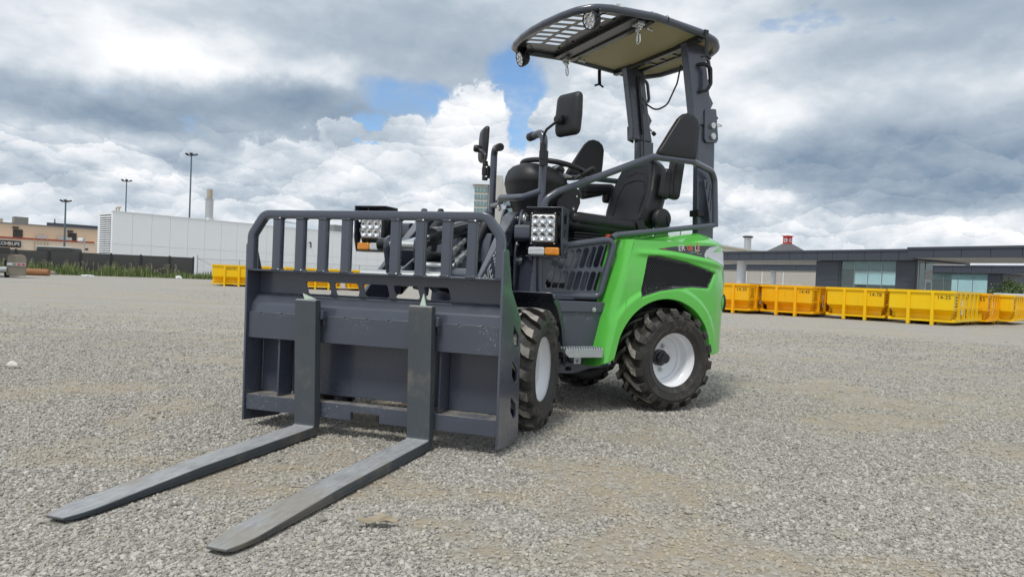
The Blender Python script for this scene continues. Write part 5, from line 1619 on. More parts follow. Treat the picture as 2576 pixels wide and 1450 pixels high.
    # dangling cable
    m = MB(MR); m.tube([(-0.48, 0.02, 2.195), (-0.50, -0.04, 2.06), (-0.49, -0.12, 1.93), (-0.46, -0.20, 1.90), (-0.41, -0.25, 1.95)], 0.006, 8, 0.08, fn=6); m.tube([(-0.41, -0.25, 1.95), (-0.36, -0.285, 2.05)], 0.003, 6); m.build('cable', 'black_plastic', LO, smooth=60)
canopy()
# ------------------------------------------------------------------ background
def skip_paint(name, col, seed):
    m, t, b = principled(name)
    g = t.vmath('ADD', t.node('ShaderNodeNewGeometry').outputs['Position'], (seed, seed * 2.0, 0.0))
    n = t.noise(g, 0.7, 5, 0.6)
    c = t.mix(n, tuple(x * 0.93 for x in col), col)
    fade = t.ramp(t.noise(g, 2.6, 6, 0.66), 0.52, 0.74)
    c = t.mix(t.math('MULTIPLY', fade, 0.28), c, (0.80, 0.62, 0.20))
    grime = t.math('MULTIPLY', t.ramp(t.noise(t.vmath('MULTIPLY', g, (6.0, 6.0, 1.2)), 1.6, 7, 0.72), 0.55, 0.70), t.ramp(t.noise(g, 1.3, 4, 0.6), 0.46, 0.64))
    c = t.mix(t.math('MULTIPLY', grime, 0.40), c, (0.20, 0.12, 0.035))
    rust = t.ramp(t.noise(g, 13.0, 5, 0.7), 0.665, 0.70)
    c = t.mix(t.math('MULTIPLY', rust, 0.6), c, (0.16, 0.06, 0.02))
    t.l.new(c, b.inputs['Base Color'])
    t.l.new(t.math('ADD', 0.45, t.math('MULTIPLY', grime, 0.35)), b.inputs['Roughness'])
    b.inputs['Specular IOR Level'].default_value = 0.25
    bn = t.node('ShaderNodeBump', {'Strength': 0.25, 'Distance': 0.03, 'Height': t.noise(g, 2.4, 3, 0.5)})
    t.l.new(bn.outputs[0], b.inputs['Normal'])
skip_paint('dump_yellow', (0.96, 0.58, 0.006), 0.0)
skip_paint('dump_orange', (0.96, 0.49, 0.006), 7.0)
skip_paint('dump_lemon', (0.94, 0.61, 0.008), 13.0)
mat('dark_rubber', (0.02, 0.02, 0.02), 0.7, var=0.2)
mat('ink_brown', (0.10, 0.055, 0.010), 0.6, var=0.1)
mat('ink_black', (0.012, 0.012, 0.012), 0.5, var=0.1)
mat('white_cladding', (0.87, 0.89, 0.91), 0.45, var=0.03, vscale=0.6)
mat('white_trim', (0.78, 0.80, 0.82), 0.5, var=0.03)
mat('louvre_dark', (0.10, 0.11, 0.12), 0.6, var=0.1)
mat('fence_board', (0.062, 0.062, 0.060), 0.7, var=0.15, vscale=2.0)
mat('fence_post_metal', (0.022, 0.023, 0.028), 0.5, var=0.1)
mat('tan_stucco', (0.64, 0.49, 0.36), 0.85, var=0.06, vscale=0.5, bump=0.1, bscale=8)
mat('cream_stucco', (0.72, 0.59, 0.46), 0.85, var=0.05, vscale=0.5, bump=0.1, bscale=8)
mat('brick_red', (0.36, 0.075, 0.045), 0.8, var=0.1)
mat('dark_panel', (0.052, 0.061, 0.082), 0.42, coat=0.1, var=0.06, vscale=0.7)
mat('soffit_white', (0.70, 0.69, 0.66), 0.6, var=0.03)
mat('column_white', (0.74, 0.78, 0.83), 0.5, var=0.03)
mat('frame_metal', (0.38, 0.38, 0.38), 0.4, metal=0.5, var=0.05)
mat('box_grey', (0.20, 0.21, 0.21), 0.6, var=0.08)
mat('warehouse_cream', (0.62, 0.58, 0.50), 0.7, var=0.04, vscale=0.4)
mat('slate', (0.11, 0.11, 0.115), 0.7, var=0.35, vscale=2.5, bump=0.3, bscale=6)
mat('clock_red', (0.50, 0.028, 0.026), 0.5, var=0.06)
mat('pole_teal', (0.085, 0.13, 0.155), 0.5, var=0.06)
mat('stack_steel', (0.50, 0.50, 0.50), 0.38, metal=0.6, var=0.08)
mat('stack_brass', (0.46, 0.40, 0.30), 0.5, metal=0.3, var=0.1)
mat('tower_cream', (0.50, 0.49, 0.46), 0.75, var=0.05, vscale=0.2)
mat('tower_glass', (0.16, 0.27, 0.29), 0.12, var=0.25, vscale=0.4, spec=0.8)
mat('log_wood', (0.32, 0.15, 0.07), 0.8, var=0.25, vscale=3)
mat('truck_dust', (0.25, 0.22, 0.175), 0.8, var=0.2, vscale=3)
mat('truck_dark', (0.035, 0.034, 0.034), 0.6, var=0.3, vscale=3)
mat('pale_stone', (0.74, 0.71, 0.65), 0.8, var=0.12, vscale=30)
mat('litter_white', (0.75, 0.77, 0.79), 0.6, var=0.05)
mat('dry_leaf', (0.34, 0.285, 0.205), 0.8, var=0.25, vscale=30)
mat('bark', (0.10, 0.07, 0.05), 0.9, var=0.3)
def glass_mat(name, col, tr=0.35):
    m, t, b = principled(name)
    b.inputs['Base Color'].default_value = (*col, 1)
    b.inputs['Roughness'].default_value = 0.06
    b.inputs['Transmission Weight'].default_value = tr
    b.inputs['IOR'].default_value = 1.45
    b.inputs['Specular IOR Level'].default_value = 0.6
glass_mat('teal_glass', (0.80, 0.97, 0.94), 0.92)
glass_mat('teal_glass_dark', (0.30, 0.48, 0.50), 0.5)
def leafmat(name, a, b_):
    m, t, b = principled(name)
    oi = t.node('ShaderNodeNewGeometry').outputs['Position']
    c = t.mix(t.ramp(t.noise(oi, 2.2, 4, 0.6), 0.35, 0.65), a, b_)
    t.l.new(c, b.inputs['Base Color']); b.inputs['Roughness'].default_value = 0.6
    b.inputs['Subsurface Weight'].default_value = 0.0
leafmat('weed_green', (0.095, 0.15, 0.045), (0.20, 0.26, 0.085))
leafmat('weed_straw', (0.32, 0.29, 0.17), (0.42, 0.37, 0.24))
leafmat('leaf_green', (0.085, 0.135, 0.055), (0.16, 0.23, 0.09))

def place(mb, name, mt, parent, **k): return mb.build(name, mt, parent, **k)

# ---- roll-off dumpsters
def dumpster_meshes(W, L, H):
    D = {}
    m = MB()
    # tub: vertical upper walls, lower walls sloping in to a narrower floor
    hw = W / 2
    zs, zf, zb = 0.47 * H, 0.31 * H, 0.12 * H
    ins_e, ins_s = 0.26, 0.14
    r0 = [(-hw, 0), (hw, 0), (hw, L), (-hw, L)]
    r1 = [(-hw + ins_s, ins_e), (hw - ins_s, ins_e), (hw - ins_s, L - ins_e), (-hw + ins_s, L - ins_e)]
    vs = [(x, y, H) for x, y in r0] + [(x, y, zs) for x, y in r0] + [(x, y, zf) for x, y in r1] + [(x, y, zb) for x, y in r1]
    # inner faces
    t = 0.02
    ri = [(-hw + t, t), (hw - t, t), (hw - t, L - t), (-hw + t, L - t)]
    vs += [(x, y, H) for x, y in ri] + [(x, y, zf + 0.03) for x, y in [(-hw + ins_s + t, ins_e + t), (hw - ins_s - t, ins_e + t), (hw - ins_s - t, L - ins_e - t), (-hw + ins_s + t, L - ins_e - t)]]
    fs = []
    for k in range(4):
        j = (k + 1) % 4
        for a in (0, 4, 8): fs.append([a + k, a + j, a + 4 + j, a + 4 + k])
        fs.append([k, j, 16 + j, 16 + k]); fs.append([16 + k, 16 + j, 20 + j, 20 + k])
    fs.append([20, 21, 22, 23]); fs.append([12, 13, 14, 15])
    m.add(vs, fs)
    D['tub'] = m.mesh('tub', smooth=0)
    m = MB()
    for a, b in (((-hw - 0.05, -0.05, H - 0.005), (hw + 0.05, 0.05, H + 0.085)), ((-hw - 0.05, L - 0.05, H - 0.005), (hw + 0.05, L + 0.05, H + 0.085)), ((-hw - 0.05, 0.0505, H - 0.004), (-hw + 0.05, L - 0.0505, H + 0.084)), ((hw - 0.05, 0.0505, H - 0.004), (hw + 0.05, L - 0.0505, H + 0.084))): m.box2(a, b)
    D['rim'] = m.mesh('rim', smooth=0)
    m = MB(); m.box2((-0.05, -0.065, -0.02), (0.05, 0.045, H - 0.006)); D['end_rib'] = m.mesh('rib', smooth=0)
    m = MB(); m.box2((-0.16, -0.05, 0.10), (0.055, 0.05, H - 0.006)); D['side_rib'] = m.mesh('rib', smooth=0)
    m = MB(); m.box2((-hw - 0.02, -0.02, 0.10), (hw + 0.02, 0.22, 0.165)); D['end_sill'] = m.mesh('sill', smooth=0)
    m = MB(); m.box2((-0.05, 0.065, 0.102), (0.05, L - 0.06, 0.198)); D['side_sill'] = m.mesh('sill', smooth=0)
    m = MB(); m.prism([(0.0, 0.10), (0.0, 0.03), (0.08, -0.02), (L, -0.02), (L, 0.10)], 'x', -0.06, 0.06); D['skid'] = m.mesh('skid', smooth=0)
    m = MB(); m.cyl((-0.09, 0.16, 0.06), (0.09, 0.16, 0.06), 0.09, 16); D['roller'] = m.mesh('roller', smooth=30)
    m = MB(); m.cyl((0, 0, 0), (0, 1, 0), 0.012, 8); D['rod'] = m.mesh('rod', smooth=30)
    return D
DW, DL, DH = 2.05, 4.2, 1.12
DM = dumpster_meshes(DW, DL, DH)
def part(me, name, mt, parent, loc=(0, 0, 0), rz=0.0, sc=None):
    o = bpy.data.objects.new(name, me)
    COL.objects.link(o); o.parent = parent; o.location = loc; o.rotation_euler = (0, 0, rz)
    if sc: o.scale = sc
    if not me.materials: me.materials.append(MATS[mt])
    elif me.materials[0] != MATS[mt]:
        o.material_slots[0].link = 'OBJECT'; o.material_slots[0].material = MATS[mt]
    return o
_txt = {}
def lettering(s, size, parent, loc, ux, uy, mt='ink_black', sx=1.0, depth=0.004):
    k = (s, size, sx, depth)
    if k not in _txt:
        t = text_mb(s, size, depth / 2, 'CENTER', sx)
        me = bpy.data.meshes.new('lettering'); me.from_pydata([tuple(p) for p in t.v], [], t.f); _txt[k] = me
    o = bpy.data.objects.new('lettering', _txt[k]); COL.objects.link(o); o.parent = parent
    if not _txt[k].materials: _txt[k].materials.append(MATS[mt])
    o.matrix_local = frame(loc, ux, uy)
    return o
def dumpster(corner, rz, num, label, mt, rows=True, words=True):
    # corner: world position of the near right-hand lower corner
    c, s = math.cos(rz), math.sin(rz)
    x, y = corner[0] - c * DW / 2, corner[1] - s * DW / 2
    d = thing('dumpster', label, 'dumpster', (x, y, ground_h(x, y) + 0.02), rz, 'yellow roll-off dumpsters around the yard')
    part(DM['tub'], 'tub', mt, d)
    part(DM['rim'], 'rim', mt, d)
    for xx in (-0.38, 0.38):
        part(DM['end_rib'], 'rib', mt, d, (xx, 0, 0)); part(DM['skid'], 'skid', mt, d, (xx, 0.0, 0)); part(DM['roller'], 'roller', 'dark_rubber', d, (xx, 0, 0))
    for sd in (-1, 1):
        n = 6
        for k in range(1, n + 1):
            part(DM['side_rib'], 'rib', mt, d, (sd * DW / 2, 0.02 + (DL - 0.04) * k / n, 0), 0 if sd > 0 else math.pi)
        part(DM['side_sill'], 'sill', mt, d, (sd * DW / 2, 0, 0))
        part(DM['rod'], 'tie_rod', mt, d, (sd * (DW / 2 + 0.07), 0.1, 0.62), 0, (1, DL - 0.2, 1))
    part(DM['end_sill'], 'sill', mt, d); part(DM['end_sill'], 'sill', mt, d, (0, DL, 0))
    if num: lettering(num, 0.19 if len(num) < 6 else 0.15, d, (0.72 if len(num) < 6 else 0.0, -0.004, DH - 0.16), (1, 0, 0), (0, 0, 1), sx=1.0)
    if words:
        for k, w in enumerate(('Interlock', 'Masonry', 'Aggregate', 'Concrete Mix', '&', 'Lumber', 'Deck Fence')):
            lettering(w, 0.085, d, (DW / 2 + 0.004, 0.36, DH - 0.14 - k * 0.105), (0, 1, 0), (0, 0, 1), 'ink_brown', sx=0.8)
        for k, (w, yy, zz) in enumerate((('BIN', 1.06, 0.34), ('RENTAL', 1.06, 0.22), ('OUTDOOR', 1.75, 0.40), ('BUILDING', 1.75, 0.28), ('PRODUCTS', 1.75, 0.16), ('MAKE IT', 1.75, DH - 0.16))):
            lettering(w, 0.09, d, (DW / 2 + 0.004, yy, zz + 0.12 if zz < 0.5 else zz), (0, 1, 0), (0, 0, 1), 'ink_brown', sx=0.7)
        q = MB(); q.box2((DW / 2 + 0.002, 1.12, 0.66), (DW / 2 + 0.006, 1.27, 0.88)); q.build('sticker', 'litter_white', d, smooth=0)
        q = MB(); q.box2((DW / 2 + 0.002, 1.12, 0.36), (DW / 2 + 0.006, 1.25, 0.55)); q.build('sticker', 'litter_white', d, smooth=0)
    return d
RZ = R_(-43.7)
for (cx, cy, num, lab, mt, dr) in (
        (9.62, 28.0, '14-30', 'yellow dumpster marked 14-30 half hidden behind the loader', 'dump_orange', 0.02),
        (11.85, 27.2, '14-45', 'orange-yellow dumpster marked 14-45 between the 14-30 and 14-78 ones', 'dump_orange', 0.0),
        (14.05, 26.0, '14-78', 'yellow dumpster marked 14-78 left of the nearest one', 'dump_yellow', 0.03),
        (15.40, 24.0, '14-35', 'nearest yellow dumpster marked 14-35 with side ribs', 'dump_lemon', -0.02),
        (18.45, 26.7, '14-55', 'orange-yellow dumpster just right of the one marked 14-35', 'dump_orange', 0.03),
        (20.75, 28.5, '', 'yellow dumpster at the right edge of the photo', 'dump_yellow', 0.02)):
    dumpster((cx, cy), RZ + dr, num, lab, mt)
for (cx, cy, lab) in ((-14.95, 39.4, 'yellow dumpster marked RENTAL at the end of the fence'), (-12.6, 40.2, 'yellow dumpster second from the fence, behind the load guard'), (-10.2, 40.8, 'yellow dumpster third from the fence, behind the load guard'), (-7.7, 41.4, 'yellow dumpster farthest from the fence, behind the load guard')):
    dumpster((cx, cy), R_(16), 'RENTAL', lab, 'dump_yellow', words=False)

# ---- dark slat fence
FX = [-40.53, -38.60, -36.67, -34.76, -32.85, -30.92, -29.00, -27.36]
def fy(x): return 53.5 + (x + 38.6) * 0.491
def fence():
    f = thing('slat_fence', 'dark grey horizontal slat fence along the back of the yard', 'fence', (FX[0], fy(FX[0]), ground_h(FX[0], fy(FX[0]))), math.atan(0.491))
    u = math.hypot(1, 0.491)
    xs = [(x - FX[0]) * u for x in FX]
    pm = MB(); pm.box2((-0.07, -0.07, -0.1), (0.07, 0.07, 1.84)); pm.add([(-0.08, -0.08, 1.84), (0.08, -0.08, 1.84), (0.08, 0.08, 1.84), (-0.08, 0.08, 1.84), (0, 0, 1.90)], [(0, 1, 2, 3), (0, 1, 4), (1, 2, 4), (2, 3, 4), (3, 0, 4)])
    pm = pm.mesh('post', smooth=0)
    for x in xs: part(pm, 'post', 'fence_post_metal', f, (x, 0, 0))
    for a, b in zip(xs[:-1], xs[1:]):
        n = 12
        for k in range(n):
            m = MB(); z0 = 0.06 + k * 0.145; m.box2((a + 0.06, -0.02 + 0.004 * (k % 2), z0), (b - 0.06, 0.02, z0 + 0.1446)); m.build('board', 'fence_board', f, smooth=0)
fence()
def chain_fence():
    x0, y0 = -27.1, fy(-27.36) + 0.2
    f = thing('chain_link_fence', 'galvanised chain link fence with diagonal brace beside the slat fence', 'fence', (x0, y0, ground_h(x0, y0)), R_(12))
    pm = MB(); pm.cyl((0, 0, -0.1), (0, 0, 1.95), 0.045, 12); pm = pm.mesh('post')
    for k in range(6): part(pm, 'post', 'galvanised', f, (k * 3.4, 0, 0), 0, (1, 1, 1.05 if k == 0 else 0.92))
    m = MB(); m.cyl((0, 0, 1.76), (17, 0, 1.76), 0.028, 10); m.build('top_rail', 'galvanised', f)
    m = MB(); m.cyl((0.05, 0, 1.74), (3.3, 0, 0.25), 0.024, 10); m.build('brace', 'galvanised', f)
    m = MB(); p = 0.16
    for s in (1, -1):
        k = -11
        while k * p < 17:
            a = k * p
            xA, zA, xB, zB = a, 0.05, a + 1.7, 1.75
            if xA < 0: zA += -xA; xA = 0
            if xB > 17: zB -= xB - 17; xB = 17
            if xB > xA:
                if s < 0: zA, zB = 1.80 - zA, 1.80 - zB
                m.tube([(xA, 0.03 * 0, zA), (xB, 0, zB)], 0.0045, 3, cap=False)
            k += 1
    o = m.build('wire_mesh', 'galvanised', f); struct(o, 'stuff')
chain_fence()
def weeds():
    rng = random.Random(5)
    m = MB(); n = MB(); st = []
    for _ in range(5200):
        u = rng.random() ** 0.9
        x = -40.0 + 15.2 * u + (rng.random() - 0.5) * 0.4
        y = fy(x) - 0.25 - 1.7 * rng.random() ** 1.7
        cl = 0.5 + 0.5 * math.sin(x * 2.1) * math.sin(x * 0.73 + 1)
        hh = (0.16 + 0.85 * rng.random() ** 1.7 * (0.30 + cl)) * (1.1 if x < -29 else 0.75)
        if x < -38.2 and rng.random() < 0.6: continue
        z = ground_h(x, y) - 0.03
        a = rng.random() * 6.283; w = 0.022 + 0.02 * rng.random(); l = rng.uniform(-0.25, 0.25) * hh
        dx, dy = math.cos(a) * w, math.sin(a) * w
        ex, ey = math.cos(a * 1.7) * l, math.sin(a * 1.7) * l
        (m if rng.random() < 0.93 else n).add([(x - dx, y - dy, z), (x + dx, y + dy, z), (x + dx * 0.7 + ex * 0.4, y + dy * 0.7 + ey * 0.4, z + hh * 0.6), (x - dx * 0.7 + ex * 0.4, y - dy * 0.7 + ey * 0.4, z + hh * 0.6), (x + ex, y + ey, z + hh)], [(0, 1, 2, 3), (3, 2, 4)])
    for _ in range(150):
        # side leaves and seed heads on taller stalks
        x = -39 + 11 * rng.random(); y = fy(x) - 0.4 - 0.8 * rng.random(); z = ground_h(x, y); h = rng.uniform(0.6, 1.25)
        n.tube([(x, y, z), (x + rng.uniform(-.05, .05), y, z + h)], 0.008, 3, cap=False)
        for q in range(7):
            a = rng.random() * 6.28; r = rng.uniform(0.03, 0.10); zz = z + h * (0.35 + 0.65 * q / 7)
            (m if q < 4 else n).add([(x, y, zz), (x + r * math.cos(a), y + r * math.sin(a), zz + 0.05), (x + r * 1.3 * math.cos(a + .5), y + r * 1.3 * math.sin(a + .5), zz - 0.02)], [(0, 1, 2)])
    for _ in range(900):
        x = -26.8 + 5.5 * rng.random() ** 1.2; y = fy(-27) - 0.2 + (x + 27) * 0.21 - 0.8 * rng.random(); z = ground_h(x, y); hh = 0.2 + 0.75 * rng.random() * (1.0 if abs(x + 23.2) < 1.0 else 0.4)
        a = rng.random() * 6.28; w = 0.035
        m.add([(x - w * math.cos(a), y - w * math.sin(a), z), (x + w * math.cos(a), y + w * math.sin(a), z), (x + rng.uniform(-.2, .2), y, z + hh)], [(0, 1, 2)])
    o = m.build('weeds', 'weed_green', None, smooth=0, fixn=False)
    tag(o, 'green weeds growing along the foot of the dark fence', 'weeds'); struct(o, 'stuff')
    o = n.build('dry_weeds', 'weed_straw', None, smooth=0, fixn=False)
    tag(o, 'straw coloured stalks among the weeds by the fence', 'weeds'); struct(o, 'stuff')
weeds()
# ---- small things on the ground
def blob_thing(name, label, cat, mt, p, s, seed, flat=0.4):
    m = MB(); bm = bmesh.new(); bmesh.ops.create_icosphere(bm, subdivisions=2, radius=1.0); bm.verts.index_update()
    vs = []
    for v in bm.verts:
        r = 1 + 0.5 * mnoise.noise(v.co * 1.7 + Vector((seed, 0, 0)))
        vs.append((v.co.x * s * r, v.co.y * s * r, max(-0.15, v.co.z) * s * flat * r))
    m.add(vs, [[v.index for v in f.verts] for f in bm.faces]); bm.free()
    o = m.build(name, mt, None, smooth=50); o.location = (p[0], p[1], ground_h(*p) + 0.02); tag(o, label, cat); return o
blob_thing('plastic_sheet', 'white crumpled plastic lying before the fence weeds', 'litter', 'litter_white', (-32.2, 52.2), 0.50, 1.0, 0.16)
blob_thing('rubble', 'small pale rubble pile left of the white plastic', 'rubble', 'truck_dust', (-35.1, 52.5), 0.35, 4.0, 0.7)
blob_thing('rubble', 'pale lump at the foot of the last slat fence post', 'rubble', 'litter_white', (-27.6, 57.0), 0.28, 8.0, 0.8)
blob_thing('stone', 'lone pale stone on the gravel at the left', 'stone', 'pale_stone', (-3.19, 4.42), 0.032, 2.0, 0.8)
m = MB(); m.cyl((-0.75, 0, 0.24), (0.9, 0, 0.24), 0.24, 18); m.cyl((-0.76, 0, 0.24), (0.91, 0, 0.24), 0.16, 16)
o = m.build('log', 'log_wood', None, smooth=40); o.location = (-33.2, 47.9, ground_h(-33.2, 47.9) - 0.01); o.rotation_euler = (0, 0, R_(10)); tag(o, 'orange brown log lying on the ground behind the truck', 'log')
def leaf():
    m = MB(); pts = []
    n = 16; nx = 9
    out = [(-0.055, 0.0), (-0.045, 0.012), (-0.03, 0.008), (-0.018, 0.022), (0.0, 0.018), (0.012, 0.028), (0.03, 0.016), (0.05, 0.018), (0.062, 0.004), (0.05, -0.008), (0.03, -0.010), (0.02, -0.022), (0.0, -0.016), (-0.02, -0.020), (-0.035, -0.010), (-0.048, -0.010)]
    vs = [(x, y, 0.012 + 0.005 * math.sin(x * 70) + 0.005 * abs(y) / 0.02) for x, y in out] + [(0.0, 0.0, 0.010), (-0.03, 0, 0.016), (0.03, 0, 0.014)]
    k = len(out)
    fs = [[i, (i + 1) % k, k] for i in range(k)]
    m.add(vs, fs)
    o = m.build('dead_leaf', 'dry_leaf', None, smooth=0); o.location = (-0.353, 1.905, 0.006); o.rotation_euler = (0.1, 0.05, R_(8)); sd = o.modifiers.new('t', 'SOLIDIFY'); sd.thickness = 0.001
    tag(o, 'curled brown dead leaf on the gravel right of the forks', 'leaf')
leaf()
# ---- truck at the left edge
def truck():
    x, y = -29.35, 40.0
    t = thing('flatbed_truck', 'dusty truck with steel mudguards cut off by the left edge', 'truck', (x, y, ground_h(x, y)), R_(36))
    # local: x to the right, y along the truck away from the camera
    m = MB(); pr = [(-0.04, 0.10), (0.92, 0.10), (0.92, 1.10), (0.84, 1.27), (0.68, 1.34), (0.14, 1.34), (0.0, 1.26)]
    m.prism(pr, 'y', 0.0, 1.2); m.build('mudguard', 'truck_dust', t, bevel=0.04)
    m = MB(); m.box2((-0.02, -0.03, 0.68), (0.88, -0.001, 0.86)); m.build('lamp_bar', 'galvanised', t)
    for k, mt in enumerate(('lens_white', 'truck_dust', 'lens_red', 'lens_red')):
        m = MB(); m.box2((0.06 + k * 0.21, -0.05, 0.72), (0.21 + k * 0.21, -0.0305, 0.82)); m.build('tail_lamp', mt, t, bevel=0.01)
    for a in (-0.9, -0.05):
        m = MB(); m.lathe([(0.0, -0.14), (0.28, -0.14), (0.46, -0.12), (0.5, -0.06), (0.5, 0.06), (0.46, 0.12), (0.28, 0.14), (0.0, 0.14)], (a + 0.05, 0.55, 0.48), (1, 0, 0), 24); m.build('wheel', 'dark_rubber', t)
    m = MB(); m.box2((-2.4, 0.0, 1.42), (-0.25, 6.0, 1.60)); m.build('deck', 'truck_dark', t, bevel=0.02)
    m = MB(); m.box2((-2.4, -0.16, 1.36), (0.12, -0.005, 1.72)); m.build('tail_beam', 'truck_dark', t, bevel=0.02)
    m = MB(); m.box2((-1.5, 0.2, 0.8), (-0.6, 6.0, 1.3)); m.build('frame_rail', 'truck_dark', t, bevel=0.02)
    m = MB(); m.cyl((-0.9, -0.1, 0.42), (-0.02, -0.1, 0.46), 0.17, 16); m.build('air_tank', 'galvanised', t)
    m = MB(); m.tube([(-0.42, 0.1, 1.65), (-0.62, 0.1, 2.9), (-0.72, 0.1, 3.35), (-1.4, 0.1, 3.5)], 0.05, 8, 0.1); m.build('hoist_arm', 'truck_dark', t)
    m = MB(); m.rbox((-0.78, 0.1, 2.45), (0.18, 0.25, 0.85), 0.05); m.build('mirror', 'truck_dark', t)
truck()
# ---- parked box van behind the fence
def van():
    x, y = -46.4, 70.0
    v = thing('cargo_van', 'dark roofed van parked behind the slat fence', 'van', (x, y, ground_h(x, y)), R_(20))
    m = MB(); m.box2((-1.5, -1.0, 0.5), (1.55, 3.5, 2.30)); m.build('body', 'truck_dark', v, bevel=0.12, seg=3)
    m = MB(); m.box2((-1.45, -0.95, 2.302), (1.5, 3.4, 2.42)); m.build('roof', 'box_grey', v, bevel=0.04)
    m = MB(); m.box2((-1.5, -1.02, 2.422), (1.55, -0.9, 2.50)); m.build('roof_rail', 'white_trim', v)
    for sx in (-1.3, 1.35):
        for yy in (-0.2, 2.6):
            m = MB(); m.cyl((sx - 0.12, yy, 0.36), (sx + 0.12, yy, 0.36), 0.36, 18); m.build('wheel', 'dark_rubber', v)
van()
# ---- white clad building
def white_building():
    c0 = (-43.1, 74.0)
    b = thing('white_building', 'long white panel clad building with a louvred end wall', 'building', (c0[0], c0[1], -0.45), math.atan2(0.776, 0.63))
    H = 6.72
    m = MB(); m.box2((0.06, 0.06, 0.0), (70, 4.0, H - 0.05)); m.build('core', 'white_trim', b, smooth=0)
    pm = {}
    for z0, z1 in ((0.0, 3.11), (3.135, H - 0.12)):
        m = MB(); m.box2((0.012, 0.0, z0), (2.018, 0.055, z1)); pm[z0] = m.mesh('panel', smooth=0)
    for k in range(34):
        for z0 in pm: part(pm[z0], 'panel', 'white_cladding', b, (k * 2.03, 0, 0))
    m = MB(); m.box2((-0.05, -0.05, H - 0.115), (70, 0.35, H)); m.build('coping', 'white_trim', b, smooth=0)
    # end wall (faces the left): local -x side
    m = MB(); m.box2((0.0, 0.0605, 0), (0.0595, 4.0, 0.5)); m.box2((0.0, 0.0605, H - 0.4), (0.0595, 4.0, H - 0.051)); m.box2((0.0, 0.0605, 0.5005), (0.0595, 0.45, H - 0.4005)); m.box2((0.0, 3.45, 0.5005), (0.0595, 4.0, H - 0.4005)); m.build('end_wall', 'white_cladding', b, smooth=0)
    m = MB(); m.box2((0.04, 0.45, 0.5), (0.0595, 3.45, H - 0.4)); m.build('louvre_recess', 'louvre_dark', b, smooth=0)
    sm = MB(); sm.add([(-0.06, 0, 0), (-0.06, 1.44, 0), (0.035, 1.44, 0.13), (0.035, 0, 0.13), (-0.06, 0, -0.02), (-0.06, 1.44, -0.02), (0.035, 1.44, 0.11), (0.035, 0, 0.11)], [(0, 1, 2, 3), (7, 6, 5, 4), (0, 4, 5, 1), (3, 2, 6, 7), (0, 3, 7, 4), (1, 5, 6, 2)]); sm = sm.mesh('louvre_slat', smooth=0)
    for k in range(24):
        for yy in (0.48, 1.98): part(sm, 'louvre_slat', 'white_trim', b, (0, yy, 0.58 + k * 0.238))
    # flue
    m = MB(); m.lathe([(0.85, 0), (0.46, 0.4), (0.46, 2.6), (0.52, 2.62), (0.52, 2.7), (0.3, 2.75), (0.3, 3.9), (0.27, 3.9)], (11.6, 2.0, H - 0.06), (0, 0, 1), 24); fl = m.build('flue', 'stack_steel', b)
    m = MB(); m.cyl((11.6, 2.0, H + 2.75), (11.6, 2.0, H + 3.75), 0.33, 20); m.build('flue_cap', 'stack_brass', b)
    for yy in (0.8, 1.5):
        m = MB(); m.tube([(0.9, yy, H - 0.06), (0.9, yy, H + 0.45), (1.1, yy, H + 0.5)], 0.09, 8, 0.1); m.build('vent_pipe', 'stack_brass', b)
    m = MB(); m.box2((30, 2.0, H - 0.05), (33, 4.0, H + 1.1)); m.build('roof_unit', 'box_grey', b)
    m = MB(); m.cyl((20.6, 0.4, H), (20.6, 0.4, H + 1.2), 0.06, 8); m.tube([(20.6, 0.4, H + 0.7), (24, 0.4, H + 0.5)], 0.05, 8); m.build('roof_mast', 'box_grey', b)
    m = MB(); m.tube([(24.6, -0.05, 4.9), (24.6, -0.35, 4.9), (24.6, -0.4, 4.2)], 0.09, 8, 0.1); m.build('wall_lamp', 'truck_dark', b)
white_building()
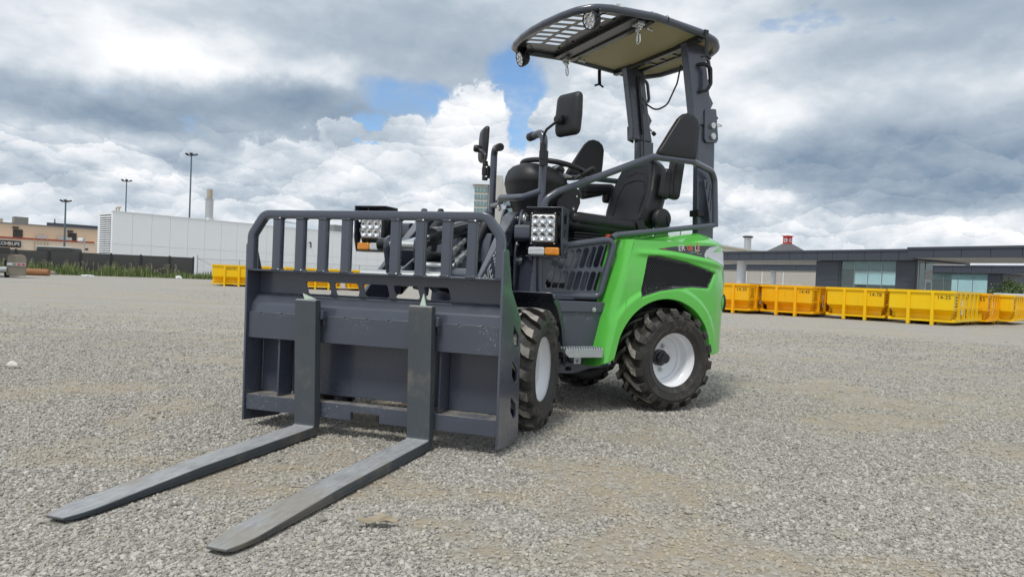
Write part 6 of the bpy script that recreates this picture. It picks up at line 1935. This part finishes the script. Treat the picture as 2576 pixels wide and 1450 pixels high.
# ---- tan building
def tan_building():
    e = Vector((11.5, 12.0, 0)).normalized()
    o0 = Vector((-99.0, 133.0, 0)) - e * 14
    b = thing('tan_building', 'tan stucco building with a red band and shop sign', 'building', (o0.x, o0.y, -0.45), math.atan2(e.y, e.x))
    ZB = 5.3
    m = MB(); m.box2((0, 0.0, 0), (50, 12, ZB)); m.build('lower_wall', 'cream_stucco', b, smooth=0)
    m = MB(); m.box2((0, 1.5, ZB + 0.001), (50, 12, 8.0)); m.build('upper_wall', 'tan_stucco', b, smooth=0)
    m = MB(); m.box2((0, -0.12, ZB - 0.30), (30.0, -0.002, ZB + 0.02)); m.build('red_band', 'brick_red', b, smooth=0)
    m = MB(); m.box2((0, 1.38, 7.9), (50, 1.498, 8.12)); m.build('parapet', 'box_grey', b, smooth=0)
    m = MB(); m.box2((22, 2.2, 8.125), (50, 2.6, 8.75)); m.build('roof_screen', 'dark_panel', b, smooth=0)
    m = MB(); m.box2((16.6, 3, 8.0), (19.0, 5, 9.5)); m.build('roof_unit', 'box_grey', b, bevel=0.05)
    m = MB(); m.box2((14.2, 3, 8.0), (14.8, 4, 8.9)); m.build('vent', 'stack_brass', b)
    m = MB(); m.lathe([(0.5, 0), (0.25, 0.3), (0.25, 0.8), (0.1, 0.9), (0.1, 1.6)], (23.5, 3, 8.0), (0, 0, 1), 12); m.build('vent', 'truck_dark', b)
    for xx in (16.2, 25.5):
        m = MB(); m.box2((xx, 1.40, 5.35), (xx + 1.6, 1.499, 6.9)); m.build('window', 'truck_dark', b, smooth=0)
        m = MB(); m.box2((xx - 0.1, 1.2, 7.05), (xx + 0.9, 1.499, 7.4)); m.build('vent_hood', 'truck_dark', b, smooth=0)
    for k in range(5):
        m = MB(); m.cyl((19.5 + k * 0.55, -0.1, 2.2), (19.5 + k * 0.55, -0.1, 5.2 - (k % 2) * 0.3), 0.06, 6); m.build('pipe', 'stack_brass', b)
    for xx, w in ((20.0, 1.6), (23.6, 2.4)):
        m = MB(); m.box2((xx, 0.2, ZB + 0.002), (xx + w, 1.2, ZB + 0.6)); m.build('roof_unit', 'stack_steel', b, bevel=0.03)
    m = MB(); m.box2((28.3, -0.08, 3.5), (28.9, -0.001, 3.85)); m.build('wall_lamp', 'truck_dark', b)
    # shop sign
    m = MB(); m.box2((13.45, -0.25, 3.35), (17.25, -0.001, 4.6)); sg = m.build('sign_board', 'ink_black', b, bevel=0.05)
    lettering('KOH', 0.92, b, (14.4, -0.262, 3.98), (1, 0, 0), (0, 0, 1), 'decal_white', 0.85, 0.02)
    lettering('LIPE', 0.92, b, (16.4, -0.262, 3.98), (1, 0, 0), (0, 0, 1), 'decal_white', 0.8, 0.02)
    m = MB(); m.lathe([(0.0, 0.03), (0.32, 0.03), (0.38, 0.0)], (15.4, -0.251, 3.98), (0, -1, 0), 20); m.build('emblem', 'stack_brass', b)
tan_building()
# ---- light masts
def mast(t, dep, top, label, r=0.11, cam_=False):
    x, y = t * dep, dep
    z0 = ground_h(x, y); h = top * dep + CAMH - z0
    p = thing('light_mast', label, 'light pole', (x, y, z0), random.uniform(-0.4, 0.4), 'tall yard light masts')
    m = MB(); m.cyl((0, 0, 0), (0, 0, h - 0.25), r * 1.25, 10, r * 0.8); m.build('pole', 'pole_teal', p)
    m = MB(); m.box2((-0.5, -0.06, h - 0.30), (0.5, 0.06, h - 0.18)); m.build('crossarm', 'truck_dark', p)
    for k in range(4):
        m = MB(); m.box((-0.55 + k * 0.37, 0.25 if k % 2 else -0.25, h - 0.10), (0.32, 0.45, 0.18), Matrix.Rotation(R_(25 if k % 2 else -25), 3, 'X')); m.build('floodlight', 'truck_dark', p, bevel=0.03)
    m = MB(); m.box2((-0.10, -0.10, h - 0.179), (0.10, 0.10, h + 0.18)); m.build('photocell', 'stack_steel', p)
mast(-0.6515, 105, 0.0872, 'shortest light mast, standing before the tan building', 0.13)
mast(-0.5642, 118, 0.1200, 'middle light mast, behind the louvred end of the white building')
mast(-0.4715, 96, 0.1617, 'tallest light mast, left of the flue on the white building')
x, y = -0.6225 * 66, 66.0
p = thing('camera_post', 'short post with a white floodlight behind the slat fence', 'light post', (x, y, ground_h(x, y)))
m = MB(); m.cyl((0, 0, 0), (0, 0, 3.5), 0.06, 8); m.build('pole', 'galvanised', p)
m = MB(); m.rbox((-0.28, -0.1, 3.15), (0.5, 0.35, 0.35), 0.1); m.build('lamp_head', 'litter_white', p)
# ---- hotel tower far behind
def tower():
    D = 320.0
    b = thing('hotel_tower', 'distant glass and cream tower behind the steering console', 'tower', (-0.06 * D, D, -0.45), 0)
    m = MB(); m.box2((0.0, 0, 0), (6.1, 16, 44.0)); m.build('slab', 'tower_cream', b, smooth=0)
    m = MB(); m.box2((8.1, -2.0, 0), (13.0, 14, 48.3)); m.build('core', 'tower_cream', b, smooth=0)
    m = MB(); m.box2((13.0005, -3.0, 0), (30.0, 12, 44.5)); m.build('slab', 'tower_cream', b, smooth=0)
    m = MB(); m.box2((6.1005, 1, 0), (8.0995, 14, 44.4)); m.build('slab', 'tower_cream', b, smooth=0)
    m = MB(); m.box2((-1.2, -1.0, 44.05), (7.9, 16, 44.9)); m.build('roof_slab', 'white_trim', b, smooth=0)
    m = MB(); m.box2((13.5, -3.6, 44.55), (24.0, 11, 45.3)); m.build('roof_slab', 'white_trim', b, smooth=0)
    m = MB(); m.box2((14.5, -2.6, 45.35), (22.0, 9, 46.6)); m.build('roof_screen', 'box_grey', b, smooth=0)
    w1 = MB(); w1.box2((0.15, -0.25, 0), (5.9, -0.01, 2.0)); w1 = w1.mesh('window', smooth=0)
    w2 = MB(); w2.box2((14.6, -3.3, 0), (18.6, -3.01, 2.1)); w2 = w2.mesh('window', smooth=0)
    w3 = MB(); w3.box2((19.2, -3.6, 0), (28.5, -3.01, 2.1)); w3 = w3.mesh('window', smooth=0)
    mu = MB(); mu.box2((-0.12, -0.35, 0), (0.12, -0.26, 2.0)); mu = mu.mesh('mullion', smooth=0)
    for k in range(13):
        z = 2.2 + k * 3.2
        if z + 2 > 43.8: break
        w = part(w1, 'window', 'tower_glass', b, (0, 0, z))
        for xx in (1.4, 2.9, 4.5): part(mu, 'mullion', 'tower_cream', w, (xx, 0, 0))
        w = part(w2, 'window', 'tower_glass', b, (0, 0, z)); w = part(w3, 'window', 'tower_glass', b, (0, 0, z))
        for xx in (21, 23, 25): part(mu, 'mullion', 'tower_cream', w, (xx, -3.3, 0))
tower()
# ---- station buildings on the right
ST_O = (16.7, 55.0); ST_A = math.atan2(-0.845, 0.535)
def st_thing(name, label, cat): return thing(name, label, cat, (ST_O[0], ST_O[1], -0.42), ST_A)
def fascia(b, s0, s1, d0, d1, z0, z1, pitch=1.12, seam0=0.0):
    # soffit slab with dark fascia panels along the front edge and the right end
    m = MB(); m.box2((s0 + 0.06, d0 + 0.06, z0), (s1 - 0.06, d1, z0 + 0.12)); m.build('soffit', 'soffit_white', b, smooth=0)
    m = MB(); m.box2((s0 + 0.05, d0 + 0.055, z0 + 0.1205), (s1 - 0.05, d1, z1 - 0.03)); m.build('roof_core', 'ink_black', b, smooth=0)
    s = s0
    while s < s1 - 0.05:
        e = min(s + pitch, s1)
        m = MB(); m.box2((s + 0.012, d0, z0 - 0.03), (e - 0.012, d0 + 0.05, z1 - 0.14)); m.build('fascia_panel', 'dark_panel', b, smooth=0)
        s = e
    m = MB(); m.box2((s0 - 0.02, d0 - 0.06, z1 - 0.135), (s1 + 0.02, d1, z1)); m.build('roof_cap', 'dark_panel', b, smooth=0)
    for e in (s0 + 0.0, s1 - 0.05):
        m = MB(); m.box2((e, d0 + 0.051, z0 - 0.03), (e + 0.05, d1, z1 - 0.14)); m.build('fascia_panel', 'dark_panel', b, smooth=0)
    k = s0 + 1.0
    while k < s1 - 1.5:
        m = MB(); m.box2((k, d0 + 0.25, z0 - 0.012), (k + 2.4, d0 + 0.45, z0 - 0.001)); m.build('strip_light', 'litter_white', b, smooth=0); k += 4.2
def pavilion(b, s0, s1, d0, d1, H, pil):
    # dark clad piers with a glazed middle
    for a, c in pil:
        m = MB(); m.box2((a, d0, 0), (c, d1, H)); m.build('pier', 'dark_panel', b, smooth=0)
        for (z0, z1) in ((0.1, 1.9), (1.93, H - 0.05)):
            m = MB(); m.box2((a + 0.35, d0 - 0.03, z0), (c - 0.12, d0 - 0.002, z1)); m.build('cladding_panel', 'dark_panel', b, smooth=0)
    ga, gb = pil[0][1], pil[1][0]
    m = MB(); m.box2((ga, d1 - 0.1, 0), (gb, d1 - 0.085, H)); m.build('rear_pane', 'teal_glass', b, smooth=0)
    m = MB(); m.box2((ga + 0.4, d0 + 0.7, 0.0), (gb - 0.4, d0 + 1.0, 0.45)); m.build('bench', 'frame_metal', b, bevel=0.03)
    m = MB(); m.box2((ga, d0 + 0.05, -0.1), (gb, d1 - 0.1, 0.0)); m.build('floor', 'box_grey', b, smooth=0)
    n = 4; w = (gb - ga) / n
    for k in range(n):
        g = MB(); g.box2((ga + k * w + 0.02, d0 + 0.10, 0.0), (ga + (k + 1) * w - 0.02, d0 + 0.115, H - 0.62)); pn = g.build('pane', 'teal_glass', b, smooth=0)
        g = MB(); g.box2((ga + k * w + 0.02, d0 + 0.10, H - 0.60), (ga + (k + 1) * w - 0.02, d0 + 0.115, H - 0.02)); g.build('pane', 'teal_glass_dark', b, smooth=0)  # darker tint puts the canopy's reflection into the colour of the upper panes
        g = MB(); g.box2((ga + (k + 1) * w - 0.018, d0 + 0.08, 0.0), (ga + (k + 1) * w + 0.018, d0 + 0.14, H)); g.build('mullion', 'frame_metal', b, smooth=0)
    g = MB(); g.box2((ga, d0 + 0.085, 0.78), (gb, d0 + 0.098, 0.83)); g.build('rail', 'frame_metal', b, smooth=0)
def station():
    b = st_thing('station_building', 'low dark panelled station building with teal glass front and canopy', 'building')
    fascia(b, -4.0, 14.9, 0.0, 7.0, 3.27, 3.95)
    pavilion(b, 7.9, 14.9, 0.6, 2.3, 3.24, ((7.85, 9.70), (13.45, 14.80)))
    # end wall with louvre and door
    m = MB(); m.box2((14.802, 0.62, 0), (14.86, 2.3, 3.24)); m.build('end_wall', 'frame_metal', b, smooth=0)
    m = MB(); m.box2((14.861, 1.35, 0), (14.90, 2.2, 2.1)); dr = m.build('door', 'column_white', b, smooth=0)
    m = MB(); m.box2((14.901, 1.5, 0.9), (14.915, 2.05, 1.95)); m.build('door_pane', 'teal_glass_dark', b, smooth=0)
    m = MB(); m.box2((14.861, 1.35, 2.72), (14.90, 2.2, 3.2)); m.build('transom_pane', 'teal_glass', b, smooth=0)
    for k in range(4):
        m = MB(); m.box((14.89, 1.78, 2.22 + k * 0.12), (0.05, 0.8, 0.06), Matrix.Rotation(R_(30), 3, 'Y')); m.build('louvre_slat', 'column_white', b, smooth=0)
    m = MB(); m.box2((14.861, 0.7, 0), (14.88, 1.25, 3.2)); m.build('side_pane', 'teal_glass', b, smooth=0)
    # columns and kiosk boxes in the breezeway
    for (s, d) in ((0.9, 1.2), (-2.6, 1.2)):
        m = MB(); m.cyl((s, d, 0), (s, d, 3.27), 0.36, 20); m.build('column', 'column_white', b)
    m = MB(); m.box2((2.6, 9.0, 1.0), (3.7, 9.4, 2.0)); m.build('notice_box', 'box_grey', b, bevel=0.03)
    m = MB(); m.cyl((3.15, 9.45, 0), (3.15, 9.45, 3.2), 0.16, 12); m.build('notice_post', 'column_white', b)
    m = MB(); m.box2((10.6, 0.72, 1.42), (13.4, 0.74, 1.68)); m.build('name_strip', 'box_grey', b, smooth=0)
    lettering('Milliken', 0.22, b, (11.2, 0.705, 1.55), (1, 0, 0), (0, 0, 1), 'ink_black', 1.0, 0.01)
    m = MB(); m.box2((12.4, 0.6, 3.78), (13.4, 0.66, 3.90)); m.build('roof_lamp', 'litter_white', b, smooth=0)
    c = st_thing('entrance_canopy', 'projecting dark fascia canopy with pale soffit at the right', 'canopy')
    fascia(c, 14.95, 27.0, -0.9, 6.5, 3.36, 3.99, 1.5)
    for (s, d) in ((17.2, 0.6), (20.3, 0.4)):
        m = MB(); m.cyl((s, d, 3.33), (s, d, 3.355), 0.14, 16); m.build('downlight', 'litter_white', c)
    m = MB(); m.box2((18.9, 5.4, 2.95), (19.15, 5.7, 3.358)); m.build('speaker_box', 'column_white', c)
    m = MB(); m.box2((25.8, 4.8, 0.0), (26.3, 5.3, 3.36)); m.build('column', 'column_white', c, smooth=0)
    d = st_thing('rear_platform_building', 'farther dark fascia canopy with glazed waiting room behind the station', 'building')
    fascia(d, -26.0, 16.0, 23.6, 30.0, 3.27, 3.95, 1.6)
    pavilion(d, 3.0, 10.0, 24.3, 28.5, 3.24, ((2.6, 3.7), (8.6, 9.8)))
    for (s, dd) in ((-14.0, 25.0), (-6.0, 25.0), (13.5, 25.0)):
        m = MB(); m.cyl((s, dd, 0), (s, dd, 3.27), 0.3, 16); m.build('column', 'column_white', d)
station()
def shelter():
    x, y = 25.3, 36.2
    s = thing('glass_shelter', 'small glazed shelter with white frame beside the tree', 'shelter', (x, y, ground_h(x, y)), ST_A)
    for a, b in (((0, 0, 0), (0.08, 0.08, 1.25)), ((2.2, 0, 0), (2.28, 0.08, 1.25)), ((0, 0, 1.2505), (2.28, 0.08, 1.36))):
        m = MB(); m.box2(a, b); m.build('frame', 'column_white', s, smooth=0)
    m = MB(); m.box2((0.0805, 0.03, 0.1), (2.1995, 0.045, 1.25)); m.build('pane', 'teal_glass', s, smooth=0)
shelter()
def warehouse():
    e = Vector((13.0, 16.0, 0)).normalized()
    b = thing('warehouse', 'cream metal warehouse behind the station canopy', 'building', (33.0, 112.0, -0.45), math.atan2(e.y, e.x))
    H = 7.75
    m = MB(); m.box2((-6, 0.05, 0), (60, 25, H)); m.build('core', 'warehouse_cream', b, smooth=0)
    pm = MB(); pm.box2((0.02, 0, 0), (2.98, 0.049, H)); pm = pm.mesh('panel', smooth=0)
    for k in range(-2, 20): part(pm, 'panel', 'warehouse_cream', b, (k * 3.0, 0, 0))
    m = MB(); m.box2((-6.2, -0.25, H + 0.001), (60.2, 25.2, H + 0.3)); m.build('eave', 'warehouse_cream', b, smooth=0)
    m = MB(); m.add([(-6, 0.3, H + 0.301), (60, 0.3, H + 0.301), (60, 12, H + 1.6), (-6, 12, H + 1.6), (60, 25, H + .301), (-6, 25, H + .301)], [(0, 1, 2, 3), (3, 2, 4, 5), (0, 3, 5), (1, 4, 2)]); m.build('roof', 'soffit_white', b, smooth=0)
    m = MB(); m.cyl((17.5, 1.5, H + 0.2), (17.5, 1.5, H + 2.6), 0.62, 18); m.build('chimney', 'stack_steel', b)
    m = MB(); m.lathe([(0.8, 2.6), (0.95, 2.75), (0.95, 2.85), (0.6, 2.95), (0.0, 2.95)], (17.5, 1.5, H), (0, 0, 1), 16); m.build('chimney_cap', 'truck_dark', b)
    for k, s in enumerate((13, 21, 33)):
        m = MB(); m.cyl((s, -0.15, 0), (s, -0.15, H), 0.13, 8); m.build('downpipe', 'white_trim', b)
    m = MB(); m.box2((10, -0.12, 2.1), (46, -0.001, 2.25)); m.build('rail_band', 'soffit_white', b, smooth=0)
    m = MB(); m.box2((12.5, -0.2, 0.3), (14.6, -0.001, 1.3)); m.build('fire_box', 'clock_red', b, smooth=0)
warehouse()
def clock_tower():
    D = 160.0; x = 0.3965 * D
    b = thing('clock_tower', 'red clock tower on a grey slate roof behind the canopy', 'tower', (x, D, -0.45), R_(34))
    z0, z1, z2 = 10.0, 11.75, 13.55
    h = 3.1
    m = MB(); m.box2((-h + 0.3, -h + 0.3, 0), (h - 0.3, h - 0.3, z0 - 0.25)); m.build('wall', 'warehouse_cream', b, smooth=0)
    m = MB(); m.box2((-h, -h, z0 - 0.249), (h, h, z0)); m.build('eave', 'clock_red', b, smooth=0)
    a = 0.82
    m = MB(); m.add([(-h, -h, z0 + .001), (h, -h, z0 + .001), (h, h, z0 + .001), (-h, h, z0 + .001), (-a, -a, z1), (a, -a, z1), (a, a, z1), (-a, a, z1)], [(0, 1, 5, 4), (1, 2, 6, 5), (2, 3, 7, 6), (3, 0, 4, 7), (4, 5, 6, 7)]); m.build('roof', 'slate', b, smooth=0)
    m = MB(); m.box2((-0.72, -0.72, z1 - 0.1), (0.72, 0.72, z2 - 0.15)); m.build('lantern', 'clock_red', b, smooth=0)
    m = MB(); m.box2((-0.85, -0.85, z2 - 0.149), (0.85, 0.85, z2 - 0.05)); m.box2((-1.0, -1.0, z2 - 0.049), (1.0, 1.0, z2 + 0.06)); m.build('cornice', 'clock_red', b, smooth=0)
    for ax in ((0, -1, 0), (-1, 0, 0), (1, 0, 0), (0, 1, 0)):
        c = Vector((0, 0, (z1 + z2) / 2 - 0.1)) + Vector(ax) * 0.72
        m = MB(); m.lathe([(0.33, 0.001), (0.45, 0.001), (0.45, 0.07), (0.33, 0.07)], c, ax, 24); m.build('dial_ring', 'litter_white', b)
        m = MB(); m.lathe([(0.0, 0.03), (0.33, 0.03)], c, ax, 24); m.build('dial', 'box_grey', b)
clock_tower()
# ---- young tree by the shelter
def tree():
    x, y = 27.6, 37.9
    t = thing('young_tree', 'small leafy green tree at the right edge beside the shelter', 'tree', (x, y, ground_h(x, y)))
    rng = random.Random(3)
    m = MB(); m.tube([(0, 0, -0.1), (0.03, 0, 0.8), (0.0, 0.03, 1.5)], 0.05, 8)
    ends = []
    for k in range(9):
        a = rng.random() * 6.28; r = rng.uniform(0.3, 0.95); z = rng.uniform(1.1, 1.9)
        q = (r * math.cos(a), r * math.sin(a), z); ends.append(q)
        m.tube([(0, 0, rng.uniform(0.6, 1.2)), (q[0] * 0.5, q[1] * 0.5, z - 0.2), q], 0.02, 5)
    m.build('trunk', 'bark', t)
    m = MB()
    for _ in range(1500):
        c = rng.choice(ends)
        d = Vector((rng.gauss(0, 1), rng.gauss(0, 1), rng.gauss(0, 0.8))) * 0.19
        p = Vector(c) + d
        n = Vector((rng.gauss(0, 1), rng.gauss(0, 1), rng.gauss(0, 1))).normalized(); u = n.orthogonal().normalized() * 0.07; v = n.cross(u.normalized()) * 0.038
        m.add([p - u, p + v, p + u, p - v], [(0, 1, 2, 3)])
    o = m.build('crown', 'leaf_green', t, smooth=0, fixn=False); struct(o, 'stuff')
tree()
